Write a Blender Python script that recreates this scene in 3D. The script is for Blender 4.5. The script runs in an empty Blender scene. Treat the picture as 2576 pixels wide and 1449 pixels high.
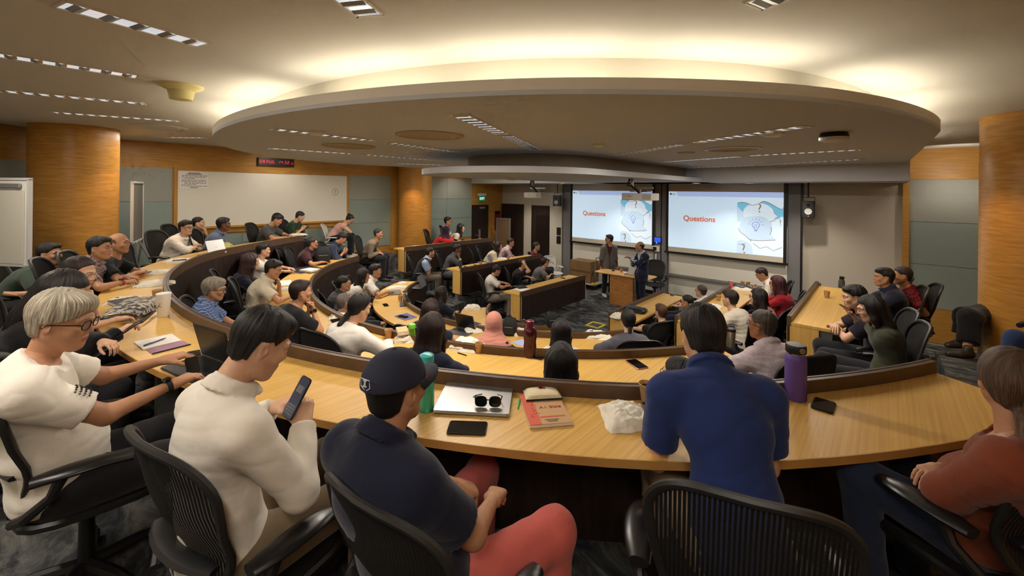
import bpy, bmesh, math, random
import numpy as np
from mathutils import Vector, Matrix, Euler
PI = math.pi
rnd = random.Random(7)
scene = bpy.context.scene
COL = scene.collection

# ------------------------------------------------------------------ camera model (photo taken as 2576 x 1449)
FPX, CX, HY, ROLL, CAMZ = 1045.0, 1288.0, 480.0, math.radians(0.6), 3.0
CAM = np.array([0, 0, CAMZ])
_r = np.array([math.cos(ROLL), 0, math.sin(ROLL)])
_u = np.array([-math.sin(ROLL), 0, math.cos(ROLL)])
_f = np.array([0, 1.0, 0])
def ray(px, py): return _f + (px-CX)/FPX*_r - (py-HY)/FPX*_u
def UZ(px, py, z):
    d = ray(px, py); t = (z-CAMZ)/d[2]; return CAM + t*d
def UY(px, py, Y):
    return CAM + ray(px, py)*Y
# room frame: origin C, u towards the front wall, v to the right along it
C0 = np.array([1.0, 8.27]); UU = np.array([.67, .742]); UU /= np.linalg.norm(UU); VV = np.array([UU[1], -UU[0]])
def R2W(u, v, z=0.0):
    p = C0 + u*UU + v*VV; return np.array([p[0], p[1], z])
def W2R(p):
    q = np.array(p[:2]) - C0; return float(q@UU), float(q@VV)
def UVp(px, py, v):
    d = ray(px, py); t = (v - (CAM[:2]-C0)@VV)/(d[:2]@VV); return CAM + t*d
def UUp(px, py, u):
    d = ray(px, py); t = (u - (CAM[:2]-C0)@UU)/(d[:2]@UU); return CAM + t*d
ROOM_ROT = math.atan2(UU[1], UU[0])            # local x = u , local y = -v
TIER = [0.0, .39, .78, 1.2]
DESK_H, RAIL_H = .74, .81

# ------------------------------------------------------------------ materials
MATS = {}
def lin(c):
    return tuple(((x/255)/12.92 if x/255 <= .04045 else ((x/255+.055)/1.055)**2.4) for x in c)
def mat(name, col, rough=.6, metal=0.0, spec=.5, emis=None, es=0.0, trans=0.0, alpha=1.0, coat=0.0, bump=None, noise=None, sheen=0.0):
    """col = sRGB 0-255. bump=(scale,strength); noise=(scale,amount) tints the colour."""
    if name in MATS: return MATS[name]
    m = bpy.data.materials.new(name); m.use_nodes = True
    nt = m.node_tree; b = nt.nodes['Principled BSDF']; L = nt.links
    c = lin(col)
    b.inputs['Base Color'].default_value = (*c, 1); b.inputs['Roughness'].default_value = rough
    b.inputs['Metallic'].default_value = metal; b.inputs['Specular IOR Level'].default_value = spec
    b.inputs['Transmission Weight'].default_value = trans; b.inputs['Alpha'].default_value = alpha
    b.inputs['Coat Weight'].default_value = coat
    if sheen: b.inputs['Sheen Weight'].default_value = sheen
    if emis is not None:
        b.inputs['Emission Color'].default_value = (*lin(emis), 1); b.inputs['Emission Strength'].default_value = es
    if bump or noise:
        tc = nt.nodes.new('ShaderNodeTexCoord')
    if noise:
        n = nt.nodes.new('ShaderNodeTexNoise'); n.inputs['Scale'].default_value = noise[0]; n.inputs['Detail'].default_value = 3
        L.new(tc.outputs['Object'], n.inputs['Vector'])
        mr = nt.nodes.new('ShaderNodeMapRange'); mr.inputs[1].default_value = .3; mr.inputs[2].default_value = .7
        mr.inputs[3].default_value = 1-noise[1]; mr.inputs[4].default_value = 1+noise[1]
        L.new(n.outputs[0], mr.inputs[0])
        mx = nt.nodes.new('ShaderNodeVectorMath'); mx.operation = 'SCALE'; mx.inputs[0].default_value = c
        L.new(mr.outputs[0], mx.inputs['Scale']); L.new(mx.outputs[0], b.inputs['Base Color'])
    if bump:
        n2 = nt.nodes.new('ShaderNodeTexNoise'); n2.inputs['Scale'].default_value = bump[0]; n2.inputs['Detail'].default_value = 4
        L.new(tc.outputs['Object'], n2.inputs['Vector'])
        bp = nt.nodes.new('ShaderNodeBump'); bp.inputs['Strength'].default_value = bump[1]; bp.inputs['Distance'].default_value = .02
        L.new(n2.outputs[0], bp.inputs['Height']); L.new(bp.outputs[0], b.inputs['Normal'])
    MATS[name] = m; return m
def ramp_mat(name, stops, vec_scale, rot=0.0, nscale=1.0, detail=6, rough=.45, bump=.0, distort=0.0, spec=.4, coord='Object', stripes=None):
    """noise stretched by vec_scale drives a colour ramp"""
    if name in MATS: return MATS[name]
    m = bpy.data.materials.new(name); m.use_nodes = True
    nt = m.node_tree; b = nt.nodes['Principled BSDF']; L = nt.links
    tc = nt.nodes.new('ShaderNodeTexCoord'); mp = nt.nodes.new('ShaderNodeMapping'); mp.vector_type = 'TEXTURE'
    mp.inputs['Rotation'].default_value = (0, 0, rot); mp.inputs['Scale'].default_value = tuple(1/s for s in vec_scale)
    L.new(tc.outputs[coord], mp.inputs['Vector'])
    n = nt.nodes.new('ShaderNodeTexNoise'); n.inputs['Scale'].default_value = nscale; n.inputs['Detail'].default_value = detail
    n.inputs['Distortion'].default_value = distort
    L.new(mp.outputs[0], n.inputs['Vector'])
    cr = nt.nodes.new('ShaderNodeValToRGB'); e = cr.color_ramp.elements
    while len(e) < len(stops): e.new(.5)
    for k, (p, c) in enumerate(stops): e[k].position = p; e[k].color = (*lin(c), 1)
    L.new(n.outputs[0], cr.inputs[0]); L.new(cr.outputs[0], b.inputs['Base Color'])
    b.inputs['Roughness'].default_value = rough; b.inputs['Specular IOR Level'].default_value = spec
    if bump:
        bp = nt.nodes.new('ShaderNodeBump'); bp.inputs['Strength'].default_value = bump; bp.inputs['Distance'].default_value = .01
        L.new(n.outputs[0], bp.inputs['Height']); L.new(bp.outputs[0], b.inputs['Normal'])
    MATS[name] = m; return m

# ------------------------------------------------------------------ mesh helpers
class MB:
    """collects verts/faces for ONE mesh object (optionally several material slots)"""
    def __init__(s): s.v = []; s.f = []; s.m = []
    def add(s, verts, faces, mi=0):
        o = len(s.v); s.v.extend([tuple(map(float, p)) for p in verts]); s.f.extend([tuple(o+i for i in f) for f in faces]); s.m.extend([mi]*len(faces)); return s
    def box(s, c, d, rz=0.0, mi=0, M=None):
        x, y, z = d[0]/2, d[1]/2, d[2]/2
        P = [(-x,-y,-z),(x,-y,-z),(x,y,-z),(-x,y,-z),(-x,-y,z),(x,-y,z),(x,y,z),(-x,y,z)]
        ca, sa = math.cos(rz), math.sin(rz)
        if M is None: P = [(c[0]+p[0]*ca-p[1]*sa, c[1]+p[0]*sa+p[1]*ca, c[2]+p[2]) for p in P]
        else: P = [tuple(M @ Vector((c[0]+p[0], c[1]+p[1], c[2]+p[2]))) for p in P]
        return s.add(P, [(0,3,2,1),(4,5,6,7),(0,1,5,4),(1,2,6,5),(2,3,7,6),(3,0,4,7)], mi)
    def rbox(s, c, d, r, rz=0.0, mi=0, n=3, M=None):
        """box with rounded vertical corners (radius r) and a small top/bottom chamfer"""
        hx, hy = d[0]/2, d[1]/2; r = min(r, hx*.99, hy*.99); ch = min(r*.35, d[2]*.3)
        def ring(inset, z):
            out = []
            for (sx, sy, a0) in ((1,1,0),(-1,1,PI/2),(-1,-1,PI),(1,-1,1.5*PI)):
                for k in range(n+1):
                    a = a0+k*PI/2/n; out.append((sx*(hx-r)+(r-inset)*math.cos(a), sy*(hy-r)+(r-inset)*math.sin(a), z))
            return out
        rings = [ring(ch, -d[2]/2), ring(0, -d[2]/2+ch), ring(0, d[2]/2-ch), ring(ch, d[2]/2)]
        N = len(rings[0]); P = [p for q in rings for p in q]
        F = [(i*N+k, i*N+(k+1) % N, (i+1)*N+(k+1) % N, (i+1)*N+k) for i in range(3) for k in range(N)]
        F.append(tuple(reversed(range(N)))); F.append(tuple(3*N+k for k in range(N)))
        ca, sa = math.cos(rz), math.sin(rz)
        if M is None: P = [(c[0]+p[0]*ca-p[1]*sa, c[1]+p[0]*sa+p[1]*ca, c[2]+p[2]) for p in P]
        else: P = [tuple(M @ Vector((c[0]+p[0], c[1]+p[1], c[2]+p[2]))) for p in P]
        return s.add(P, F, mi)
    def tube(s, pts, r, n=8, mi=0, cap=True, closed=False, flat=1.0):
        pts = [Vector(p) for p in pts]; N = len(pts); rr = r if isinstance(r, (list, tuple)) else [r]*N
        P = []; up = None
        for i, p in enumerate(pts):
            a = pts[(i-1) % N] if (closed or i > 0) else p; b = pts[(i+1) % N] if (closed or i < N-1) else p
            t = (b-a).normalized()
            if up is None:
                up = Vector((0,0,1)) if abs(t.z) < .9 else Vector((1,0,0))
            x = up - t*up.dot(t)
            x = x.normalized() if x.length > 1e-6 else t.orthogonal().normalized()
            up = x; y = t.cross(x)
            for k in range(n):
                an = 2*PI*k/n; P.append(p + x*math.cos(an)*rr[i]*flat + y*math.sin(an)*rr[i])
        F = []
        for i in range(N if closed else N-1):
            for k in range(n):
                j = (i+1) % N; F.append((i*n+k, i*n+(k+1) % n, j*n+(k+1) % n, j*n+k))
        if cap and not closed:
            F.append(tuple(reversed(range(n)))); F.append(tuple((N-1)*n+k for k in range(n)))
        return s.add(P, F, mi)
    def lathe(s, prof, c=(0,0,0), n=24, mi=0, cap=True):
        P = []; F = []
        for (r, z) in prof:
            for k in range(n): P.append((c[0]+r*math.cos(2*PI*k/n), c[1]+r*math.sin(2*PI*k/n), c[2]+z))
        for i in range(len(prof)-1):
            for k in range(n): F.append((i*n+k, i*n+(k+1) % n, (i+1)*n+(k+1) % n, (i+1)*n+k))
        if cap:
            F.append(tuple(reversed(range(n)))); F.append(tuple((len(prof)-1)*n+k for k in range(n)))
        return s.add(P, F, mi)
    def prism(s, poly, z0, z1, mi=0):
        n = len(poly); P = [(p[0], p[1], z0) for p in poly] + [(p[0], p[1], z1) for p in poly]
        a = sum(poly[i][0]*poly[(i+1) % n][1]-poly[(i+1) % n][0]*poly[i][1] for i in range(n))
        F = [(i, (i+1) % n, n+(i+1) % n, n+i) for i in range(n)] + [tuple(reversed(range(n))), tuple(n+i for i in range(n))]
        if a < 0: F = [tuple(reversed(f)) for f in F]
        return s.add(P, F, mi)
    def sweep(s, secs, closed_sec=True, caps=True, mi=0):
        """secs: list of equal-length point rings"""
        n = len(secs[0]); P = [p for q in secs for p in q]; F = []
        for i in range(len(secs)-1):
            for k in range(n if closed_sec else n-1): F.append((i*n+k, i*n+(k+1) % n, (i+1)*n+(k+1) % n, (i+1)*n+k))
        if caps and closed_sec:
            F.append(tuple(reversed(range(n)))); F.append(tuple((len(secs)-1)*n+k for k in range(n)))
        return s.add(P, F, mi)
    def build(s, name, mats, parent=None, smooth=True, loc=None, rot=None, fixn=True):
        me = bpy.data.meshes.new(name); me.from_pydata(s.v, [], s.f)
        ms = mats if isinstance(mats, (list, tuple)) else [mats]
        for m in ms: me.materials.append(m)
        if len(ms) > 1: me.polygons.foreach_set('material_index', s.m)
        if fixn:
            bm = bmesh.new(); bm.from_mesh(me); bmesh.ops.recalc_face_normals(bm, faces=bm.faces); bm.to_mesh(me); bm.free()
        if smooth:
            me.polygons.foreach_set('use_smooth', [True]*len(me.polygons))
            me.set_sharp_from_angle(angle=math.radians(38))
        me.update()
        return link(name, me, parent, loc, rot)
def link(name, data, parent=None, loc=None, rot=None):
    o = bpy.data.objects.new(name, data); COL.objects.link(o)
    if parent is not None: o.parent = parent
    if loc is not None: o.location = tuple(loc)
    if rot is not None: o.rotation_euler = rot
    return o
USED_LABELS = {}
def tag(o, label=None, cat=None, group=None, kind=None):
    if label:
        n = len(label.split()); assert 4 <= n <= 16, (n, label)
        o['label'] = label
    if cat: o['category'] = cat
    if group: o['group'] = group
    if kind: o['kind'] = kind
    return o
def thing(name, label, cat, loc=(0,0,0), rz=0.0, group=None):
    o = link(name, None, None, loc, (0, 0, rz)); o.empty_display_size = .1
    return tag(o, label, cat, group)
def struct(o): o['kind'] = 'structure'; return o
def copy_tree(o, parent=None):
    c = o.copy(); COL.objects.link(c)
    if parent is not None: c.parent = parent
    for ch in list(o.children): copy_tree(ch, c)
    return c
def text_mesh(txt, size, depth=.001, align='CENTER', bold=0.0):
    cu = bpy.data.curves.new('lettering', 'FONT'); cu.body = txt; cu.size = size; cu.extrude = depth; cu.align_x = align; cu.align_y = 'CENTER'; cu.offset = bold
    o = bpy.data.objects.new('lettering', cu); COL.objects.link(o)
    dg = bpy.context.evaluated_depsgraph_get(); me = bpy.data.meshes.new_from_object(o.evaluated_get(dg))
    bpy.data.objects.remove(o); bpy.data.curves.remove(cu); me.materials.clear()
    return me
def text(name, txt, size, m, parent, loc, rot, depth=.001, align='CENTER', bold=0.0):
    me = text_mesh(txt, size, depth, align, bold); me.materials.append(m)
    return link(name, me, parent, loc, rot)
def v3(p): return Vector((float(p[0]), float(p[1]), float(p[2])))
# ------------------------------------------------------------------ shared materials
OAK = ramp_mat('oak_worktop', [(.28,(200,154,78)),(.5,(214,171,92)),(.72,(224,184,106))], (.55,46,1), rot=ROOM_ROT, nscale=1.6, rough=.38, bump=.03, spec=.35)
OAKEDGE = mat('oak_edge', (186,138,72), .5, noise=(9,.12))
WOODW = ramp_mat('wall_veneer', [(.3,(170,121,53)),(.5,(184,135,62)),(.7,(197,147,73))], (2.2,2.2,40), nscale=1.5, rough=.42, bump=.03, spec=.3)
WOODC = ramp_mat('column_veneer', [(.3,(168,117,48)),(.5,(183,131,58)),(.7,(196,144,70))], (3.5,3.5,34), nscale=1.4, rough=.38, bump=.03, spec=.35)
DARKP = ramp_mat('wenge_panel', [(.35,(40,31,27)),(.65,(56,43,37))], (8,8,1.2), nscale=3, rough=.55, spec=.25)
RAILM = mat('walnut_rail', (86,64,46), .42, noise=(14,.18))
RAILG = mat('rail_groove', (38,27,20), .6)
CEILM = mat('ceiling_paint', (214,208,196), .92, spec=.1, bump=(60,.05))
CLOUDM = mat('cloud_paint', (208,213,220), .92, spec=.1, bump=(60,.05))
LIPM = mat('lip_lit_paint', (240,236,226), .9, spec=.1)  # lighter than the cloud: ambient light on the lip put into its colour
PLAST = mat('plaster_wall', (194,185,168), .9, spec=.1, bump=(70,.06))
FAB1 = mat('grey_fabric_panel', (158,160,150), .95, spec=.05, bump=(260,.25), noise=(120,.06))
FAB2 = mat('green_grey_fabric_panel', (146,160,152), .95, spec=.05, bump=(260,.25), noise=(120,.06))
STEEL = mat('grey_steel', (150,150,150), .4, metal=.6)
GREYP = mat('grey_laminate', (120,119,120), .6)
BLACKP = mat('black_plastic', (20,20,21), .45)
BLACKG = mat('black_gloss', (10,10,12), .12)
WHITEP = mat('white_plastic', (226,224,216), .45)
DOORM = ramp_mat('dark_door', [(.35,(36,26,22)),(.65,(52,38,32))], (7,7,1), nscale=3, rough=.5, spec=.3)
CHROME = mat('chrome', (200,200,200), .2, metal=1)
WHITEB = mat('whiteboard_enamel', (226,222,208), .35, spec=.4)

def carpet_mat():
    m = bpy.data.materials.new('patterned_carpet'); m.use_nodes = True; nt = m.node_tree; L = nt.links; b = nt.nodes['Principled BSDF']
    tc = nt.nodes.new('ShaderNodeTexCoord'); mp = nt.nodes.new('ShaderNodeMapping'); mp.vector_type = 'TEXTURE'
    mp.inputs['Rotation'].default_value = (0,0,ROOM_ROT); mp.inputs['Scale'].default_value = (.42,1,1); L.new(tc.outputs['Object'], mp.inputs[0])
    n1 = nt.nodes.new('ShaderNodeTexNoise'); n1.inputs['Scale'].default_value = 3.2; n1.inputs['Detail'].default_value = 7; n1.inputs['Roughness'].default_value = .68; n1.inputs['Distortion'].default_value = .6
    L.new(mp.outputs[0], n1.inputs['Vector'])
    cr = nt.nodes.new('ShaderNodeValToRGB'); e = cr.color_ramp.elements
    while len(e) < 4: e.new(.5)
    for k, (p, c) in enumerate([(.34,(44,45,48)),(.47,(70,72,74)),(.55,(98,99,97)),(.68,(132,130,122))]): e[k].position = p; e[k].color = (*lin(c),1)
    L.new(n1.outputs[0], cr.inputs[0]); L.new(cr.outputs[0], b.inputs['Base Color']); b.inputs['Roughness'].default_value = 1; b.inputs['Specular IOR Level'].default_value = .05
    n2 = nt.nodes.new('ShaderNodeTexNoise'); n2.inputs['Scale'].default_value = 300; bp = nt.nodes.new('ShaderNodeBump'); bp.inputs['Strength'].default_value = .4; bp.inputs['Distance'].default_value = .01
    L.new(tc.outputs['Object'], n2.inputs['Vector']); L.new(n2.outputs[0], bp.inputs['Height']); L.new(bp.outputs[0], b.inputs['Normal'])
    return m
CARPET = carpet_mat()

# ------------------------------------------------------------------ arcs
def Rint(th, tab):
    a = [t[0] for t in tab]; r = [t[1] for t in tab]; return float(np.interp(th, a, r))
def arc_pt(R, th):
    t = math.radians(th); return (-R*math.cos(t), R*math.sin(t))           # (u,v)
RT4 = [(-53.3,5.41),(-45.4,5.53),(-28.5,5.93),(-15,6.02),(0,6.05),(20,6.1),(40,6.13),(57,5.95)]
RT3 = [(-55,4.25),(-40,4.4),(-20,4.48),(5,4.62),(27,4.64),(40,4.56),(55,4.42)]
RT2 = [(-52,2.73),(-40,2.92),(-20,3.08),(0,3.1),(25,3.02),(47,2.92),(53,2.86)]
RT1 = [(-39,1.40),(-20,1.6),(0,1.64),(20,1.62),(39,1.44)]
def smooth_tab(tab, n):
    a0, a1 = tab[0][0], tab[-1][0]; th = np.linspace(a0, a1, n); r = np.array([Rint(t, tab) for t in th])
    for _ in range(6):
        q = r.copy(); q[1:-1] = .25*r[:-2]+.5*r[1:-1]+.25*r[2:]; r = q
    return list(zip(th, r))
ARC = {k: smooth_tab(t, n) for k, t, n in ((4,RT4,72),(3,RT3,60),(2,RT2,48),(1,RT1,30))}
WING = {3: (3.95, -1.0, 2.1, -1.1, 1.5), 2: (2.5, -.45, 2.56, -.67, 2.4), 1: (1.05, 0.0, 2.6, 0.0, 2.4)}  # v, uL0,uL1, uR0,uR1
# ------------------------------------------------------------------ floors
def poly_floor(name, poly_uv, z0, z1):
    mb = MB(); mb.prism([tuple(R2W(u, v)[:2]) for u, v in poly_uv], z0, z1); return struct(mb.build(name, CARPET, smooth=False))
VW = 6.42; UF = 5.06
poly_floor('floor', [(-10,-VW-.3),(6,-VW-.3),(6,VW+.3),(-10,VW+.3)], -.2, 0.0)
def tier_poly(k, arck, uL, uR, vk):
    inner = []
    if k < 3:
        inner += [(uL[1], -vk), (uL[0], -vk)]
    inner += [arc_pt(R+.0, th) for th, R in ARC[arck]]
    if k < 3:
        inner += [(uR[0], vk), (uR[1], vk)]
    return inner
for k, arck in ((1,2),(2,3),(3,4)):
    if k < 3:
        vk, a, b, c, d = WING[k+1]; inner = tier_poly(k, arck, (a-.05, b+.1), (c-.05, d+.1), vk)
        if k == 1: outer = [(d+.1, 5.2), (-1, 6.2), (-6.5, 3), (-6.5,-3), (-1,-6.2), (b+.1,-5.0)]
        else: outer = [(d+.1, 5.25), (-.2, 5.25), (-1, 6.2), (-6.5, 3), (-6.5,-3), (-1,-6.3), (b+.1,-VW-.1), ]
    else:
        inner = [(-.35,-VW-.1), (-.35,-5.3), (-1.6,-5.3)] + tier_poly(3, 4, None, None, 0) + [(-1.6,5.25), (-.1,5.25), (-.1,VW+.1)]
        outer = [(-10,VW+.1), (-10,-VW-.1)]
    poly_floor('floor', inner+outer, TIER[k-1]-.02, TIER[k])
for i in range(6):                                                        # stair down along the right wall
    poly_floor('floor', [(-.2,5.25),(-.1+.52*(i+1),5.25),(-.1+.52*(i+1),VW+.1),(-.2,VW+.1)], .0, 1.2-.2*(i+1)+.02*(5-i))
for i in range(2):
    poly_floor('floor', [(-.4,-VW-.1),(-.35+.3*(i+1),-VW-.1),(-.35+.3*(i+1),-5.3),(-.4,-5.3)], .5, 1.2-.14*(i+1))

# ------------------------------------------------------------------ walls (built as vertical slabs between room-plane points)
def slab(name, a, b, z0, z1, t, m, off=0.0, parent=None):
    """vertical board from (u,v) a to b, thickness t growing to the room side by off"""
    p, q = R2W(*a)[:2], R2W(*b)[:2]; d = q-p; L = np.linalg.norm(d); d /= L; n = np.array([-d[1], d[0]])
    mb = MB(); o0, o1 = off, off+t
    mb.prism([tuple(p+n*o0), tuple(q+n*o0), tuple(q+n*o1), tuple(p+n*o1)], z0, z1)
    return mb.build(name, m, parent, smooth=False)
ZC = 3.93
# left wall: going from front to back so that the normal side (+90deg) is into the room
struct(slab('wall_left', (5.2,-VW), (-6.2,-VW), 0, ZC, .15, WOODW, -.15))
struct(slab('wall_left', (-6.0,-VW), (-9.5,-3.0), 0, ZC, .15, WOODW, -.15))
struct(slab('wall_back', (-9.3,-4.0), (-9.3, VW), 0, ZC, .15, PLAST, -.15))
struct(slab('wall_right', (-10,VW), (5.2,VW), 0, ZC, .15, WOODW, -.15))
struct(slab('wall_front', (UF,VW+.2), (UF,-VW-.2), 0, ZC, .15, PLAST, -.15))
n_trim = [0]
def trim(a, b, z0, z1, t, m, off=0.0):
    n_trim[0] += 1; return struct(slab('trim_%d' % n_trim[0], a, b, z0, z1, t, m, off))
def fabric_run(side, segs, zs, mats):
    for (a, b) in segs:
        L = math.dist(a, b); n = max(1, round(L/1.25))
        for i in range(n):
            p = tuple(a[k]+(b[k]-a[k])*i/n for k in (0,1)); q = tuple(a[k]+(b[k]-a[k])*(i+1)/n for k in (0,1))
            dd = np.array([q[0]-p[0], q[1]-p[1]]); dd /= np.linalg.norm(dd)
            p2 = (p[0]+dd[0]*.004, p[1]+dd[1]*.004); q2 = (q[0]-dd[0]*.004, q[1]-dd[1]*.004)
            for j in range(len(zs)-1):
                o = slab('acoustic_panel', p2, q2, zs[j]+.004, zs[j+1]-.004, .025, mats[j])
                o.name = 'wall_%s_panel' % side; struct(o)
fabric_run('left', [((3.42,-VW),(1.1,-VW)), ((.1,-VW),(-1.25,-VW)), ((-5.1,-VW),(-6.0,-VW))], [1.32,2.02,2.7,3.4], [FAB2,FAB2,FAB1])
fabric_run('left', [((-1.25,-VW),(-5.1,-VW))], [1.32,1.95], [FAB2])
fabric_run('left', [((-6.0,-VW),(-9.3,-3.2))], [1.32,2.02,2.7,3.4], [FAB2,FAB2,FAB1])
fabric_run('front', [((UF,VW),(UF,5.14))], [.74,1.6,2.46,3.32], [FAB2,FAB2,FAB1])
trim((UF,VW), (UF,5.14), .05, .74, .02, WOODW); trim((UF,VW), (UF,5.14), 3.32, ZC, .02, WOODW)
trim((UF,5.14), (UF,5.04), 0, 3.6, .12, WOODW)
trim((1.1,-VW), (.1,-VW), 1.2, 3.93, .03, WOODW)
# baseboard at the foot of the front wall
o = slab('baseboard_front', (UF,5.0), (UF,-VW), 0, .1, .015, DARKP); struct(o)
# ------------------------------------------------------------------ ceiling
mb = MB(); mb.prism([tuple(R2W(u, v)[:2]) for u, v in [(-10,-VW-.3),(6,-VW-.3),(6,VW+.3),(-10,VW+.3)]], ZC, ZC+.1); struct(mb.build('ceiling', CEILM, smooth=False))
# the floating oval cloud: plate + lip + set-back drum
RTC = [(-77,4.5),(-60,5.1),(-37,5.52),(-24,5.6),(0,5.7),(20,5.82),(33,5.85),(50,5.75),(65,5.5),(74.5,5.35)]
arcC = smooth_tab(RTC, 90)
ZD = 3.58
outl = [(4.0,-4.55),(2.5,-4.5),(1.0,-4.45)] + [arc_pt(R, th) for th, R in arcC] + [(1.0,5.12),(2.5,5.08),(4.0,5.05)]
def inset(pts, d):
    out = []
    for i, p in enumerate(pts):
        a = np.array(pts[max(0, i-1)]); b = np.array(pts[min(len(pts)-1, i+1)]); t = b-a; t /= np.linalg.norm(t); n = np.array([-t[1], t[0]])
        out.append((p[0]+(-n[0])*-d if False else p[0]+n[0]*d, p[1]+n[1]*d))
    return out
def oriented_inset(pts, d):
    q = inset(pts, d); c = np.mean(pts, 0)
    if sum(math.dist(x, c) for x in q) > sum(math.dist(x, c) for x in pts): q = inset(pts, -d)
    return q
i1 = oriented_inset(outl, .045); i2 = oriented_inset(outl, .42)
W2 = lambda p, z: tuple(R2W(p[0], p[1], z))
mb = MB(); mb.prism([tuple(R2W(u, v)[:2]) for u, v in outl], ZD, ZD+.03); struct(mb.build('ceiling_cloud', CLOUDM, smooth=False))
mb = MB(); mb.sweep([[W2(a, ZD+.0005), W2(a, ZD+.10), W2(b, ZD+.10), W2(b, ZD+.0005)] for a, b in zip(oriented_inset(outl, .001), i1)]); struct(mb.build('ceiling_cloud_lip', LIPM))
mb = MB(); mb.sweep([[W2(a, ZD+.02), W2(a, ZC), W2(b, ZC), W2(b, ZD+.02)] for a, b in zip(i2, oriented_inset(outl, .5))]); struct(mb.build('ceiling_cloud_drum', mat('drum_paint', (206,199,182), .9, spec=.1)))
# cove light tubes on the ledge
COVE = mat('cove_tube_glow', (255,232,190), .5, emis=(255,244,222), es=19)
cl = [W2(p, ZD+.055) for p in oriented_inset(outl, .2)]
def resample(P, step):
    P = [np.array(p) for p in P]; out = [P[0]]; acc = 0.0
    for a_, b_ in zip(P[:-1], P[1:]):
        L = np.linalg.norm(b_-a_); t = step-acc
        while t < L: out.append(a_+(b_-a_)*t/L); t += step
        acc = L-(t-step)
    return out
rs = resample(cl, .15); ncv = 0; i = 2
while i < len(rs)-9:
    n_ = 8; pts = rs[i:i+n_+1]; l0 = pts[len(pts)//2]
    root = thing('cove_light', 'glowing cove batten on the oval ceiling ledge', 'light', l0, group='cove battens hidden on the oval ledge')
    m2 = MB(); m2.tube([tuple(p-l0) for p in pts[::2]], .022, 6); m2.build('tube', COVE, root)
    m2 = MB(); m2.tube([tuple(p-l0-np.array([0,0,.022])) for p in pts[::2]], .02, 4, flat=.4); m2.build('batten', WHITEP, root); ncv += 1
    i += n_+(3 if ncv % 3 == 0 else 1)
# lowered tongue over the pit + front soffit
ZS = 3.25
tong = [(5.0,-1.6),(-1.4,-1.6)] + [(-1.4-1.6*math.sin(a), -1.6*math.cos(a)) for a in np.linspace(0, PI, 40)[1:-1]] + [(-1.4,1.6),(5.0,1.6)]
mb = MB(); mb.prism([tuple(R2W(u, v)[:2]) for u, v in tong], ZS, ZS+.09); struct(mb.build('ceiling_tongue', CLOUDM, smooth=False))
ti = [(5.0,-1.2),(-.9,-1.2)] + [(-.9-1.2*math.sin(a), -1.2*math.cos(a)) for a in np.linspace(0, PI, 40)[1:-1]] + [(-.9,1.2),(5.0,1.2)]
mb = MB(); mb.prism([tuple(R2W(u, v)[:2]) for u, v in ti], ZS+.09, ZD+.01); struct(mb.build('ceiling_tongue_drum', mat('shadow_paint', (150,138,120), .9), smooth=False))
mb = MB(); mb.prism([tuple(R2W(u, v)[:2]) for u, v in [(3.4,-VW),(UF,-VW),(UF,5.1),(3.4,5.1)]], ZS, ZC+.02); struct(mb.build('ceiling_soffit', CLOUDM, smooth=False))

# ------------------------------------------------------------------ columns
def column(px_l, z0, uv, r, label):
    mb = MB(); mb.lathe([(r, z0), (r, ZC)], n=64, cap=False); o = mb.build('column', WOODC, loc=R2W(*uv)); o['kind'] = 'structure'; return o
column(0, 1.2, (-6.56,-4.74), .51, ''); column(0, .5, (.63,-5.9), .5, ''); column(0, .5, (.66,6.12), .5, '')
# ------------------------------------------------------------------ doors
def door(n, a, b, z0, z1, louver=False, frame=True):
    p, q = R2W(*a), R2W(*b); L = math.dist(a, b); mid = (p+q)/2; ang = math.atan2(q[1]-p[1], q[0]-p[0])
    root = link('door_%d' % n, None, None, (mid[0], mid[1], z0), (0,0,ang)); root['kind'] = 'structure'
    H = z1-z0
    MB().box((0,.03,H/2), (L-.1,.05,H-.06)).build('door_leaf', DOORM, root, smooth=False)
    m2 = MB()
    for sx in (-1,1): m2.box((sx*(L/2-.03),.03,H/2), (.06,.09,H))
    m2.box((0,.03,H-.03), (L-.12,.088,.06)); m2.build('door_frame', DOORM, root, smooth=False)
    if louver:
        m2 = MB()
        for i in range(34): m2.box((0,.062,H*.3+i*.042), (L*.62,.03,.012), M=None)
        m2.build('louver', DARKP, root, smooth=False)
    m2 = MB(); m2.tube([(L*.33,.06,1.0),(L*.33,.1,1.0),(L*.22,.1,1.0)], .01); m2.lathe([(.025,0),(.025,.01)], (L*.33,.06,1.0)); m2.build('door_handle', STEEL, root)
    return root
door(1, (UF,-5.3), (UF,-6.4), 0, 2.5); door(2, (UF,-3.86), (UF,-4.88), 0, 2.48, True)
d3 = door(3, (4.2,-VW+.02), (3.44,-VW+.02), .36, 2.47)
MB().box((.06,.062,1.0), (.1,.02,.42)).build('push_plate', STEEL, d3, smooth=False)
MB().rbox((-.05,.09,2.0), (.26,.06,.07), .02).build('door_closer', STEEL, d3)

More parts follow.
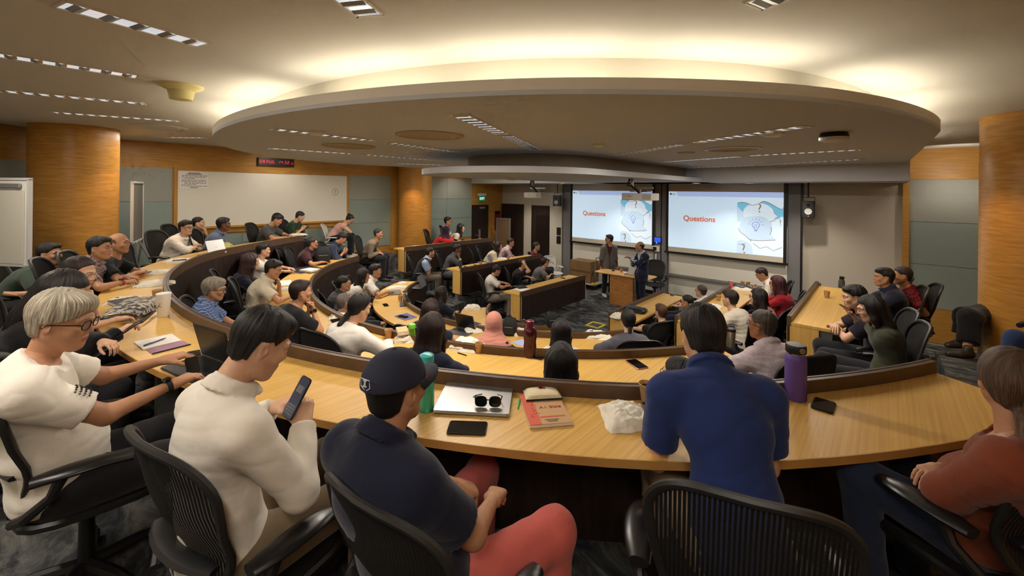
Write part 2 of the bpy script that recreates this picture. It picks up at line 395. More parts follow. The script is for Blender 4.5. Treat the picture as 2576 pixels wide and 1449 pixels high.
# ------------------------------------------------------------------ desks
def desk_mesh(path, zf, z_low, label, wing=False, name='curved_desk', cat='desk', leg_at=(), depth=.52, panel_drop=None, ends=(True,True)):
    """path: list of ((u,v),(nu,nv)) - rail line with outward normals"""
    P = [R2W(*p) for p, n in path]; Nn = [R2W(*(p[0]+n[0], p[1]+n[1]))-R2W(*p) for p, n in path]
    o0 = P[len(P)//2].copy(); o0[2] = zf
    root = thing(name, label, cat, o0)
    def pt(i, r, z): q = P[i]+Nn[i]*r; return (q[0]-o0[0], q[1]-o0[1], z-o0[2])
    K = range(len(P)); zt = zf+DESK_H
    def sw(r0, r1, z0, z1, nm, m, ins=0): 
        ks = list(K); mb = MB(); mb.sweep([[pt(i,r0,z0),pt(i,r0,z1),pt(i,r1,z1),pt(i,r1,z0)] for i in ks]); return mb.build(nm, m, root)
    wt = sw(.04, depth, zt-.032, zt, 'worktop', [OAK])
    e = sw(depth, depth+.006, zt-.034, zt+.0005, 'edge_band', OAKEDGE)
    rl = sw(0, .045, zf+RAIL_H-.11, zf+RAIL_H, 'rail', RAILM)
    rc = MB(); rc.sweep([[pt(i,.012,zf+RAIL_H),pt(i,.012,zf+RAIL_H+.002),pt(i,.018,zf+RAIL_H+.002),pt(i,.018,zf+RAIL_H)] for i in K]); rc.build('groove', RAILG, rl)
    zl = z_low if panel_drop is None else panel_drop
    sw(.004, .03, zl, zf+RAIL_H-.11, 'modesty_panel', DARKP)
    for k, i in enumerate((0, len(P)-1)):
        if not ends[k]: continue
        pw = .30 if wing else depth-.1
        a = np.array(pt(i,.0,0)); b = np.array(pt(i,pw,0)); d = b-a; L = np.linalg.norm(d); d /= L; ang = math.atan2(d[1], d[0])
        inw = (P[1]-P[0]) if k == 0 else (P[-2]-P[-1]); inw = inw/np.linalg.norm(inw)
        c = (a+b)/2+inw*.012; zb = zf+.12 if not wing else zf+.19
        MB().box((c[0],c[1],(zb+zt-.034)/2-o0[2]), (L-.0 if wing else L-.06,.022,zt-.034-zb), ang).build('end_panel', OAK, root, smooth=False)
        lc = np.array(pt(i,.20 if not (wing and panel_drop < zf+.15) else .36,0))+inw*.06
        MB().box((lc[0],lc[1],(zf+zt-.04)/2-o0[2]), (.11,.05,zt-.04-zf), ang).build('leg', STEEL, root, smooth=False)
    for i in leg_at:
        q = pt(i, .25, 0); MB().box((q[0],q[1],(zf+zt-.034)/2-o0[2]), (.06,.12,zt-.034-zf), math.atan2(Nn[i][1],Nn[i][0])+PI/2).build('leg', STEEL, root, smooth=False)
    return root
for k, lab, legs in ((4,'long curved oak desk nearest the camera, sweeping round to the whiteboard wall',(10,24,40,52,62)),(3,'second curved oak desk from the back, with maroon bottle on it',(8,20,32,44,52)),(2,'curved oak desk on second step, with green bottle owner behind it',(8,18,30,40)),(1,'small innermost curved oak desk beside the carpeted pit',(10,20))):
    path = [(arc_pt(R, th), (-math.cos(math.radians(th)), math.sin(math.radians(th)))) for th, R in ARC[k]]
    if k == 2: lab = 'third curved oak desk from the back, behind which the pink hijab sits'
    desk_mesh(path, TIER[k-1], TIER[max(0,k-2)], lab, leg_at=legs, ends=(k != 4, True))
def wing_desk(k, side, label):
    vk, a, b, c, d = WING[k]; u0, u1 = (a, b) if side < 0 else (c, d)
    path = [((u, side*vk), (0, side)) for u in np.linspace(u0, u1, 8)]
    zf = TIER[k-1]
    return desk_mesh(path, zf, 0, label, wing=True, name='straight_desk', panel_drop=zf+.19 if side < 0 else zf+.1, leg_at=(4,))
wing_desk(1,-1,'straight oak desk on the pit floor with dark panel facing the lectern')
wing_desk(2,-1,'straight desk on middle left step with blue water bottle on its corner')
wing_desk(3,-1,'topmost straight desk in front of the round wooden column')
wing_desk(1,1,'lowest straight desk right of the pit, black shoulder bag on it')
wing_desk(2,1,'middle straight desk on the right with pink tumbler at far end')
wing_desk(3,1,'topmost straight desk on the right with clear grey bottle at far end')
# ------------------------------------------------------------------ signed-distance sculpting + surface nets
class Field:
    def __init__(s, lo, hi, h):
        s.lo = np.array(lo, float); s.h = h; s.n = np.maximum(4, np.ceil((np.array(hi)-s.lo)/h).astype(int)+1)
        s.D = np.full(s.n, 1.0, np.float32); s.ax = [(s.lo[i]+h*np.arange(s.n[i])).astype(np.float32) for i in range(3)]
    def sub(s, lo, hi):
        a = np.clip(np.floor((np.array(lo)-s.lo)/s.h).astype(int), 0, s.n-1); b = np.clip(np.ceil((np.array(hi)-s.lo)/s.h).astype(int)+1, 1, s.n)
        if (b <= a).any(): return None
        sl = tuple(slice(a[i], b[i]) for i in range(3))
        return sl, s.ax[0][sl[0]][:,None,None], s.ax[1][sl[1]][None,:,None], s.ax[2][sl[2]][None,None,:]
    def merge(s, sl, d, k, sub=False):
        cur = s.D[sl]
        if sub:
            d = -d; h = np.maximum(k-np.abs(cur-d), 0)/max(k, 1e-6); s.D[sl] = np.maximum(cur, d)+h*h*k*.25
        else:
            h = np.maximum(k-np.abs(cur-d), 0)/max(k, 1e-6); s.D[sl] = np.minimum(cur, d)-h*h*k*.25
    def cone(s, a, b, ra, rb, k=.02, sub=False, cutb=None, cuta=None, grow=0.0, flat=None):
        a = np.array(a, np.float32); b = np.array(b, np.float32); ra += grow; rb += grow; m = max(ra, rb)+k+3*s.h
        q = s.sub(np.minimum(a,b)-m, np.maximum(a,b)+m)
        if q is None: return
        sl, X, Y, Z = q; ba = b-a; L2 = float(ba@ba)+1e-9
        px, py, pz = X-a[0], Y-a[1], Z-a[2]
        t0 = (px*ba[0]+py*ba[1]+pz*ba[2])/L2; t = np.clip(t0, 0, 1)
        d = np.sqrt((px-t*ba[0])**2+(py-t*ba[1])**2+(pz-t*ba[2])**2)-(ra+(rb-ra)*t)
        L = math.sqrt(L2)
        if cutb is not None: d = np.maximum(d, (t0-1)*L-cutb)
        if cuta is not None: d = np.maximum(d, -t0*L-cuta)
        s.merge(sl, d, k, sub)
    def ell(s, c, r, R=None, k=.02, sub=False, grow=0.0, clip=None):
        c = np.array(c, np.float32); r = np.array(r, np.float32)+grow; m = float(max(r))+k+3*s.h
        q = s.sub(c-m, c+m)
        if q is None: return
        sl, X, Y, Z = q; x, y, z = X-c[0], Y-c[1], Z-c[2]
        if R is not None:
            x, y, z = (R[0][0]*x+R[1][0]*y+R[2][0]*z, R[0][1]*x+R[1][1]*y+R[2][1]*z, R[0][2]*x+R[1][2]*y+R[2][2]*z)
        k0 = np.sqrt((x/r[0])**2+(y/r[1])**2+(z/r[2])**2); k1 = np.sqrt((x/r[0]**2)**2+(y/r[1]**2)**2+(z/r[2]**2)**2)+1e-9
        d = k0*(k0-1)/k1
        if clip is not None: d = np.maximum(d, clip(X, Y, Z))
        s.merge(sl, d, k, sub)
    def cut(s, fn): s.D = np.maximum(s.D, fn(s.ax[0][:,None,None], s.ax[1][None,:,None], s.ax[2][None,None,:])).astype(np.float32)
    def mesh(s):
        D = s.D.copy(); D[0]=D[-1]=1; D[:,0]=D[:,-1]=1; D[:,:,0]=D[:,:,-1]=1
        nx, ny, nz = D.shape; S = D < 0
        def cor(i,j,k): return (slice(i,nx-1+i), slice(j,ny-1+j), slice(k,nz-1+k))
        cnt = np.zeros((nx-1,ny-1,nz-1), np.int8)
        for i in (0,1):
            for j in (0,1):
                for k in (0,1): cnt += S[cor(i,j,k)]
        act = (cnt > 0) & (cnt < 8); I = np.argwhere(act)
        if len(I) == 0: return np.zeros((0,3)), np.zeros((0,4), int)
        idx = np.full(act.shape, -1, np.int32); idx[act] = np.arange(len(I))
        acc = np.zeros((len(I),3), np.float32); num = np.zeros(len(I), np.float32)
        c = {(i,j,k): D[I[:,0]+i, I[:,1]+j, I[:,2]+k] for i in (0,1) for j in (0,1) for k in (0,1)}
        for ax in range(3):
            for p in (0,1):
                for q in (0,1):
                    e0 = [0,0,0]; o = [x for x in range(3) if x != ax]; e0[o[0]] = p; e0[o[1]] = q; e1 = list(e0); e1[ax] = 1
                    d0, d1 = c[tuple(e0)], c[tuple(e1)]; m = (d0 < 0) != (d1 < 0)
                    t = np.where(m, d0/(d0-d1+1e-12), 0); w = m.astype(np.float32)
                    for x in range(3): acc[:,x] += w*((t if x == ax else e0[x]))
                    num += w
        V = s.lo + (I + acc/np.maximum(num,1)[:,None])*s.h
        F = []
        for ax in range(3):
            o = [x for x in range(3) if x != ax]
            A = [slice(1,-1)]*3; A[ax] = slice(0,-1); B = list(A); B[ax] = slice(1,None)
            sa, sb = S[tuple(A)], S[tuple(B)]; E = np.argwhere(sa != sb)
            if len(E) == 0: continue
            base = E.copy(); base[:,o[0]] += 1; base[:,o[1]] += 1
            def g(p, q):
                z = base.copy(); z[:,o[0]] -= p; z[:,o[1]] -= q; return idx[z[:,0],z[:,1],z[:,2]]
            Q = np.stack([g(0,0),g(1,0),g(1,1),g(0,1)],1); fl = sa[tuple(E.T)]
            if ax == 1: fl = ~fl
            Q[~fl] = Q[~fl][:,::-1]; F.append(Q)
        return V, np.concatenate(F)[:, ::-1]

def relax(V, F, it=2, w=.5):
    n = len(V)
    for _ in range(it):
        S = np.zeros((n,3)); C = np.zeros(n)
        for a, b in ((0,1),(1,2),(2,3),(3,0)):
            np.add.at(S, F[:,a], V[F[:,b]]); np.add.at(S, F[:,b], V[F[:,a]]); np.add.at(C, F[:,a], 1); np.add.at(C, F[:,b], 1)
        V = V*(1-w)+w*S/np.maximum(C,1)[:,None]
    return V
def vnormals(V, F):
    n = np.cross(V[F[:,2]]-V[F[:,0]], V[F[:,3]]-V[F[:,1]]); N = np.zeros_like(V)
    for i in range(4): np.add.at(N, F[:,i], n)
    return N/(np.linalg.norm(N,axis=1,keepdims=True)+1e-9)
def np_mesh(name, V, F, mats, mi=None):
    me = bpy.data.meshes.new(name); n, f = len(V), len(F)
    me.vertices.add(n); me.vertices.foreach_set('co', np.asarray(V, np.float32).ravel())
    me.loops.add(f*4); me.loops.foreach_set('vertex_index', np.asarray(F, np.int32).ravel())
    me.polygons.add(f); me.polygons.foreach_set('loop_start', np.arange(0, f*4, 4, dtype=np.int32))
    try: me.polygons.foreach_set('loop_total', np.full(f, 4, np.int32))
    except Exception: pass
    for m in mats: me.materials.append(m)
    if mi is not None: me.polygons.foreach_set('material_index', np.asarray(mi, np.int32))
    me.polygons.foreach_set('use_smooth', np.ones(f, bool)); me.update(calc_edges=True); me.validate(); return me
def wob(P, f, seed, n=5):
    r = np.random.RandomState(seed); o = np.zeros(len(P))
    for _ in range(n):
        k = r.normal(size=3)*f; o += np.sin(P@k+r.uniform(0,6.3)+1.3*np.sin(P@(r.normal(size=3)*f*.5)+r.uniform(0,6.3)))
    return o/n

# ------------------------------------------------------------------ canonical heads, hair, hands  (x forward, y left, z up; head origin near ear level)
def head_field(h, fem=False, wide=1.0):
    s = Field((-.15,-.13,-.21), (.16,.13,.17), h); w = wide; j = .93 if fem else 1.0
    s.cone((-.022,0,-.04), (-.045,0,-.20), .056*j, .058*j, .03)
    s.ell((-.016,0,.032), (.098,.077*w,.090), k=.03)
    s.ell((.022,0,-.04), (.066,.060*w*j,.080), k=.04)
    s.ell((.068*j,0,-.098), (.02,.024,.02), k=.03)
    for y in (-1,1):
        s.cone((-.005,y*.058*w,-.045), (.06,y*.02,-.10), .017, .014, .03)
        s.ell((.062,y*.038,-.022), (.026,.026,.026), k=.02)
        s.cone((.075,y*.044,.024), (.09,y*.008,.026), .011, .012, .014)
    for y in (-1,1): s.ell((.096,y*.033,.005), (.02,.017,.012), k=.012, sub=True)
    for y in (-1,1): s.ell((.077,y*.032,.006), (.0135,.0135,.0135), k=.004)
    s.cone((.088,0,.010), (.1045,0,-.026), .008, .0095, .012)
    for y in (-1,1): s.ell((.095,y*.011,-.031), (.011,.007,.007), k=.008)
    s.ell((.074,0,-.062), (.018,.030,.024), k=.02); s.ell((.0885,0,-.0600), (.007,.023,.0046), k=.006); s.ell((.0870,0,-.0695), (.007,.020,.0052), k=.006)
    s.ell((.097,0,-.0652), (.006,.017,.0012), k=.003, sub=True)
    for y in (-1,1):
        a = .35*y; R = np.array([[math.cos(a),-math.sin(a),0],[math.sin(a),math.cos(a),0],[0,0,1]])
        s.ell((-.012,y*.079*w,-.004), (.019,.008,.032), R=R, k=.008); s.ell((-.006,y*.088*w,.0), (.010,.008,.018), k=.006, sub=True)
    return s
def head_mesh(h, fem=False):
    fld = head_field(h, fem); V, F = fld.mesh(); V = relax(V, F, 1, .35)
    C = V[F].mean(1); mi = np.zeros(len(F), int)
    for y in (-1,1):
        d = np.linalg.norm(C-np.array([.078,y*.032,.006]), axis=1); e = (d < .0150) & (C[:,0] > .0835) & (np.abs(C[:,2]-.005) < .0050); mi[e] = 1
        mi[e & (np.hypot(C[:,1]-y*.032, C[:,2]-.006) < .0070)] = 2
    l = (C[:,0] > .084) & (np.abs(C[:,1]) < .0215) & (C[:,2] < -.0562) & (C[:,2] > -.0755); mi[l] = 3
    Vx, Fx, o = [V], [F], len(V); nb = 0
    def surf_x(y, z):
        iy = int(round((y-fld.lo[1])/fld.h)); iz = int(round((z-fld.lo[2])/fld.h)); col = fld.D[:,iy,iz]; k = np.where(col < 0)[0]
        k = k[-1]; t = col[k]/(col[k]-col[k+1]); return fld.lo[0]+(k+t)*fld.h
    for y in (-1,1):                                            # eyebrows follow the brow ridge
        ring = []
        for t in np.linspace(0,1,9):
            yy = .013+.037*t; zz = .0275+.0055*math.sin(PI*(.15+.75*t)); r = (.0036 if not fem else .0024)*math.sin(PI*(.22+.70*t))**.6; x = surf_x(y*yy, zz)
            ring.append([(x+.0012+.0016*math.cos(q), y*yy, zz+r*math.sin(q)) for q in np.linspace(0,2*PI,6,endpoint=False)])
        P = np.array(ring).reshape(-1,3); Q = [(o+i*6+k, o+i*6+(k+1)%6, o+(i+1)*6+(k+1)%6, o+(i+1)*6+k) for i in range(8) for k in range(6)]
        Q = np.array(Q); Q = Q if y < 0 else Q[:,::-1]; Vx.append(P); Fx.append(Q); o += len(P); nb += len(Q)
    return np.concatenate(Vx), np.concatenate(Fx), np.concatenate([mi, np.full(nb, 2)])
FACE_CUT_X = [-.12,-.07,-.03,.0,.025,.05,.075,.12]
def shell(s, grow, top=0.0, w=1.0):
    s.ell((-.018,0,.032+top*.5), (.099+grow,.078*w+grow,.091+grow+top), k=.01)
def hair_mesh(style, h, seed=0):
    s = Field((-.30,-.27,-.62) if style in ('long','hijab','longwave','bob') else (-.22,-.14,-.36 if style in ('ponytail','lowpony') else -.16), (.18,.27 if style in ('long','hijab','longwave','bob') else .14,.19), h)
    low = lambda ys: (lambda X,Y,Z: np.interp(X[:,0,0], FACE_CUT_X, ys).astype(np.float32)[:,None,None]-Z)
    if style in ('short','spiky','crew','sidepart','grey','thick'):
        top, vol = {'short':(.012,.0),'spiky':(.018,.004),'crew':(.004,.0),'sidepart':(.017,.003),'grey':(.018,.010),'thick':(.020,.007)}[style]
        shell(s, .0045+vol*.5); s.ell((-.02,0,.058), (.098+vol,.077+vol,.066+top), k=.02)
        if style in ('sidepart','thick','spiky','grey'): s.ell((.05,.012 if style != 'grey' else 0,.098), (.042,.055,.024), k=.03)
        if style == 'grey': s.ell((.062,0,.07), (.032,.06,.034), k=.02)
        s.ell((-.05,0,-.03), (.052,.066+vol*.5,.055), k=.02)
        XS = [-.12,-.07,-.045,-.032,.008,.022,.05,.075,.12]; f = {'grey':.046,'thick':.062}.get(style,.074)
        ys = [-.064,-.064,-.050,.026 if vol < .01 else .008,.030 if vol < .01 else .012,.012,.052 if style != 'grey' else .03,f,.09]
        s.cut(lambda X,Y,Z: np.interp(X[:,0,0], XS, ys).astype(np.float32)[:,None,None]-Z+.004*np.sin(95*Y+60*X+seed)+.003*np.sin(210*Y-130*X))
    elif style == 'balding':
        shell(s, .006); s.ell((-.05,0,-.03), (.05,.062,.06), k=.02)
        s.cut(low([-.085,-.083,-.06,-.012,.02,.05,.07,.08])); s.cut(lambda X,Y,Z: Z-.058+0*X+np.maximum(X-.0,0)*2.2-np.minimum(0,Y*0))
    elif style == 'thin':
        shell(s, .006); s.ell((-.05,0,-.03), (.05,.062,.06), k=.02); s.cut(low([-.085,-.083,-.06,-.012,.03,.075,.1,.12]))
    elif style in ('ponytail','lowpony','bun'):
        shell(s, .012, .003); s.ell((-.05,0,-.03), (.052,.064,.055), k=.02); s.cut(low([-.08,-.075,-.05,-.02,.035,.068,.088,.1]))
        if style == 'ponytail':
            s.ell((-.125,0,.012), (.025,.02,.02), k=.02); s.cone((-.135,0,.005), (-.155,0,-.09), .024, .034, .02); s.cone((-.155,0,-.09), (-.14,0,-.2), .034, .012, .02)
        elif style == 'lowpony':
            s.ell((-.105,0,-.075), (.022,.022,.022), k=.02); s.cone((-.112,0,-.085), (-.135,0,-.17), .022, .032, .02); s.cone((-.135,0,-.17), (-.135,.005,-.27), .032, .008, .02)
        else: s.ell((-.1,0,.095), (.042,.042,.038), k=.012)
    elif style in ('long','longwave','bob'):
        L = {'long':-.36,'longwave':-.40,'bob':-.20}[style]; gw = .02 if style == 'longwave' else 0
        shell(s, .017+gw*.3, .006)
        for y in (-1,0,1):
            s.cone((-.05,y*.052,.03), (-.085-.01*abs(y),y*.07,-.15), .058+gw, .048+gw, .04); s.cone((-.085-.01*abs(y),y*.07,-.15), (-.10,y*.075,L), .048+gw, .022+gw, .03)
        for y in (-1,1):
            s.cone((.0,y*.066,.05), (.01,y*.084,-.08), .034, .03, .03); s.cone((.01,y*.084,-.08), (-.02,y*.098,max(L,-.28)), .03, .016, .03)
        s.ell((.105,0,-.03), (.075,.056,.104), k=.02, sub=True); s.ell((.02,0,-.16), (.06,.045,.10), k=.02, sub=True)
        s.cut(lambda X,Y,Z: np.minimum(np.minimum(.066-Z, X-.055), 1)+0*Y)
    elif style == 'hijab':
        shell(s, .02, .006); s.ell((.01,0,-.05), (.082,.084,.1), k=.04); s.cone((-.03,0,-.06), (-.06,0,-.2), .085, .12, .06)
        s.ell((-.075,0,-.215), (.165,.225,.105), k=.09); s.ell((.01,0,-.25), (.12,.15,.09), k=.06); s.ell((-.09,0,-.33), (.14,.20,.14), k=.06)
        s.ell((.11,0,-.018), (.058,.058,.088), k=.016, sub=True)
    elif style == 'cap':
        s.ell((-.018,0,.035), (.113,.092,.098), k=.01); s.cut(lambda X,Y,Z: (.028+.0*X)-Z+0*Y)
    V, F = s.mesh(); V = relax(V, F, 2, .5); N = vnormals(V, F)
    if style not in ('cap','hijab'):
        ang = np.arctan2(V[:,1], V[:,0]+.045); amp = {'crew':.001,'thin':.001,'balding':.001,'spiky':.007,'grey':.0055,'thick':.004,'longwave':.005,'long':.003,'bob':.003}.get(style,.0025)
        rr = np.hypot(V[:,0]+.045, V[:,1]); q = np.stack([np.cos(ang), np.sin(ang), V[:,2]*.9], 1)*(.35+.65*np.clip(rr/.06,0,1))[:,None]
        V = V+N*(amp*(wob(q,7,seed)+.8*wob(q,17,seed+1)+.35*wob(q,40,seed+2)))[:,None]
        if style == 'longwave': V[:,1] += .012*np.sin(V[:,2]*34)*np.clip(-V[:,2]*4,0,1)
    if style == 'hijab': V = V+N*(.006*wob(V*np.array([.7,.8,1.6])+np.array([0,0,.5])*V[:,1:2],38,seed,4)*np.clip(.25-V[:,2]*6,0.15,1))[:,None]
    return V, F
def hand_mesh(h, curl, spread=.0, point=False, thumb=0.3):
    """right hand, palm down, wrist at origin, fingers +x, thumb +y"""
    s = Field((-.05,-.09,-.10), (.21,.12,.06), h)
    s.cone((-.04,0,0), (.01,0,0), .024, .025, .02)
    ys = (.029,.0095,-.010,-.028); Ls = ((.042,.026,.020),(.046,.029,.021),(.042,.027,.020),(.033,.020,.018)); rs = (.0092,.0095,.009,.008)
    for i in range(4):
        s.cone((.0,ys[i]*.55,-.001), (.084-.004*abs(i-1),ys[i],0), .017, .0125, .016)
    for i in range(4):
        p = np.array([.086-.004*abs(i-1)-(.004 if i == 3 else 0), ys[i], .0]); a = 0.0; sp = (1.5-i)*spread
        cu = curl*(.15 if (point and i == 0) else 1.0)
        for j in range(3):
            a += cu*(.85,1.15,.7)[j]; d = np.array([math.cos(a)*math.cos(sp), math.cos(a)*math.sin(sp), -math.sin(a)]); q = p+d*Ls[i][j]
            s.cone(p, q, rs[i]*(1-.07*j), rs[i]*(1-.07*(j+1)), .003); p = q
    b = np.array([.018,.024,-.006]); t = thumb
    m1 = b+np.array([.040*math.cos(t+.45), .040*math.sin(t+.45), -.010]); m2 = m1+np.array([.032*math.cos(t), .032*math.sin(t), -.012-.012*curl]); m3 = m2+np.array([.026*math.cos(t-.25), .026*math.sin(t-.25), -.006-.012*curl])
    s.cone(b, m1, .016, .0125, .016); s.cone(m1, m2, .0115, .0105, .004); s.cone(m2, m3, .0105, .0085, .004)
    V, F = s.mesh(); return relax(V, F, 1, .4), F
_HEAD, _HAIR, _HAND = {}, {}, {}
def get_head(h, fem):
    k = (h, fem)
    if k not in _HEAD: _HEAD[k] = head_mesh(h, fem)
    return _HEAD[k]
def get_hand(h, kind):
    k = (h, kind)
    if k not in _HAND:
        c = {'relax':(.45,.06,False,.35),'flat':(.12,.10,False,.6),'grip':(.85,.0,False,.15),'fist':(1.35,.0,False,.0),'point':(.9,.0,True,.2),'phone':(.7,.03,False,.25),'type':(.55,.08,False,.3)}[kind]
        _HAND[k] = hand_mesh(h, *c)
    return _HAND[k]
def get_hair(style, h, seed, m):
    k = (style, h, seed, m.name)
    if k not in _HAIR:
        k2 = (style, h, seed)
        if k2 not in _HAIR: _HAIR[k2] = hair_mesh(style, h, seed)
        V, F = _HAIR[k2]; _HAIR[k] = np_mesh('hair', V, F, [m])
    return _HAIR[k]
# ------------------------------------------------------------------ people
import zlib
def KS(k): return zlib.crc32(k.encode())
SKINS = {'fair':(206,162,132),'tan':(184,136,104),'brown':(142,98,70),'dark':(104,70,50)}
def skin_mat(k): return mat('skin_'+k, SKINS[k], .5, spec=.35, noise=(30,.06))
def cloth_mat(col, pat=None):
    nm = 'cloth_%d_%d_%d%s' % (*col, '_'+pat if pat else '')
    if nm in MATS: return MATS[nm]
    if pat is None:
        m = mat(nm, col, .9, spec=.12, bump=(20,.15), noise=(7,.06), sheen=.15); return m
    m = bpy.data.materials.new(nm); m.use_nodes = True; nt = m.node_tree; L = nt.links; b = nt.nodes['Principled BSDF']; b.inputs['Roughness'].default_value = .9; b.inputs['Specular IOR Level'].default_value = .1
    tc = nt.nodes.new('ShaderNodeTexCoord')
    def band(axis, sc, thr):
        w = nt.nodes.new('ShaderNodeTexWave'); w.bands_direction = axis; w.inputs['Scale'].default_value = sc; w.inputs['Distortion'].default_value = .6; L.new(tc.outputs['Object'], w.inputs['Vector'])
        t = nt.nodes.new('ShaderNodeMath'); t.operation = 'GREATER_THAN'; t.inputs[1].default_value = thr; L.new(w.outputs['Fac'], t.inputs[0]); return t
    mx = nt.nodes.new('ShaderNodeMix'); mx.data_type = 'RGBA'; mx.inputs[6].default_value = (*lin(col),1)
    if pat == 'check':
        a, c = band('Z',13,.86), band('Y',13,.86); s = nt.nodes.new('ShaderNodeMath'); s.operation = 'MAXIMUM'; L.new(a.outputs[0], s.inputs[0]); L.new(c.outputs[0], s.inputs[1])
        mx.inputs[7].default_value = (*lin(tuple(min(255,x+62) for x in col)),1); L.new(s.outputs[0], mx.inputs[0])
    elif pat in ('floral','dots'):
        v = nt.nodes.new('ShaderNodeTexVoronoi'); v.inputs['Scale'].default_value = 42 if pat == 'floral' else 90; L.new(tc.outputs['Object'], v.inputs['Vector'])
        t = nt.nodes.new('ShaderNodeMath'); t.operation = 'LESS_THAN'; t.inputs[1].default_value = .36 if pat == 'floral' else .26; L.new(v.outputs['Distance'], t.inputs[0]); L.new(t.outputs[0], mx.inputs[0])
        mx.inputs[7].default_value = (*lin(tuple(max(0,x-(78 if pat == 'floral' else 40)) for x in col)),1)
    L.new(mx.outputs[2], b.inputs['Base Color']); MATS[nm] = m; return m
def hair_mat(col):
    nm = 'hair_%d_%d_%d' % col
    if nm in MATS: return MATS[nm]
    hi = tuple(min(255, int(c*1.45+16)) for c in col); lo = tuple(int(c*.62) for c in col)
    m = bpy.data.materials.new(nm); m.use_nodes = True; nt = m.node_tree; L = nt.links; b = nt.nodes['Principled BSDF']
    N = lambda t: nt.nodes.new('ShaderNode'+t)
    tc = N('TexCoord'); sp = N('SeparateXYZ'); L.new(tc.outputs['Object'], sp.inputs[0])
    ad = N('Math'); ad.operation = 'ADD'; ad.inputs[1].default_value = .045; L.new(sp.outputs[0], ad.inputs[0])
    at = N('Math'); at.operation = 'ARCTAN2'; L.new(sp.outputs[1], at.inputs[0]); L.new(ad.outputs[0], at.inputs[1])
    s1 = N('Math'); s1.operation = 'MULTIPLY'; s1.inputs[1].default_value = 16; L.new(at.outputs[0], s1.inputs[0])
    s2 = N('Math'); s2.operation = 'MULTIPLY'; s2.inputs[1].default_value = 9; L.new(sp.outputs[2], s2.inputs[0])
    cb = N('CombineXYZ'); L.new(s1.outputs[0], cb.inputs[0]); L.new(s2.outputs[0], cb.inputs[1])
    nz = N('TexNoise'); nz.inputs['Scale'].default_value = 1.6; nz.inputs['Detail'].default_value = 5; nz.inputs['Roughness'].default_value = .62; L.new(cb.outputs[0], nz.inputs['Vector'])
    cr = N('ValToRGB'); e = cr.color_ramp.elements; e.new(.5)
    for k, (p, c) in enumerate([(.32,lo),(.52,col),(.74,hi)]): e[k].position = p; e[k].color = (*lin(c),1)
    L.new(nz.outputs[0], cr.inputs[0]); L.new(cr.outputs[0], b.inputs['Base Color'])
    b.inputs['Roughness'].default_value = .45; b.inputs['Specular IOR Level'].default_value = .4
    bp = N('Bump'); bp.inputs['Strength'].default_value = .5; bp.inputs['Distance'].default_value = .012; L.new(nz.outputs[0], bp.inputs['Height']); L.new(bp.outputs[0], b.inputs['Normal'])
    MATS[nm] = m; return m
EYEW = mat('eye_white', (214,206,198), .3); EYED = mat('eye_dark', (30,22,18), .25); LIPC = mat('lip_tint', (158,98,84), .5)
FRAMEM = mat('glasses_frame', (22,20,20), .3); LENSM = mat('glasses_lens', (230,235,235), .08, alpha=.12)
def rotm(ax, a):
    c, s = math.cos(a), math.sin(a)
    return np.array({'x':[[1,0,0],[0,c,-s],[0,s,c]],'y':[[c,0,s],[0,1,0],[-s,0,c]],'z':[[c,-s,0],[s,c,0],[0,0,1]]}[ax])
def ik(S, W, l1, l2, pole):
    d = W-S; D = np.linalg.norm(d)
    if D > (l1+l2)*.995: W = S+d/D*(l1+l2)*.995; d = W-S; D = np.linalg.norm(d)
    if D < abs(l1-l2)+.02: W = S+d/max(D,1e-6)*(abs(l1-l2)+.02); d = W-S; D = np.linalg.norm(d)
    d = d/D; a = (l1*l1-l2*l2+D*D)/(2*D); hgt = math.sqrt(max(l1*l1-a*a, 0)); p = pole-d*(pole@d); p = p/(np.linalg.norm(p)+1e-9)
    return S+d*a+p*hgt, W
def lean_off(dz, TL=.65):
    a = math.acos(max(.54, min(1, dz/TL))); return math.sin(a)*TL*.92
GLASS_CACHE = {}
def glasses(parent, M, m=None, dark=False):
    key = dark
    if key not in GLASS_CACHE:
        mb = MB()
        for y in (-1,1):
            ring = [(.1015-.006*abs(math.cos(a))*(1 if y*math.cos(a) > 0 else 0), y*.033+.024*math.copysign(abs(math.cos(a))**.7,math.cos(a)), .004+.018*math.copysign(abs(math.sin(a))**.7,math.sin(a))) for a in np.linspace(0,2*PI,20,endpoint=False)]
            mb.tube(ring, .0022, 6, closed=True); mb.tube([(.094,y*.058,.010),(.05,y*.078,.010),(-.01,y*.083,.006),(-.025,y*.082,-.012)], .0022, 6)
        mb.tube([(.103,-.01,.008),(.105,0,.010),(.103,.01,.008)], .002, 6)
        lm = MB()
        for y in (-1,1):
            ring = [(.1005, y*.033+.022*math.copysign(abs(math.cos(a))**.7,math.cos(a)), .004+.016*math.copysign(abs(math.sin(a))**.7,math.sin(a))) for a in np.linspace(0,2*PI,16,endpoint=False)]
            lm.add(ring, [tuple(range(16))])
        g = mb.build('glasses', FRAMEM, parent); l = lm.build('lens', LENSM, g, fixn=False); GLASS_CACHE[key] = (g.data, l.data)
    else:
        g = link('glasses', GLASS_CACHE[key][0], parent); l = link('lens', GLASS_CACHE[key][1], g)
    g.matrix_local = M
    return g
PEOPLE = {}
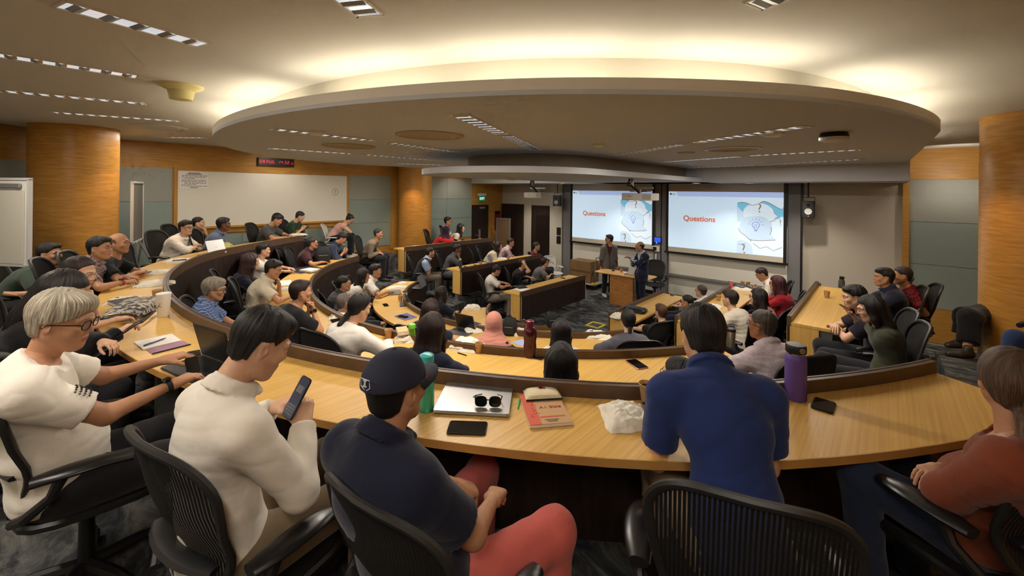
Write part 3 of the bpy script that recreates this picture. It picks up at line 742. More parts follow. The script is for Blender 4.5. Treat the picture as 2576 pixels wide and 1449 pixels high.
def person(key, label, head, floor, psi, hpsi=None, hair='short', hc=(24,20,19), skin='tan', top=(90,90,90), sleeve='short', pat=None, collar=False, neck=.0,
           bottom=(38,38,42), legs='pants', shoes=(30,28,28), arms=('desk','desk'), hands=('relax','relax'), pitch=0.0, roll=0.0, fem=False, scale=None, girth=1.0,
           glass=False, stand=False, lod=None, sit=.54, extra=None, jacket=None, hseed=0, wr=None, poles=None, leg_spread=.13, knee=None, hip=None, handrot=(None,None), cat='person', shw=1.0, neckl=.082, seatv=None):
    """head = world position of the head centre; psi/hpsi = compass of body / face (0 = away from camera, 90 = right)."""
    head = np.array(head, float); dist = np.linalg.norm(head-CAM)
    if lod is None: lod = .0075 if dist < 3 else (.010 if dist < 5.5 else .013)
    hl = .0035 if dist < 3 else (.005 if dist < 6 else .0065)
    if hpsi is None: hpsi = psi
    A = math.radians(90-psi); ca, sa = math.cos(A), math.sin(A); Rb = np.array([[ca,-sa,0],[sa,ca,0],[0,0,1]])
    g = girth; TL = .70
    sc = 1.0
    if stand:
        sc = (head[2]-floor)/1.60; hipz = .90*sc; base = head-Rb@np.array([.05,0,0])
    else:
        hipz = sit
        if hip is None:
            base = head-Rb@np.array([lean_off(head[2]-floor-sit),0,0])
        else: base = np.array([hip[0],hip[1],0.0])
    base[2] = floor
    root = thing('person', label, cat, base, A)
    W2L = lambda p: Rb.T@(np.array(p, float)-base)
    hd = W2L(head)
    P0 = np.array([0,0,hipz]); dsp = hd-P0; DL = np.linalg.norm(dsp); dl = dsp/DL
    if not stand: sc = min(1.12, max(.9, DL/.70))
    lean = math.atan2(max(0,dsp[0]), dsp[2])
    # curved spine : pelvis, waist, chest, neck
    bk = np.array([-1.0,0,0])*(.035+.05*lean)
    Hr = rotm('z', math.radians(psi-hpsi))@rotm('y', math.radians(pitch))@rotm('x', math.radians(roll)); hs = min(1.06, max(.94, sc))
    Nt = hd+Hr@np.array([-.03,0,-.10])*hs; Pn = Nt+np.array([-.050,0,-neckl])*sc; dn = Pn-P0
    Pw = P0+dn*.30+bk*.6; Pc = P0+dn*.68+bk*.8
    tilt = lambda a, b: math.atan2((b-a)[0], (b-a)[2])
    a1, a2 = tilt(P0,Pw), tilt(Pw,Pn); R1, R2 = rotm('y',a1), rotm('y',a2); Rch = R2
    sw = (.178 if not fem else .158)*(.6+.4*g)*sc*shw
    Sh = {}
    for i, y in ((0,1),(1,-1)): Sh[i] = Pn+R2@np.array([-.0,y*sw,-.066*sc])
    prim = []   # (group, kind, args)
    def cone(gp, a, b, ra, rb, k=.03, **kw): prim.append((gp,'c',(np.array(a),np.array(b),ra,rb,k),kw))
    def ell(gp, c, r, R=None, k=.03): prim.append((gp,'e',(np.array(c),np.array(r),R,k),{}))
    ell('hip', P0+np.array([-.01,0,.0]), (.125*g,.165*g,.115), R1, .05)
    ell('torso', Pw, (.105*g,.150*g*(.92 if fem else 1),.15*sc), R1, .07)
    if g > 1.05: ell('torso', Pw+R1@np.array([.05*g,0,-.02]), (.10*g,.14*g,.13), R1, .06)
    ell('torso', Pc+R2@np.array([0,0,.03]), (.108*g,.158*g,.165*sc), R2, .07)
    if fem: 
        for y in (-1,1): ell('torso', Pc+R2@np.array([.07,y*.06,.02]), (.055,.058,.058), R2, .04)
    cone('torso', Sh[0]*.8+Pn*.2, Sh[1]*.8+Pn*.2, .062*g, .062*g, .06)
    for i in (0,1): cone('torso', Pn+R2@np.array([-.01,0,-.005]), Sh[i]*.75+Pn*.25, .050*(.7+.3*g), .045, .04)
    cone('neck', Pn+R2@np.array([-.005,0,-.03]), hd+Hr@np.array([-.03,0,-.10])*hs, .058*(.8+.2*g), .053 if not fem else .047, .025)
    l1, l2 = .285*sc, .245*sc; fr = {}
    Wr, El, Hm = {}, {}, {}
    chin = hd+Hr@np.array([.075,0,-.115])
    for i, y in ((0,1),(1,-1)):                 # 0 = left arm, 1 = right arm
        pr = arms[i]; pole = np.array([-.35,y*.8,-.75]); hand_dir = None; up = None
        dk = .80
        if isinstance(pr, str):
            if pr == 'desk': W = np.array([max(.40,hd[0]+.20),y*.15,dk]); hand_dir = np.array([.85,-y*.5,-.05]); pole = np.array([-.3,y*1,-.25])
            elif pr == 'clasp': W = np.array([max(.38,hd[0]+.16),y*.075,dk+.01]); hand_dir = np.array([.6,-y*.8,0]); pole = np.array([-.3,y*1,-.3])
            elif pr == 'fold': W = np.array([max(.34,hd[0]+.15),-y*.02,dk+.01+.03*i]); hand_dir = np.array([.25,-y*1,0]); pole = np.array([-.2,y*1,-.3])
            elif pr == 'lap': W = np.array([.30,y*.08,.67]); hand_dir = np.array([.8,-y*.6,-.2]); pole = np.array([-.5,y*.8,-.4])
            elif pr == 'chair': W = np.array([.16,y*.29,.72]); hand_dir = np.array([1,0,-.25])
            elif pr == 'side': W = np.array([.05,y*.25,.62 if not stand else .80]); hand_dir = np.array([.2,0,-1]); pole = np.array([-1,y*.4,0])
            elif pr == 'chin': W = chin+np.array([.03,y*.035,-.085]); hand_dir = np.array([-.1,-y*.25,1]); up = np.array([1,0,0]); pole = np.array([.2,y*.6,-1])
            elif pr == 'cheek': W = hd+Hr@np.array([.05,y*.085,-.16]); hand_dir = np.array([-.1,-y*.1,1]); up = np.array([.3,y*1,0]); pole = np.array([.3,y*.5,-1])
            elif pr == 'head': W = hd+Hr@np.array([.02,y*.15,.05]); hand_dir = np.array([-.3,-y*.6,.7]); up = np.array([0,y,.4]); pole = np.array([.8,y*.6,-.5])
            elif pr == 'phone': W = Pc+R2@np.array([.27,y*.075,-.02]); W[2] = max(W[2], dk+.05); hand_dir = np.array([.7,-y*.45,.5]); up = np.array([.4,y*.8,-.4]); pole = np.array([-.4,y*.8,-.6])
            elif pr == 'cross': W = Pc+R2@np.array([.185,-y*.05,-.03+.045*i]); hand_dir = np.array([.05,-y,.1]); pole = np.array([.1,y*.7,-.8])
            elif pr == 'elbows': W = Sh[i]+np.array([.24,-y*.05,0]); W[2] = dk+.02; hand_dir = np.array([.8,-y*.6,0]); pole = np.array([-.45,y*.22,-1])
            elif pr == 'crosslow': W = Pc+R2@np.array([.17,-y*.05,-.20+.045*i]); hand_dir = np.array([.05,-y,.1]); pole = np.array([.1,y*.9,-.5])
            elif pr == 'ges': W = Pc+R2@np.array([.36,y*.05,.08]); hand_dir = np.array([.8,-y*.2,.25]); pole = np.array([-.1,y*.7,-.7])
        else: W = W2L(pr)
        if poles and poles[i] is not None: pole = np.array(poles[i], float)
        E, W = ik(Sh[i], W, l1, l2, pole)
        if handrot[i] is not None: hand_dir, up = [None if q is None else np.array(q, float) for q in handrot[i]]
        if hand_dir is None: hand_dir = (W-E)
        x = hand_dir/np.linalg.norm(hand_dir); 
        if up is None: up = np.array([0,0,1.0]) if abs(x[2]) < .9 else np.array([1.0,0,0])
        z = up-x*(up@x); z /= np.linalg.norm(z); yv = np.cross(z, x)
        Wr[i], El[i] = W, E; Hm[i] = np.stack([x,yv,z],1)
        ag = .75+.25*g; fa = .86 if fem else 1
        cone('uarm%d' % i, Sh[i], E, .054*ag*fa, .041*ag*fa, .035); cone('farm%d' % i, E, W, .042*ag*fa, .026*fa, .02)
        cone('wrist%d' % i, W-x*.0, W+x*.012, .025*fa, .025*fa, .012)
    # legs
    Kn, An = {}, {}
    for i, y in ((0,1),(1,-1)):
        hp = P0+np.array([.02,y*.092,-.015])
        if stand:
            K = np.array([.02,y*.10,.50*sc]); Ak = np.array([-.02,y*.105,.09])
        else:
            K = np.array([.46,y*leg_spread*1.25,.555]) if knee is None or knee[i] is None else W2L(knee[i][0]); Ak = np.array([.46-.02,y*leg_spread*1.25,.09]) if knee is None or knee[i] is None else W2L(knee[i][1])
        Kn[i], An[i] = K, Ak
        cone('thigh', hp, K, .088*(.6+.4*g), .062*(.8+.2*g), .04); cone('shin', K, Ak, .060*(.8+.2*g), .040, .03)
    # bounding box
    allp = np.array([P0,Pw,Pc,Pn,hd]+list(Sh.values())+list(Wr.values())+list(El.values())+list(Kn.values())+list(An.values()))
    lo, hi = allp.min(0)-.24, allp.max(0)+.24; lo[2] = max(lo[2], -.02)
    def run(groups, grow, h, kmul=1.0):
        s = Field(lo, hi, h)
        for gp, kind, a, kw in prim:
            if gp not in groups: continue
            if kind == 'c': s.cone(a[0], a[1], a[2], a[3], a[4]*kmul, grow=grow, **kw)
            else: s.ell(a[0], a[1], a[2], a[3]*kmul, grow=grow)
        return s
    bodyg = {'hip','torso','neck','uarm0','uarm1','farm0','farm1','wrist0','wrist1','thigh','shin'}
    s = run(bodyg, -.004, lod); 
    V, F = s.mesh(); V = relax(V, F, 1, .4)
    hv, hf, hm = get_head(hl, fem)
    Vs, Fs, Ms = [V], [F], [np.zeros(len(F), int)]; off = len(V)
    # cut the coarse neck top inside the head is harmless: it is enclosed
    Vh = (hv*hs)@Hr.T+hd; Vs.append(Vh); Fs.append(hf+off); Ms.append(hm); off += len(Vh)
    for i in (0,1):
        kv, kf = get_hand(max(hl, .0042) if dist > 3 else .0036, hands[i]); q = kv*np.array([1,1 if i == 1 else -1,1])*(.9 if fem else 1.0)*min(1.05,sc)
        q = q@Hm[i].T+Wr[i]; Vs.append(q); Fs.append((kf if i == 1 else kf[:,::-1])+off); Ms.append(np.zeros(len(kf), int)); off += len(q)
    V = np.concatenate(Vs); F = np.concatenate(Fs); M = np.concatenate(Ms)
    sk = skin_mat(skin); hmat = hair_mat(hc)
    link('body', np_mesh('body', V, F, [sk, EYEW, EYED if hc[0] < 110 else hmat, LIPC], M), root)
    # ---------------- shirt
    def garment(name, col, sl, gr, pt, low=None, openneck=0.0, coll=False):
        grp = {'torso','hip'}
        s = Field(lo, hi, lod)
        for gp, kind, a, kw in prim:
            if gp in grp:
                if kind == 'c': s.cone(a[0],a[1],a[2],a[3],a[4],grow=gr)
                else: s.ell(a[0],a[1],a[2],a[3],grow=gr)
            if gp == 'neck': s.cone(a[0],a[1],a[2],a[3],a[4],grow=.010 if not coll else .017)
        for i in (0,1):
            if sl == 'none': continue
            e = El[i] if sl != 'short' else Sh[i]+(El[i]-Sh[i])*.72
            r0 = (.054*(.75+.25*g)); s.cone(Sh[i], e, r0+gr+.006, r0+gr+.004 if sl == 'short' else .041+gr+.005, .04, cutb=0 if sl == 'short' else None)
            if sl in ('long','roll','cuff'):
                w = El[i]+(Wr[i]-El[i])*(.55 if sl == 'roll' else .97); s.cone(El[i], w, .044+gr+.003, .032+gr+.004, .03, cutb=0)
        nd = Nt-Pn; nd = nd/np.linalg.norm(nd); nl = Pn+nd*((.078 if coll else .040)-openneck)
        tip = nd+np.array([.10 if not coll else .22,0,0]); tip /= np.linalg.norm(tip)
        q = s.sub(nl-.16, nl+.18)
        if q is not None:
            sl_, X, Y, Z = q; d = (X-nl[0])*tip[0]+(Y-nl[1])*tip[1]+(Z-nl[2])*tip[2]
            rad = np.sqrt((X-nl[0])**2+(Y-nl[1])**2+(Z-nl[2])**2)
            s.D[sl_] = np.maximum(s.D[sl_], np.minimum(d, .125-rad))
        if coll:
            nr = .058*(.8+.2*g); s.cone(nl-nd*.003, nl-nd*.040, nr+.022, nr+.040, .003, cutb=0, cuta=0)
            for y in (1,-1):
                q0 = nl+np.array([.046,y*.012,-.030]); s.cone(q0, q0+np.array([.020,y*.034,-.030]), .010, .013, .01)
        zc = low if low is not None else (hipz-.055 if not stand else hipz-.10)
        q = lambda X,Y,Z: (zc-Z)+0*X+0*Y
        s.cut(q)
        V, F = s.mesh()
        if len(V) == 0: return None
        V = relax(V, F, 2, .5); N = vnormals(V, F)
        amp = .0026 if dist < 3.2 else .004
        ax = np.array([.7,.5,1.9]); fold = np.abs(wob(V*ax,24,KS(key) % 1000,3))**.7; fold2 = wob(V*np.array([1.6,1.2,.7]),26,(KS(key)+5) % 1000,4)
        V = V+N*(amp*1.7*(.35-fold)+amp*.35*fold2)[:,None]
        return link(name, np_mesh(name, V, F, [cloth_mat(col, pt)]), root)
    garment('shirt', top, sleeve, .011, pat, openneck=neck, coll=collar)
    if jacket:
        jc, kind = jacket
        grj = .022; s = Field(lo, hi, lod)
        for gp, k2, a, kw in prim:
            if gp in ('torso','hip'):
                if k2 == 'c': s.cone(a[0],a[1],a[2],a[3],a[4],grow=grj)
                else: s.ell(a[0],a[1],a[2],a[3],grow=grj)
        if kind != 'vest':
            for i in (0,1):
                s.cone(Sh[i], El[i], .062+.014, .05+.012, .04); s.cone(El[i], El[i]+(Wr[i]-El[i])*.93, .05+.01, .036+.012, .03, cutb=0)
        if stand:
            for y in (1,-1): s.cone(P0+np.array([0,y*.07,.0]), P0+np.array([0,y*.09,-.14]), .125, .125, .05)
        nl = Pn+np.array([.02,0,.01])
        q = lambda X,Y,Z: np.minimum(np.minimum(X-Pc[0]-.02, 1), (.01+.26*np.maximum(0,(Z-(Pc[2]-.12))))-np.abs(Y)) if kind != 'vest' else np.minimum(X-Pc[0]-.02, (.02+.3*np.maximum(0,Z-Pc[2]))-np.abs(Y))
        s.cut(lambda X,Y,Z: q(X,Y,Z)+0*X+0*Y+0*Z); s.cut(lambda X,Y,Z: (hipz-(.05 if not stand else .17)-Z)+0*X+0*Y)
        s.cut(lambda X,Y,Z: .07-np.sqrt((X-nl[0]-.01)**2+(Y-nl[1])**2+(Z-nl[2]-.03)**2))
        V, F = s.mesh(); V = relax(V, F, 2, .5); N = vnormals(V, F); V = V+N*(.005*wob(V*np.array([1,1,1.5]),24,KS(key) % 997))[:,None]
        link('jacket' if kind != 'vest' else 'vest', np_mesh('jacket', V, F, [cloth_mat(jc)]), root)
    # ---------------- trousers / skirt / shorts
    s = Field(lo, hi, lod)
    for gp, kind, a, kw in prim:
        if gp == 'hip': s.ell(a[0],a[1],a[2],a[3],grow=.006)
        if gp == 'thigh': s.cone(a[0],a[1],a[2],a[3],a[4],grow=.010 if legs != 'skirt' else .03)
        if gp == 'shin' and legs in ('pants','jeans'): s.cone(a[0],a[0]+(a[1]-a[0])*.96,a[2],a[3]+.014,a[4],grow=.010,cutb=0)
        if gp == 'shin' and legs == 'skirt': s.cone(a[0],a[0]+(a[1]-a[0])*.62,a[2]+.02,a[3]+.05,.08,grow=.010,cutb=0)
    s.cut(lambda X,Y,Z: np.minimum(Z-hipz-.10, .10-X)+0*Y if not stand else (Z-hipz-.06)+0*X+0*Y)
    V, F = s.mesh()
    if len(V):
        V = relax(V, F, 2, .5); N = vnormals(V, F); V = V+N*(.004*wob(V,30,KS(key) % 991))[:,None]
        link('trousers' if legs != 'skirt' else 'skirt', np_mesh('trousers', V, F, [cloth_mat(bottom)]), root)
    for i in (0,1):
        fd = np.array([1.0,.12*(1 if i == 0 else -1),0]); fd /= np.linalg.norm(fd); q = An[i]; s = Field(q-.2, q+.3, .009 if dist < 6 else .013)
        zf = max(q[2]-.06, .03); s.cone((q[0]-.03,q[1],zf+.012), (q[0]+.06,q[1],zf+.008), .042, .046, .03); s.cone((q[0]+.06,q[1],zf+.008), (q[0]+.155*fd[0],q[1]+.155*fd[1],zf-.002), .046, .036, .03); s.cone((q[0]-.02,q[1],zf+.02),(q[0]-.01,q[1],zf+.075), .044, .042, .02)
        zc = zf-.034; s.cut(lambda X,Y,Z: (zc-Z)+0*X+0*Y); V, F = s.mesh()
        if len(V): link('shoe', np_mesh('shoe', relax(V,F,1,.5), F, [mat('shoe_%d_%d_%d' % shoes, shoes, .5)]), root)
    # ---------------- hair
    HM = Matrix([[*(Hr[0]*hs),hd[0]],[*(Hr[1]*hs),hd[1]],[*(Hr[2]*hs),hd[2]],[0,0,0,1]])
    hres = .0045 if dist < 3 else (.006 if dist < 6 else .008)
    if hair == 'hijab':
        o = link('hijab', get_hair('hijab', hres, hseed, cloth_mat(hc)), root); o.matrix_local = HM
    elif hair == 'cap':
        o = link('hair', get_hair('crew', hres, hseed, hmat), root); o.matrix_local = HM
    elif hair and hair != 'none':
        o = link('hair', get_hair(hair, hres, hseed, hmat), root); o.matrix_local = HM
    if glass: glasses(root, HM)
    R = dict(root=root, HM=HM, hd=hd, W2L=W2L, Wr=Wr, El=El, Hm=Hm, base=base, Rb=Rb, psi=psi, floor=floor, A=A, P0=P0, Pc=Pc, Pn=Pn, R2=R2, Sh=Sh, lean=lean, root_label=label)
    R['world'] = lambda p: base+Rb@np.array(p)
    PEOPLE[key] = R
    return R
# ------------------------------------------------------------------ task chairs
CH_BLACK = mat('chair_plastic', (25,25,26), .4, spec=.5)
CH_PAD = mat('arm_pad', (21,21,22), .32, spec=.5)
CH_RIM = mat('chair_rim', (34,33,33), .45)
def pell_mat(name, alpha):
    m = bpy.data.materials.new(name); m.use_nodes = True; nt = m.node_tree; L = nt.links; b = nt.nodes['Principled BSDF']
    b.inputs['Roughness'].default_value = .7; b.inputs['Specular IOR Level'].default_value = .25
    tc = nt.nodes.new('ShaderNodeTexCoord'); w = nt.nodes.new('ShaderNodeTexWave'); w.bands_direction = 'Y'; w.inputs['Scale'].default_value = 26; w.inputs['Distortion'].default_value = .15; L.new(tc.outputs['Object'], w.inputs[0])
    cr = nt.nodes.new('ShaderNodeValToRGB'); e = cr.color_ramp.elements; e[0].position = .45; e[0].color = (*lin((17,17,17)),1); e[1].position = .75; e[1].color = (*lin((52,50,46)),1)
    L.new(w.outputs['Fac'], cr.inputs[0]); L.new(cr.outputs[0], b.inputs['Base Color'])
    if alpha:
        mr = nt.nodes.new('ShaderNodeMapRange'); mr.inputs[1].default_value = .72; mr.inputs[2].default_value = .9; mr.inputs[3].default_value = 1; mr.inputs[4].default_value = .35
        L.new(w.outputs['Fac'], mr.inputs[0]); L.new(mr.outputs[0], b.inputs['Alpha'])
    return m
MESH_NEAR = pell_mat('suspension_mesh_near', True); MESH_FAR = mat('suspension_mesh', (44,43,42), .75, spec=.2, noise=(160,.2))
WCH = mat('white_chair_plastic', (214,214,208), .42)
def chair_proto(near, white=False):
    root = thing('task_chair', 'black mesh swivel chair waiting at the desk', 'chair')
    N = 48 if near else 28
    frame = WCH if white else CH_BLACK; rimm = WCH if white else CH_RIM
    def outline(t):                                   # (y, s)  s = 0 bottom .. 1 top
        c, si = math.cos(t), math.sin(t); e = .55
        y = math.copysign(abs(c)**e, c); z = math.copysign(abs(si)**e, si); s = (z+1)/2
        w = .185+.075*min(1, s/.72)-.012*max(0, s-.8)/.2
        return y*w, s
    def P(y, s, k=0.0):
        z = .52+.56*s; x = -.215-.10*s+.055*(abs(y)/.25)**2+.035*math.exp(-((s-.28)/.2)**2)-.02*max(0,s-.75)**1.5*4
        return (x+k, y, z)
    ring = [outline(2*PI*i/N) for i in range(N)]
    bk = MB(); bk.tube([P(y,s) for y,s in ring], .0165, 8 if near else 6, closed=True, flat=.8)
    # lumbar spine + yoke
    bk.tube([P(0,.02,-.03),(-.235,0,.44),(-.14,0,.40)], [.022,.026,.03], 8)
    back = bk.build('backrest', frame if white else rimm, root)
    V = []; F = []; NR = 9 if near else 5
    for r in range(NR+1):
        q = r/NR
        for (y,s) in ring: V.append(P(y*q*.97, .5+(s-.5)*q*.97, -.004))
    for r in range(NR):
        for i in range(N): F.append((r*N+i, r*N+(i+1)%N, (r+1)*N+(i+1)%N, (r+1)*N+i))
    MB().add(V, F).build('mesh_panel', (WCH if white else (MESH_NEAR if near else MESH_FAR)), back, fixn=False)
    if near and not white:
        lm = MB(); lm.tube([P(y,.27,-.03) for y in np.linspace(-.19,.19,9)], [.02,.03,.034,.036,.036,.036,.034,.03,.02], 8, flat=.5); lm.build('lumbar_pad', CH_BLACK, back)
    st = MB(); V = []; F = []; M = 20; 
    def seatp(q, t, dz):
        c, si = math.cos(t), math.sin(t); e = .6; x = math.copysign(abs(c)**e, c)*.245*q; y = math.copysign(abs(si)**e, si)*.25*q
        z = .455-.02*(1-q*q)-.05*max(0, x-.14)*3*max(0,x)+.012*(abs(y)/.25)**2; return (x+.03, y, z+dz)
    for r in range(5):
        for i in range(M): V.append(seatp(r/4, 2*PI*i/M, 0))
    for r in range(4):
        for i in range(M): F.append((r*M+i, r*M+(i+1)%M, (r+1)*M+(i+1)%M, (r+1)*M+i))
    st.add(V, F); seat = st.build('seat', WCH if white else MESH_FAR, root, fixn=False)
    rm = MB(); rm.tube([seatp(1, 2*PI*i/M, -.005) for i in range(M)], .017, 6, closed=True); rm.build('seat_rim', frame, seat)
    for sy in (-1,1):
        ar = MB(); P0 = [(-.14,sy*.275,.665),(-.02,sy*.285,.675),(.10,sy*.275,.67)]
        pad = MB(); n = 10; secs = []
        for k in range(n+1):
            t = k/n; x = -.155+.29*t; wdt = .047*math.sin(PI*(.12+.80*t))**.45; c = sy*(.285+.012*math.sin(PI*t)); zz = .688-.012*(2*t-1)**2-.02*max(0,t-.75)*2; 
            secs.append([(x, c+wdt*math.cos(a), zz+.019*math.sin(a)) for a in np.linspace(0,2*PI,12,endpoint=False)])
        pad.sweep(secs); p = pad.build('armrest', CH_PAD if not white else WCH, root)
        ar.tube([(-.21,sy*.20,.50),(-.17,sy*.27,.54),(-.10,sy*.288,.60),(-.07,sy*.288,.672)], [.018,.02,.018,.022], 8); ar.build('arm_post', frame, p)
    tb = MB(); tb.rbox((-.01,0,.395), (.24,.15,.08), .04); tb.tube([(-.02,0,.38),(-.02,0,.10)], [.026,.03], 10); tb.build('gas_column', CH_BLACK, root)
    for k in range(5):
        a = 2*PI*k/5+.3; c, s = math.cos(a), math.sin(a)
        lg = MB(); lg.tube([(-.02+.02*c,.02*s,.105),(-.02+.18*c,.18*s,.098),(-.02+.31*c,.31*s,.072)], [.03,.024,.017], 8); l = lg.build('leg', CH_BLACK, root)
        cs = MB()
        for o_ in (-.016,.016): 
            cx, cy_ = -.02+.31*c-s*o_, .31*s+c*o_; Mx = Matrix.Translation((cx,cy_,.03))@Matrix.Rotation(a,4,'Z')@Matrix.Rotation(PI/2,4,'X')
            o = len(cs.v); cs.lathe([(.022,-.009),(.03,-.006),(.03,.006),(.022,.009)], n=12); cs.v[o:] = [tuple(Mx@Vector(q)) for q in cs.v[o:]]
        cs.tube([(-.02+.31*c,.31*s,.028),(-.02+.31*c,.31*s,.07)], .008, 6); cs.build('caster', CH_BLACK, l)
    return root
_PROTO = {}
CHAIRS = []
def chair(label, loc, psi, near=False, white=False, group=None):
    k = (near, white); A = math.radians(90-psi)
    if k not in _PROTO: o = chair_proto(near, white); _PROTO[k] = o; 
    else: o = copy_tree(_PROTO[k])
    o.location = tuple(map(float, loc)); o.rotation_euler = (0,0,A); tag(o, label, 'chair', group)
    if white: o.name = 'white_chair'
    CHAIRS.append(o); return o
def chair_for(key, short, near=False, back=0.0, white=False, dpsi=0, side=0.0):
    R = PEOPLE[key]; p = R['base']+R['Rb']@np.array([.07-back-.02, side, 0])
    lab = ('white plastic armchair under the ' if white else 'black mesh swivel chair under the ')+short
    return chair(lab, p, R['psi']+dpsi, near, white, 'white visitor chairs' if white else 'black mesh swivel chairs at the desks')
# ------------------------------------------------------------------ the audience
LECT = np.array([2.9, 11.7])
def compass(p, q): return math.degrees(math.atan2(q[0]-p[0], q[1]-p[1]))
def facing(p, kind, w=.45):
    """blend of the desk normal and the direction of the speakers"""
    if kind == 'arc': n = C0-np.array(p[:2])
    elif kind == 'L': n = VV
    else: n = -VV
    n = n/np.linalg.norm(n); d = LECT-np.array(p[:2]); d /= np.linalg.norm(d); m = n*(1-w)+d*w
    return math.degrees(math.atan2(m[0], m[1]))
WHITE_S, BLACK_S, NAVY = (228,222,210), (26,26,28), (28,32,48)
def seat(key, short, label, px, py, tier, kind='arc', hh=1.15, v=None, near=False, chairback=None, white=False, nochair=False, w=.45, psi=None, hps=None, dh=0, hip=None, hipoff=None, v_clamp=True, cdpsi=0, cside=0.0, chair_at=None, **kw):
    zf = TIER[tier-1]
    h = UZ(px, py, zf+hh) if v is None else UVp(px, py, v)
    if psi is None: psi = facing(h, kind, w)
    if hps is None: hps = compass(h, LECT)+dh
    if hip is None:
        A = math.radians(psi); fw = np.array([math.sin(A), math.cos(A)]); off = hipoff if hipoff is not None else lean_off(h[2]-zf-.54)
        hip = h[:2]-fw*off
        if kind == 'arc' and tier < 4:
            d = hip-C0; r = np.linalg.norm(d); u, v_ = W2R(hip); th = math.degrees(math.atan2(v_, -u))
            lo = Rint(th, ARC[tier])+.52+.17; hi = Rint(th, ARC[tier+1])-.36; hip = C0+d/r*min(max(r, lo), max(lo, hi))
        elif kind == 'arc' and v is None:
            d = hip-C0; r = np.linalg.norm(d); u, v_ = W2R(hip); th = math.degrees(math.atan2(v_, -u)); lo = Rint(th, ARC[4])+.52+.17; hip = C0+d/r*max(r, lo)
        elif kind in 'LR' and v_clamp:
            u, v_ = W2R(hip); s_ = -1 if kind == 'L' else 1; lo = WING[tier][0]+.52+.17; hi = (WING[tier+1][0]-.36) if tier < 3 else 9
            hip = R2W(u, s_*min(max(abs(v_), lo), hi))[:2]
    R = person(key, label, h, zf, psi, hps, hip=hip, **kw)
    if not nochair:
        cb = chairback if chairback is not None else 0.0
        o = chair_for(key, short, near, cb, white, cdpsi, cside)
        if white: o.scale = (1,1,.82)
        if chair_at: o.location = (chair_at[0], chair_at[1], zf); o.rotation_euler = (0,0,math.radians(90-chair_at[2])); o.scale = (1,1,chair_at[3])
    return R
HB, HD, HR, HG = (24,20,19), (44,31,26), (58,28,26), (150,142,128)
S = seat
# --- back curved row, left side (far to near)
S('p12','long-haired woman in the pink sleeveless top','woman in pink strappy top and black trousers on white chair, looking down at phone',880,552,4,hh=1.10,v=-5.65,fem=True,hair='bun',hc=HB,skin='fair',top=(206,160,150),sleeve='none',neck=.05,bottom=BLACK_S,psi=75,hps=80,pitch=38,arms=('phone','phone'),hands=('phone','phone'),white=True,glass=True,shoes=(200,196,186))
S('p11','man in green printed T-shirt','man in dark green T-shirt with yellow print checking phone below the whiteboard',755,545,4,skin='fair',top=(34,58,40),arms=('phone','phone'),hands=('phone','phone'),pitch=25,hair='crew',dh=-10)
S('p10','man in grey lettered T-shirt','man in charcoal grey T-shirt with white chest lettering, looking down at desk',697,553,4,skin='tan',top=(72,72,72),pitch=30,hair='thick',arms=('desk','desk'))
S('p9','man in slate blue polo','dark-skinned man in slate blue polo shirt in front of the whiteboard',563,565,4,skin='dark',top=(92,102,128),collar=True,arms=('lap','lap'),hair='thick',dh=-6)
S('p8','hidden man in black long sleeves','person in black long sleeves with hand at mouth, hidden behind the woman in white shirt',500,562,4,hh=1.10,skin='fair',top=BLACK_S,sleeve='roll',arms=('chin','ges'),hair='short')
S('p7','woman in white shirt with black glasses','woman in white button shirt and black glasses resting forearms on the desk',468,573,4,hh=1.13,fem=True,hair='thick',skin='fair',top=(216,208,194),sleeve='roll',collar=True,neck=.03,arms=('fold','fold'),glass=True,bottom=(150,150,150),psi=84,hps=96,girth=1.15)
S('p6','bald man in black shirt','bald man in black shirt with clasped hands beside the big wooden column',300,612,4,hair='balding',hc=(90,66,50),skin='tan',top=BLACK_S,arms=('clasp','clasp'),hands=('fist','fist'),bottom=(70,86,116),psi=62,hps=78)
S('p5','man in patterned lilac shirt','man in patterned greyish lilac shirt with red watch, leaning on the desk',252,625,4,hair='sidepart',skin='tan',top=(150,134,134),pat='floral',collar=True,arms=('desk','desk'),hands=('point','relax'),psi=55,hps=80)
S('p4','man in dark green shirt','man in dark green shirt leaning back before the flipchart',126,640,4,hh=1.06,hair='sidepart',skin='tan',top=(62,74,62),arms=('chair','chair'),psi=58,hps=80)
S('p3','woman with white hair scrunchie','woman with brown hair tied in white scrunchie, chin propped on fist',200,688,4,fem=True,hair='lowpony',hc=HD,skin='fair',top=(196,176,172),arms=('chin','desk'),hands=('fist','relax'),psi=45,hps=82,pitch=12)
S('p2','woman with long black hair','woman with long black hair in black long-sleeved top tapping a phone',160,738,4,fem=True,hair='longwave',hc=(24,18,18),skin='fair',top=(24,23,25),sleeve='long',arms=(UZ(285,868,2.06),UZ(300,836,2.08)),hands=('phone','phone'),psi=52,hps=62,pitch=22)
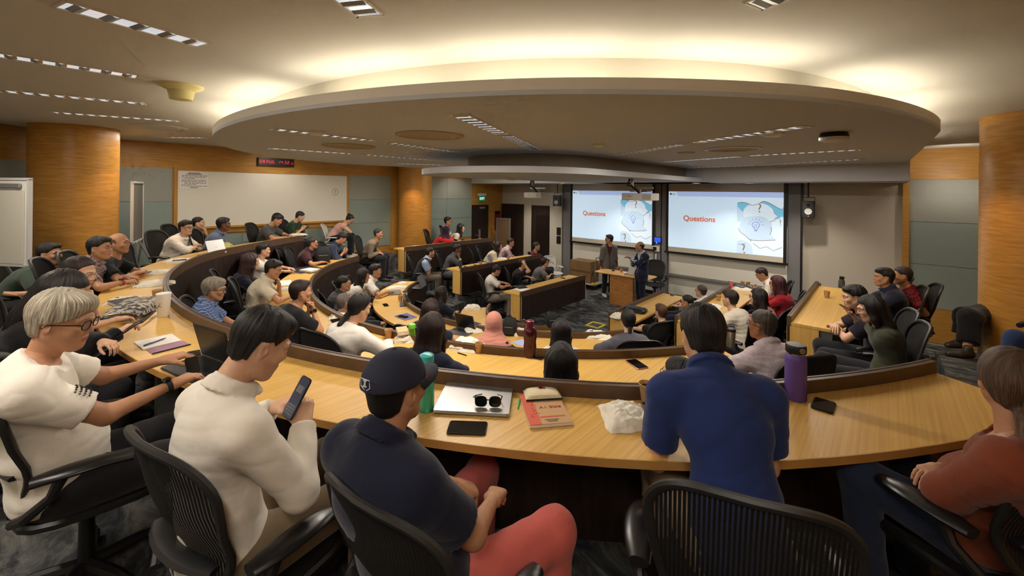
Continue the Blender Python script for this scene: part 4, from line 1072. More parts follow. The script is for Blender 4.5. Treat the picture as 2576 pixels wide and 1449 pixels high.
# --- back curved row, foreground
S('p1','man with silver hair','man with silver hair and glasses in white T-shirt, hands above a laptop',160,808,4,hh=1.22,hip=(-1.93,1.80),chair_at=(-1.88,1.88,48,1),near=True,hair='grey',hc=(168,158,140),skin='tan',top=(232,226,214),psi=48,hps=72,pitch=12,glass=True,arms=(UZ(415,905,2.06),UZ(432,968,2.06)),hands=('type','type'),girth=1.18,shw=1.1,poles=([-.3,.6,-.8],[0,-.3,-1]),bottom=(36,36,40),shoes=(40,38,36))
S('p52','man in white dress shirt','man in white dress shirt typing on a phone held over the desk',658,866,4,hh=1.21,hip=(-.985,1.465),neckl=.10,chair_at=(-.95,1.53,30,.95),chairback=.10,near=True,hair='thick',hc=(22,19,18),skin='fair',top=(226,219,206),sleeve='cuff',collar=True,psi=34,hps=46,pitch=28,arms=(UY(690,1026,1.78),UY(762,1066,1.62)),hands=('phone','phone'),girth=1.02,shw=1.12,bottom=(116,100,78),poles=([-.4,.7,-.6],[-.4,-.7,-.6]))
S('p51','man in navy baseball cap','man in navy baseball cap, navy polo and salmon trousers with clasped hands',1000,975,4,hip=(-.27,1.33),chair_at=(-.22,1.37,34,.9),near=True,hair='cap',hc=(20,18,18),skin='tan',top=(30,33,50),collar=True,psi=34,hps=32,pitch=2,arms=(UY(1205,1240,1.62),UY(1240,1258,1.50)),hands=('fist','fist'),girth=1.12,shw=1.1,bottom=(206,104,96),leg_spread=.2,knee=((UY(1215,1185,2.0),UY(1200,1560,2.0)),(UY(1395,1335,1.5),UY(1360,1800,1.5))),shoes=(60,56,50))
S('p50','man in royal blue polo','broad man in royal blue polo hunched forward over the desk',1768,850,4,near=True,hh=1.17,hair='thick',hc=(22,19,18),skin='fair',top=(40,56,106),collar=True,psi=4,hps=8,pitch=24,arms=('elbows','elbows'),neckl=.04,girth=1.0,shw=1.1,hipoff=.16,chair_at=(.73,1.34,21.6,.95),bottom=(170,150,122))
S('p48','woman in rust brown top','woman with tied brown hair in rust brown top, sitting with folded arms',2545,965,4,near=True,fem=True,hair='lowpony',hc=(84,62,46),skin='tan',top=(122,62,40),sleeve='roll',psi=-24,hps=34,hip=(1.80,1.60),chair_at=(1.79,1.59,-12,1),arms=('crosslow','crosslow'),girth=1.1,bottom=(44,54,78),legs='jeans',knee=((UY(2160,1190,1.75),UY(2190,1500,1.75)),(UY(2290,1165,1.95),UY(2300,1450,1.95))))
# --- third row from the front (curved), people between the two big desks
S('p25','man in dark blue shirt reading phone','man in dark blue shirt looking down at phone behind black backpack',860,600,3,skin='tan',top=(48,58,78),collar=True,sleeve='roll',arms=('phone','phone'),hands=('phone','phone'),pitch=32,hair='sidepart')
S('p24','man in maroon polo','man in maroon polo and glasses sitting behind black backpack',786,612,3,skin='tan',top=(66,36,40),collar=True,arms=('desk','desk'),hair='crew',hc=(46,40,36),glass=True,dh=-4)
S('p15','young man half hidden by long-haired woman','young man with dark hair half hidden behind the woman with dark red hair',663,630,3,skin='fair',top=(214,208,200),arms=('desk','desk'),hair='thick')
S('p14','woman with long dark red hair','woman with very long dark red hair in navy top below the tall dark panel',632,660,3,fem=True,hair='longwave',hc=(50,24,24),skin='fair',top=(30,32,46),sleeve='long',arms=('desk','desk'))
S('p17','man with wild grey hair','grey-haired man with glasses in blue checked shirt next to the curved panel',540,728,3,skin='tan',hair='grey',hc=(140,130,114),top=(72,90,128),pat='check',collar=True,arms=('lap','lap'),glass=True,psi=62,hps=68,hseed=3,pitch=8)
S('p16','smiling man in cream shirt','smiling man in cream short-sleeved shirt leaning onto the desk, chin on hand',688,678,3,skin='tan',hair='spiky',hc=(30,24,20),top=(206,196,172),collar=True,arms=('chin','desk'),psi=58,hps=76,pitch=16,girth=1.1)
S('p18','man in black T-shirt with tattooed forearm','man in black T-shirt with tattooed forearm and hands folded at chin',757,735,3,skin='tan',hair='sidepart',hc=(40,28,22),top=(27,27,29),arms=('chin','chin'),hands=('fist','fist'),psi=38,hps=50,girth=1.1)
S('p19','woman with low ponytail in white shirt','woman with low black ponytail in loose white shirt seen from behind',905,775,3,fem=True,hair='lowpony',hc=(22,19,18),skin='fair',top=(222,217,208),sleeve='long',arms=('desk','desk'),psi=30,hps=42,pitch=18,girth=1.2)
S('p20','woman with long brown hair in navy blouse','woman with long brown hair in navy blouse, back to camera, beside green bottle',1090,828,3,fem=True,hair='long',hc=(40,26,23),skin='fair',top=(34,38,56),arms=('desk','desk'),psi=22,hps=20,girth=1.05)
S('p21','black-haired woman just behind the front rail','woman in black, only her straight black hair and shoulder above the rail',1412,912,3,fem=True,hair='long',hc=(22,18,18),skin='fair',top=(24,24,26),arms=('lap','lap'),hh=1.12,psi=6,hps=8)
S('p22','man hidden by the royal blue polo','man with round glasses hidden behind the man in royal blue polo',1706,948,3,hair='short',skin='fair',top=(60,60,66),arms=('lap','lap'),hh=1.10,psi=-5,hps=-30,glass=True)
S('p23','man in pale lilac shirt','man with greying hair and black glasses in pale lilac shirt',1916,818,3,hair='short',hc=(66,58,52),skin='brown',top=(196,184,190),collar=True,pat='dots',arms=('desk','desk'),psi=-14,hps=-34,glass=True,girth=1.2)
# --- second row (curved)
S('p29','man in white polo','young man in white polo near end of the second curved desk',945,682,2,skin='tan',hair='thick',hc=HB,top=(218,212,202),collar=True,arms=('lap','desk'),psi=72,hps=80)
S('p28','woman in white sleeveless blouse','woman with long black hair in white sleeveless blouse, hands clasped',914,695,2,fem=True,hair='long',hc=(26,20,20),skin='tan',top=(222,216,204),sleeve='none',arms=('lap','lap'),psi=66,hps=72,pitch=6)
S('p26','man in dark grey polo','heavy man in dark grey polo sitting against the dark curved panel',866,714,2,skin='tan',hair='short',top=(62,62,64),collar=True,arms=('chair','chair'),psi=58,hps=70,girth=1.2)
S('p27','man with grey crew cut','man with grey crew cut, hidden by the ponytail woman in white shirt',868,760,2,hair='thin',hc=(112,102,94),skin='tan',top=(34,36,40),sleeve='long',arms=('chair','desk'),psi=45,hps=48)
S('p30','brown-haired woman beside the open laptop','woman with brown hair in dark navy T-shirt working beside the open laptop',1086,778,2,fem=True,hair='long',hc=(48,33,28),skin='fair',top=(36,40,54),arms=('desk','desk'),psi=24,hps=30)
S('p31','dark-haired woman on the pit floor','dark-haired woman half hidden at the small innermost curved desk',1113,738,1,fem=True,hair='bob',hc=(40,28,26),skin='fair',top=(30,32,42),arms=('desk','desk'),psi=40,hps=42)
S('p32','woman in dusty pink hijab','woman in dusty pink hijab and black top with backpack before her',1243,815,2,fem=True,hair='hijab',hc=(196,132,116),skin='tan',top=(26,26,28),sleeve='long',arms=('desk','desk'),psi=10,hps=12)
S('p33','woman with long black hair in white blouse','woman with straight black hair in white blouse facing the lectern',1412,832,2,fem=True,hair='long',hc=(22,18,18),skin='fair',top=(216,212,204),sleeve='long',arms=('desk','desk'),psi=2,hps=10)
S('p34','woman with ponytail in grey sweater','woman with black ponytail in slate grey sweater resting on the desk',1580,805,2,fem=True,hair='lowpony',hc=(24,20,20),skin='fair',top=(90,90,98),sleeve='long',arms=('desk','desk'),psi=-2,hps=4)
# --- right wing
S('p36','person with curly brown hair','person with curly brown hair in black top at the lowest right desk',1662,785,1,kind='R',hair='spiky',hc=(84,56,38),skin='fair',top=BLACK_S,arms=('desk','desk'),hseed=5,psi=-22,hps=-14)
S('p37','man with glasses in navy jacket','man with dark hair and glasses in navy jacket turning to the left',1728,760,1,kind='R',skin='tan',hair='short',top=NAVY,sleeve='long',arms=('desk','desk'),glass=True,psi=-45,hps=-50)
S('p38','balding man at the far end of lowest right desk','balding man in white shirt at far end of the lowest right desk',1763,732,1,kind='R',hair='thin',hc=(70,58,50),skin='fair',top=(214,210,204),collar=True,arms=('desk','desk'),psi=-45,hps=-40,glass=True)
S('p39','short-haired person in cream shirt','person with short dark hair in cream shirt at the middle right desk',1836,752,2,kind='R',hair='thick',hc=(40,28,24),skin='fair',top=(206,198,182),arms=('desk','desk'),psi=-34,hps=-30)
S('p40','woman in dusty rose top','dark-haired woman with glasses in dusty rose top at middle right desk',1906,748,2,kind='R',fem=True,hair='bob',hc=(30,22,22),skin='fair',top=(150,98,98),arms=('desk','desk'),psi=-42,hps=-45,glass=True)
S('p41','woman with long wine-red hair','woman with long wine-red hair and red cardigan by the right screen',1953,714,2,kind='R',fem=True,hair='longwave',hc=(70,26,32),skin='fair',top=(156,32,40),sleeve='long',arms=('desk','desk'),psi=-52,hps=-50,glass=True,girth=1.15)
S('p42','man in white polo with red collar','man in white polo with red collar bending over his phone',1916,690,2,kind='R',hair='crew',hc=(40,34,32),skin='tan',top=(220,212,198),collar=True,arms=('phone','phone'),hands=('phone','phone'),pitch=30,psi=-60,hps=-66,girth=1.15)
S('p45','man in navy shirt on the top right step','man in navy shirt at topmost right desk, looking at the lectern',2222,698,3,kind='R',hair='thick',skin='tan',top=(36,40,58),collar=True,sleeve='roll',arms=('clasp','clasp'),psi=-58,hps=-70,hipoff=.14)
S('p46','person in dark red checked shirt','person in dark red checked shirt behind the man in navy shirt',2268,694,3,kind='R',hair='short',hc=(40,30,28),skin='tan',top=(110,36,40),pat='floral',arms=('chair','chair'),psi=-58,hps=-60,hipoff=.10)
S('p43','short-haired person leaning on folded arms','person with short black hair leaning on folded arms at the right',2148,748,3,kind='R',hair='thick',skin='fair',top=(44,38,50),arms=('fold','fold'),psi=-60,hps=-66,pitch=8)
S('p44','woman in olive jacket','woman with long black hair in olive jacket holding a black case',2190,778,3,kind='R',fem=True,hair='long',hc=(24,20,20),skin='fair',top=(62,64,48),sleeve='roll',arms=(UZ(2160,800,1.72),UZ(2140,788,1.8)),hands=('relax','flat'),psi=-58,hps=-66,pitch=12,hipoff=.12)
# --- left wing
S('p13','man in beige sweater','man in beige sweater leaning back at the end of topmost left desk',952,588,3,kind='L',hh=1.12,v=-4.35,skin='tan',hair='crew',hc=(50,42,36),top=(136,120,98),sleeve='long',arms=('lap','lap'),psi=86,hps=88)
S('p58','young man in white T-shirt against the fabric wall','young man with glasses in white T-shirt seated against the fabric wall',1127,557,3,kind='L',v=-5.65,sit=.46,skin='tan',hair='thick',top=(206,200,190),arms=('lap','lap'),glass=True,psi=88,hps=92)
S('p56','woman in dark patterned hijab','woman in dark patterned hijab and bright red tunic',1123,581,3,kind='L',v=-4.6,sit=.46,fem=True,hair='hijab',hc=(50,34,50),skin='brown',top=(190,40,42),sleeve='long',arms=('fold','fold'),glass=True,psi=92,hps=92)
S('p57','woman with long hair in white jacket','woman with long black hair in white jacket over black top',1160,574,3,kind='L',v=-4.75,sit=.46,fem=True,hair='long',hc=(24,20,20),skin='fair',top=(30,28,30),jacket=((214,206,192),'jacket'),arms=('lap','lap'),psi=92,hps=95)
S('p59','man with folded arms in two-tone polo','man in black, white and light blue polo with folded arms',1083,635,2,kind='L',v=-3.25,skin='tan',hair='short',top=(150,168,196),jacket=((36,36,42),'vest'),collar=True,arms=('cross','cross'),psi=84,hps=70,bottom=(92,84,74))
S('p60','man in grey polo with hand on cheek','dark-skinned man in grey polo propping his cheek on his hand',1150,627,2,kind='L',v=-3.2,skin='dark',hair='thick',top=(76,76,80),collar=True,arms=('lap','cheek'),hands=('relax','fist'),psi=90,hps=84,bottom=(110,108,108))
S('p61','woman in cream blouse gesturing','woman in cream short-sleeved blouse raising her hands as she talks',1254,620,2,kind='L',v=-3.15,fem=True,hair='long',hc=(34,24,22),skin='fair',top=(208,196,172),arms=('ges','ges'),hands=('relax','flat'),psi=94,hps=88)
S('p62','man in pink checked shirt','man in pink checked shirt holding up a tablet',1285,610,2,kind='L',v=-3.3,skin='tan',hair='thick',hc=(34,28,26),top=(164,138,144),pat='check',collar=True,sleeve='roll',arms=('ges','ges'),hands=('phone','point'),glass=True,psi=92,hps=90)
S('p63','person in maroon sweater by the louvred door','person in maroon sweater by the louvred door, arm along a white chair',1350,620,1,kind='L',v=-3.3,v_clamp=False,skin='tan',hair='short',hc=(44,34,30),top=(92,30,34),sleeve='long',arms=('desk','side'),glass=True,psi=100,hps=98)
S('p64','man in loose white T-shirt','man with short hair in loose white T-shirt looking down at lowest left desk',1249,681,1,kind='L',v=-1.95,skin='tan',hair='spiky',hc=(30,25,24),top=(214,208,196),arms=('desk','desk'),pitch=20,psi=78,hps=72,bottom=(150,140,126),hipoff=.16)
S('p65','man in black T-shirt scratching his head','man in black T-shirt with one hand raised to his head',1314,665,1,kind='L',v=-1.95,skin='fair',hair='thick',top=BLACK_S,arms=('desk','head'),hands=('relax','fist'),psi=84,hps=80)
S('p66','woman with ponytail in grey T-shirt','woman with ponytail and glasses in grey T-shirt holding a black strap',1371,661,1,kind='L',v=-1.95,fem=True,hair='lowpony',hc=(34,26,26),skin='fair',top=(112,108,108),arms=('lap','clasp'),glass=True,psi=90,hps=88,girth=1.1)
# --- speakers
def stander(key, label, px, pyfeet, pyhead, psi, hps, **kw):
    g = UZ(px, pyfeet, 0.0); h = UY(px, pyhead, g[1]); person(key, label, h, 0.0, psi, hps, stand=True, **kw)
stander('s1','standing man in grey blazer over maroon top, white shoes, behind the lectern',1532,747,602,165,-75,hair='sidepart',skin='tan',top=(82,46,48),jacket=((104,104,102),'jacket'),sleeve='long',arms=('side','side'),glass=True,bottom=(34,36,44),shoes=(214,212,206))
stander('s2','standing man in dark navy suit and light blue shirt facing the audience',1609,780,620,-100,-80,hair='balding',hc=(36,28,24),skin='tan',top=(186,200,220),collar=True,jacket=((32,36,54),'jacket'),sleeve='long',arms=('ges','phone'),hands=('relax','phone'),bottom=(30,34,50))
# --- sitter behind the right column and a knee at the right edge
person('p47','person in long black skirt and sandals sitting behind the right column',UY(2515,655,5.35),1.2,-80,-80,hair='short',top=(40,40,44),legs='skirt',bottom=(24,24,26),arms=('lap','lap'),hands=('relax','relax'),shoes=(52,44,38),skin='tan',knee=((UY(2428,795,4.95),UY(2420,870,4.9)),(UY(2440,800,4.75),UY(2432,905,4.6))))
chair('white plastic armchair behind the right wooden column', PEOPLE['p47']['base']+np.array([.03,.03,0]), -80, white=True, group='white visitor chairs')
kp = UY(2556,854,3.3)
person('p49','seated person at right edge, only a blue denim knee showing',np.array([4.62,3.35,2.40]),1.2,-88,-80,hair='short',top=(70,72,78),bottom=(44,58,92),arms=('lap','lap'),hip=(4.62,3.36),knee=((kp,kp+np.array([-.12,.02,-.46])),(kp+np.array([.05,-.16,-.08]),kp+np.array([.08,-.2,-.52]))))
chair('black mesh swivel chair of the person with denim knee, right edge', (4.58,3.35,1.2), -88, group='black mesh swivel chairs at the desks')
# --- empty chairs
E = lambda lab, p, psi, white=False: chair(lab, p, psi, white=white, group='white visitor chairs' if white else 'black mesh swivel chairs at the desks')
def floor_at(px, py, tier): 
    q = UZ(px, py, TIER[tier-1]+.85); q[2] = TIER[tier-1]; return q
E('empty black mesh swivel chair beside the bald man in black', floor_at(368,645,4), 68)
E('empty black mesh swivel chair left of the man in maroon polo', floor_at(742,652,3), 70)
E('empty black mesh swivel chair between cheek-propping man and gesturing woman', UVp(1208,648,-3.3)*np.array([1,1,0])+np.array([0,0,TIER[1]]), 80)
E('empty black mesh swivel chair beside the woman in patterned hijab', UVp(1096,592,-4.75)*np.array([1,1,0])+np.array([0,0,TIER[2]]), 85)
E('empty white plastic armchair with raised loop arms by the pillar', UUp(1392,650,4.0)*np.array([1,1,0]), 150, True)
E('empty black mesh swivel chair behind the lectern at the screens', UY(1648,690,11.5)*np.array([1,1,0]), 200)
E('empty black mesh swivel chair beside curly-haired person at lowest right desk', floor_at(1668,845,1)+np.array([.35,-.15,0]), -20)
E('empty black mesh swivel chair at far end of middle right desk', R2W(1.9,3.65,TIER[1]), -50)
E('empty black mesh swivel chair at far end of topmost right desk', R2W(1.1,4.75,TIER[2]), -50)
E('empty black mesh swivel chair at the left edge behind the scrunchie woman', floor_at(30,760,4), 60)
# ------------------------------------------------------------------ things on the desks
TZ = [t+DESK_H for t in TIER]
CANVAS = mat('cotton_canvas', (230,225,210), .92, spec=.1, bump=(60,.25), noise=(14,.05))
INK = mat('black_ink', (24,24,24), .7)
KRAFT = mat('kraft_paper', (190,150,104), .8); KRAFT_IN = mat('kraft_inside', (206,170,124), .8)
PHONE_B = mat('phone_body', (18,18,20), .3); PHONE_S = mat('phone_glass', (8,8,10), .08, spec=.6)
SILVER = mat('silver_aluminium', (172,170,168), .32, metal=.75); SPACE = mat('dark_laptop', (44,44,46), .42, metal=.3)
SCRN = mat('laptop_screen', (14,15,19), .4, spec=.3); KEYS = mat('laptop_keys', (20,20,21), .5)
PAPER = mat('white_paper', (234,230,222), .8)
def quad(c, z):
    """corner pixels (back-left, back-right, front-right, front-left) -> centre, angle, width, depth"""
    P = [UZ(x, y, z) for x, y in c]; ctr = sum(P)/4; a = (P[1]-P[0]+P[2]-P[3])/2; b = (P[0]-P[3]+P[1]-P[2])/2
    return ctr, math.atan2(a[1], a[0]), np.linalg.norm(a[:2]), np.linalg.norm(b[:2])
def on(px, py, tier, dz=0.0): return UZ(px, py, TZ[tier-1]+dz)+np.array([0,0,.001])
def simple(name, mb, m, label, cat, loc, rz=0.0, group=None, smooth=True):
    o = mb.build(name, m, None, smooth, loc, (0,0,rz)); return tag(o, label, cat, group)
_tote = {}
def tote(px, py, tier, label, rz=0.0, s=1.0, z=None, w=.30, d=.22, emblem=True, dz=0):
    """folded cotton bag: a slumped stack of soft layers"""
    k = int(px+py) % 4
    if k not in _tote:
        n, m = 26, 20; mb = MB()
        def layer(z0, th, cx, cy, sx, sy, ph):
            V = []; F = []
            for side in (0,1):
                for j in range(m):
                    for i in range(n):
                        x = i/(n-1)*2-1; y = j/(m-1)*2-1; e = max(0.0,(1-abs(x)**5)*(1-abs(y)**5))
                        X = cx+sx*x*(1+.05*math.sin(3*y+ph)+.03*math.sin(7*y+2*ph)); Y = cy+sy*y*(1+.06*math.sin(2.6*x+ph)+.03*math.sin(8*x+ph))
                        top = z0+th*e**.5*(1+.22*math.sin(5*x+3*y+ph)+.16*math.sin(9*y-4*x+2*ph)+.10*math.sin(17*x+6*y))
                        V.append((X, Y, top if side == 0 else z0*.6+.0005))
            for side in (0,1):
                o = side*n*m
                for j in range(m-1):
                    for i in range(n-1):
                        q = (o+j*n+i, o+j*n+i+1, o+(j+1)*n+i+1, o+(j+1)*n+i); F.append(q if side == 0 else q[::-1])
            mb.add(V, F)
        layer(0, .020, 0, 0, .50, .375, k); layer(.012, .022, .02, -.03, .45, .31, k+1.7); layer(.026, .016, -.06+.04*(k%2), .05, .32, .21, k+3.1)
        o = mb.build('tote_bag', CANVAS, None)
        def topz(X, Y):
            best = 0
            for (z0, th, cx, cy, sx, sy, ph) in ((0,.020,0,0,.50,.375,k),(.012,.022,.02,-.03,.45,.31,k+1.7),(.026,.016,-.06+.04*(k%2),.05,.32,.21,k+3.1)):
                x, y = (X-cx)/sx, (Y-cy)/sy
                if abs(x) < 1 and abs(y) < 1:
                    e = (1-abs(x)**5)*(1-abs(y)**5); best = max(best, z0+th*e**.5*(1+.22*math.sin(5*x+3*y+ph)+.16*math.sin(9*y-4*x+2*ph)+.10*math.sin(17*x+6*y)))
            return best
        if k in (0,3):
            for (x0, y0, w0, h0) in ((-.20,.02,.12,.04),(.02,.04,.04,.04),(.08,.05,.05,.03)):
                q = MB(); q.add([(x0+w0*(i/4-.5), y0+h0*(j/2-.5), topz(x0+w0*(i/4-.5), y0+h0*(j/2-.5))+.0015) for j in range(3) for i in range(5)], [(j*5+i,j*5+i+1,(j+1)*5+i+1,(j+1)*5+i) for j in range(2) for i in range(4)]); q.build('printed_mark', INK, o, fixn=False)
        _tote[k] = o; first = True
    else: o = copy_tree(_tote[k]); first = False
    p = on(px, py, tier, dz) if z is None else UZ(px, py, z); o.location = tuple(p); o.rotation_euler = (0,0,rz); o.scale = (w, d/.75, s)
    return tag(o, label, 'tote bag', 'folded white cotton tote bags')
_cup = {}
def cup(px, py, tier, label, r=.039, h=.088, z=None, dz=0):
    if 'c' not in _cup:
        o = MB().lathe([(.026,.0),(.027,.004),(.0385,.086),(.0400,.088),(.0385,.0895),(.0372,.087),(.0258,.006),(.001,.005)], n=28, cap=False).build('paper_cup', KRAFT, None)
        MB().lathe([(.0378,.085),(.0403,.086),(.0408,.0885),(.0398,.0905),(.0375,.089)], n=28, cap=False).build('rim', KRAFT_IN, o); MB().box((.032,0,.05), (.003,.011,.014)).build('printed_mark', INK, o); _cup['c'] = o
    else: o = copy_tree(_cup['c'])
    p = on(px, py, tier, dz) if z is None else UZ(px, py, z); o.location = tuple(p); o.rotation_euler = (0,0,(px*7 % 6)-.9); return tag(o, label, 'cup', 'kraft paper cups')
def phone(px, py, tier, label, rz=0.0, w=.075, l=.155, z=None, body=None, dz=0, M=None, screen=None, cams=False):
    o = MB().rbox((0,0,.0045), (w,l,.009), .012).build('phone', body or PHONE_B, None)
    MB().rbox((0,0,.0092), (w*.93,l*.965,.0008), .010).build('screen', screen or PHONE_S, o)
    if cams:
        m = MB()
        for (x,y) in ((-.014,.05),(-.014,.025),(.008,.05),(.008,.025)): m.lathe([(.0075,0),(.0075,.003)], (x,y,.0095), n=12)
        m.build('lens', mat('camera_lens', (190,190,195), .1, metal=1), o)
    if M is not None: o.matrix_world = M
    else:
        o.location = tuple(on(px, py, tier, dz) if z is None else UZ(px, py, z)); o.rotation_euler = (0,0,rz)
    return tag(o, label, 'phone')
def phone_quad(c, tier, label, **kw):
    z = TZ[tier-1]; ctr, a, w, d = quad(c, z)
    if w > d: w, d, a = d, w, a+PI/2
    o = phone(0, 0, tier, label, rz=a, w=w, l=d, z=z, **kw); o.location = (ctr[0], ctr[1], z+.001); return o
def laptop(loc, rz, label, open_=0, body=None, w=.32, d=.225, keys=True, logo=True, screen=None):
    """rz: direction (world angle) from the user towards the hinge = local +y"""
    b = body or SILVER; root = thing('laptop', label, 'laptop', loc, rz-PI/2)
    MB().rbox((0,0,.008), (w,d,.012), .012).build('base', b, root)
    if open_:
        kb = MB()
        for j in range(5):
            for i in range(12): kb.box((-w*.43+i*w*.078, d*.36-j*.021, .0146), (w*.066,.017,.0015))
        kb.build('keyboard', KEYS, root, smooth=False); MB().rbox((0,-d*.3,.0145), (w*.36,d*.28,.001), .005).build('trackpad', b, root)
        M = Matrix.Translation((0,d/2-.004,.014))@Matrix.Rotation(math.radians(open_),4,'X')
        lid = MB().rbox((0,d/2,-.003), (w,d,.006), .012, M=M).build('lid', b, root); MB().rbox((0,d/2,.0008), (w*.95,d*.9,.001), .004, M=M).build('screen', screen or SCRN, lid)
        if logo: MB().lathe([(.012,0),(.012,.0006)], n=14).build('emblem', STEEL, lid, loc=M@Vector((0,d/2,-.0066)), rot=M.to_euler())
    else:
        lid = MB().rbox((0,0,.0165), (w,d,.0045), .012).build('lid', b, root)
        if logo:
            g = MB(); g.lathe([(.013,0),(.013,.0008)], n=18); g.rbox((.003,.017,.0004), (.005,.008,.0008), .002); g.build('emblem', mat('dark_emblem',(40,40,42),.3), lid, loc=(0,0,.0188))
    return root
def pen(a, b, z, label, m):
    p, q = UZ(*a, z), UZ(*b, z); d = q-p; mid = (p+q)/2; L = np.linalg.norm(d)
    root = thing('pen', label, 'pen', (mid[0],mid[1],z+.006), math.atan2(d[1],d[0]))
    MB().tube([(-L/2,0,0),(L*.32,0,0),(L/2,0,0)], [.0048,.0048,.0015], 10).build('barrel', m, root); MB().tube([(-L*.5,0,.006),(-L*.2,0,.006)], .0016, 6).build('clip', STEEL, root); return root
def bottle(px, py, tier, label, prof, body, cap_prof=None, capm=None, extra=None, z=None, cat='bottle'):
    p = on(px, py, tier) if z is None else UZ(px, py, z); root = thing('water_bottle', label, cat, p)
    MB().lathe(prof, n=32).build('bottle_body', body, root)
    if cap_prof: MB().lathe(cap_prof, n=28).build('lid', capm, root)
    if extra: extra(root)
    return root
def book(c, tier, label, m, th=.012, dz=0, name='notebook', cat='notebook', cover=None):
    z = TZ[tier-1]+dz; ctr, a, w, d = quad(c, z); root = thing(name, label, cat, (ctr[0],ctr[1],z+.001), a)
    MB().box((0,0,th/2), (w*.985,d*.985,th*.8)).build('pages', PAPER, root, smooth=False); k = MB(); k.box((0,0,th-.0008), (w,d,.0016)); k.box((0,0,.0009), (w,d,.0016)); k.build('cover', m, root, smooth=False)
    return root, w, d, th
# ---- nearest big desk
c4 = lambda *q: quad(q, TZ[3])
ctr, a, w, d = c4((1120,970),(1290,978),(1282,1053),(1092,1042))
lap = laptop((ctr[0],ctr[1],TZ[3]+.001), a+PI/2, 'closed silver laptop with sunglasses on its lid, right of navy cap man', w=w, d=d)
def sunglasses():
    z = TZ[3]+.021; p = UZ(1228,1020,z); root = thing('sunglasses', 'black sunglasses lying on the closed silver laptop', 'sunglasses', (p[0],p[1],z+.001), a+.05)
    m = MB(); l = MB()
    for s in (-1,1):
        ring = [(s*.034+.027*math.copysign(abs(math.cos(t))**.75,math.cos(t)), -.012+.004*math.sin(t), .024+.022*math.copysign(abs(math.sin(t))**.75,math.sin(t))) for t in np.linspace(0,2*PI,20,endpoint=False)]
        m.tube(ring, .0028, 6, closed=True); l.add([(x,y,zz) for x,y,zz in ring], [tuple(range(20))]); m.tube([(s*.062,-.012,.034),(s*.066,.03,.03),(s*.04,.095,.006)], .0028, 6)
    m.tube([(-.008,-.012,.03),(0,-.013,.033),(.008,-.012,.03)], .0025, 6); m.build('frame', BLACKG, root); l.build('lens', mat('dark_green_lens',(14,24,20),.08), root, fixn=False)
sunglasses()
phone_quad([(1129,1062),(1226,1065),(1223,1098),(1125,1094)], 4, 'black phone in thick case below the closed silver laptop')
pen((1309,994),(1302,1031), TZ[3], 'bright green pen beside the orange paperback', mat('green_pen',(70,180,60),.35))
root, w, d, th = book([(1311,997),(1400,992),(1440,1070),(1326,1081)], 4, 'orange and tan paperback with lettered cover under cream pencil pouch', mat('tan_cover',(190,150,104),.7), .016, name='paperback', cat='book')
MB().box((-w*.36,0,th+.0004), (w*.28,d,.001)).build('spine_band', mat('orange_cover',(206,88,56),.7), root, smooth=False)
MB().box((.10*w,-d*.30,th+.0004), (w*.60,.010,.001)).build('cover_stripe', mat('red_cover',(196,84,60),.7), root, smooth=False)
redink = mat('red_ink',(170,54,40),.7)
text('lettering','A.I. Bible', .030, redink, root, (.14*w,-.02*d,th+.0006), (0,0,0)); 
for k in range(3): MB().box((.05*w,-d*(.38+.03*k),th+.0004), (w*(.34-.06*k),.0025,.0008)).build('small_print', INK, root, smooth=False)
dots = MB(); rr = random.Random(2)
for k in range(26): dots.lathe([(.0028,0),(.0028,.0006)], (-.30*w+rr.uniform(-.09,.12)*w, rr.uniform(-.3,.36)*d, th+.0009), n=8)
dots.build('cover_dots', mat('maroon_ink',(120,36,30),.7), root)
def pouch(c, z, label, m, th=.02, emblem=None, zip_=True, name='pencil_pouch'):
    ctr, a, w, d = quad(c, z); root = thing(name, label, 'pouch', (ctr[0],ctr[1],z+.002), a); V = []; F = []; n = 12
    for j in range(n):
        for i in range(n):
            x, y = i/(n-1)-.5, j/(n-1)-.5; e = max(0,(1-(2*x)**4)*(1-(2*y)**4)); V.append((x*w,y*d,th*e**.5))
    for j in range(n):
        for i in range(n):
            x, y = i/(n-1)-.5, j/(n-1)-.5; V.append((x*w,y*d,-.0005))
    for o, fl in ((0,0),(n*n,1)):
        for j in range(n-1):
            for i in range(n-1):
                q = (o+j*n+i, o+j*n+i+1, o+(j+1)*n+i+1, o+(j+1)*n+i); F.append(q if not fl else q[::-1])
    MB().add(V, F).build('pouch_body', m, root, fixn=False)
    if zip_: MB().tube([(-w*.5,-d*.5,.003),(w*.5,-d*.5,.003)], .004, 6).build('zip', INK, root)
    if emblem: 
        e = MB(); e.lathe([(.013,0),(.013,.001),(.008,.001),(.008,0)], (-.006,d*.16,th+.0006), n=16); e.box((.008,d*.1,th+.001), (.018,.005,.001)); e.box((.012,d*.18,th+.001), (.005,.018,.001)); e.build('emblem', redink, root)
    return root
pouch([(1317,982),(1407,979),(1412,1004),(1322,1011)], TZ[3]+.018, 'cream pencil pouch with red emblem on the orange paperback', mat('cream_canvas',(222,210,176),.9,bump=(80,.2)), .026, emblem=1)
cup(1627,1009,4,'kraft paper cup standing left of the royal blue polo')
ctr, a, w, d = c4((1508,1020),(1622,1020),(1638,1083),(1524,1088)); o = tote(1574,1053,4,'folded white tote bag beside the elbow of the royal blue polo', a, w=w, d=d, s=1.3)
for q_ in list(o.children): bpy.data.objects.remove(q_)
book([(1617,1016),(1668,1014),(1712,1085),(1668,1088)], 4, 'slim black folder partly under the arm in royal blue', mat('black_cover',(24,24,26),.5), .008, name='folder', cat='folder')
PURP = mat('purple_powder_coat',(96,72,150),.5,bump=(400,.08))
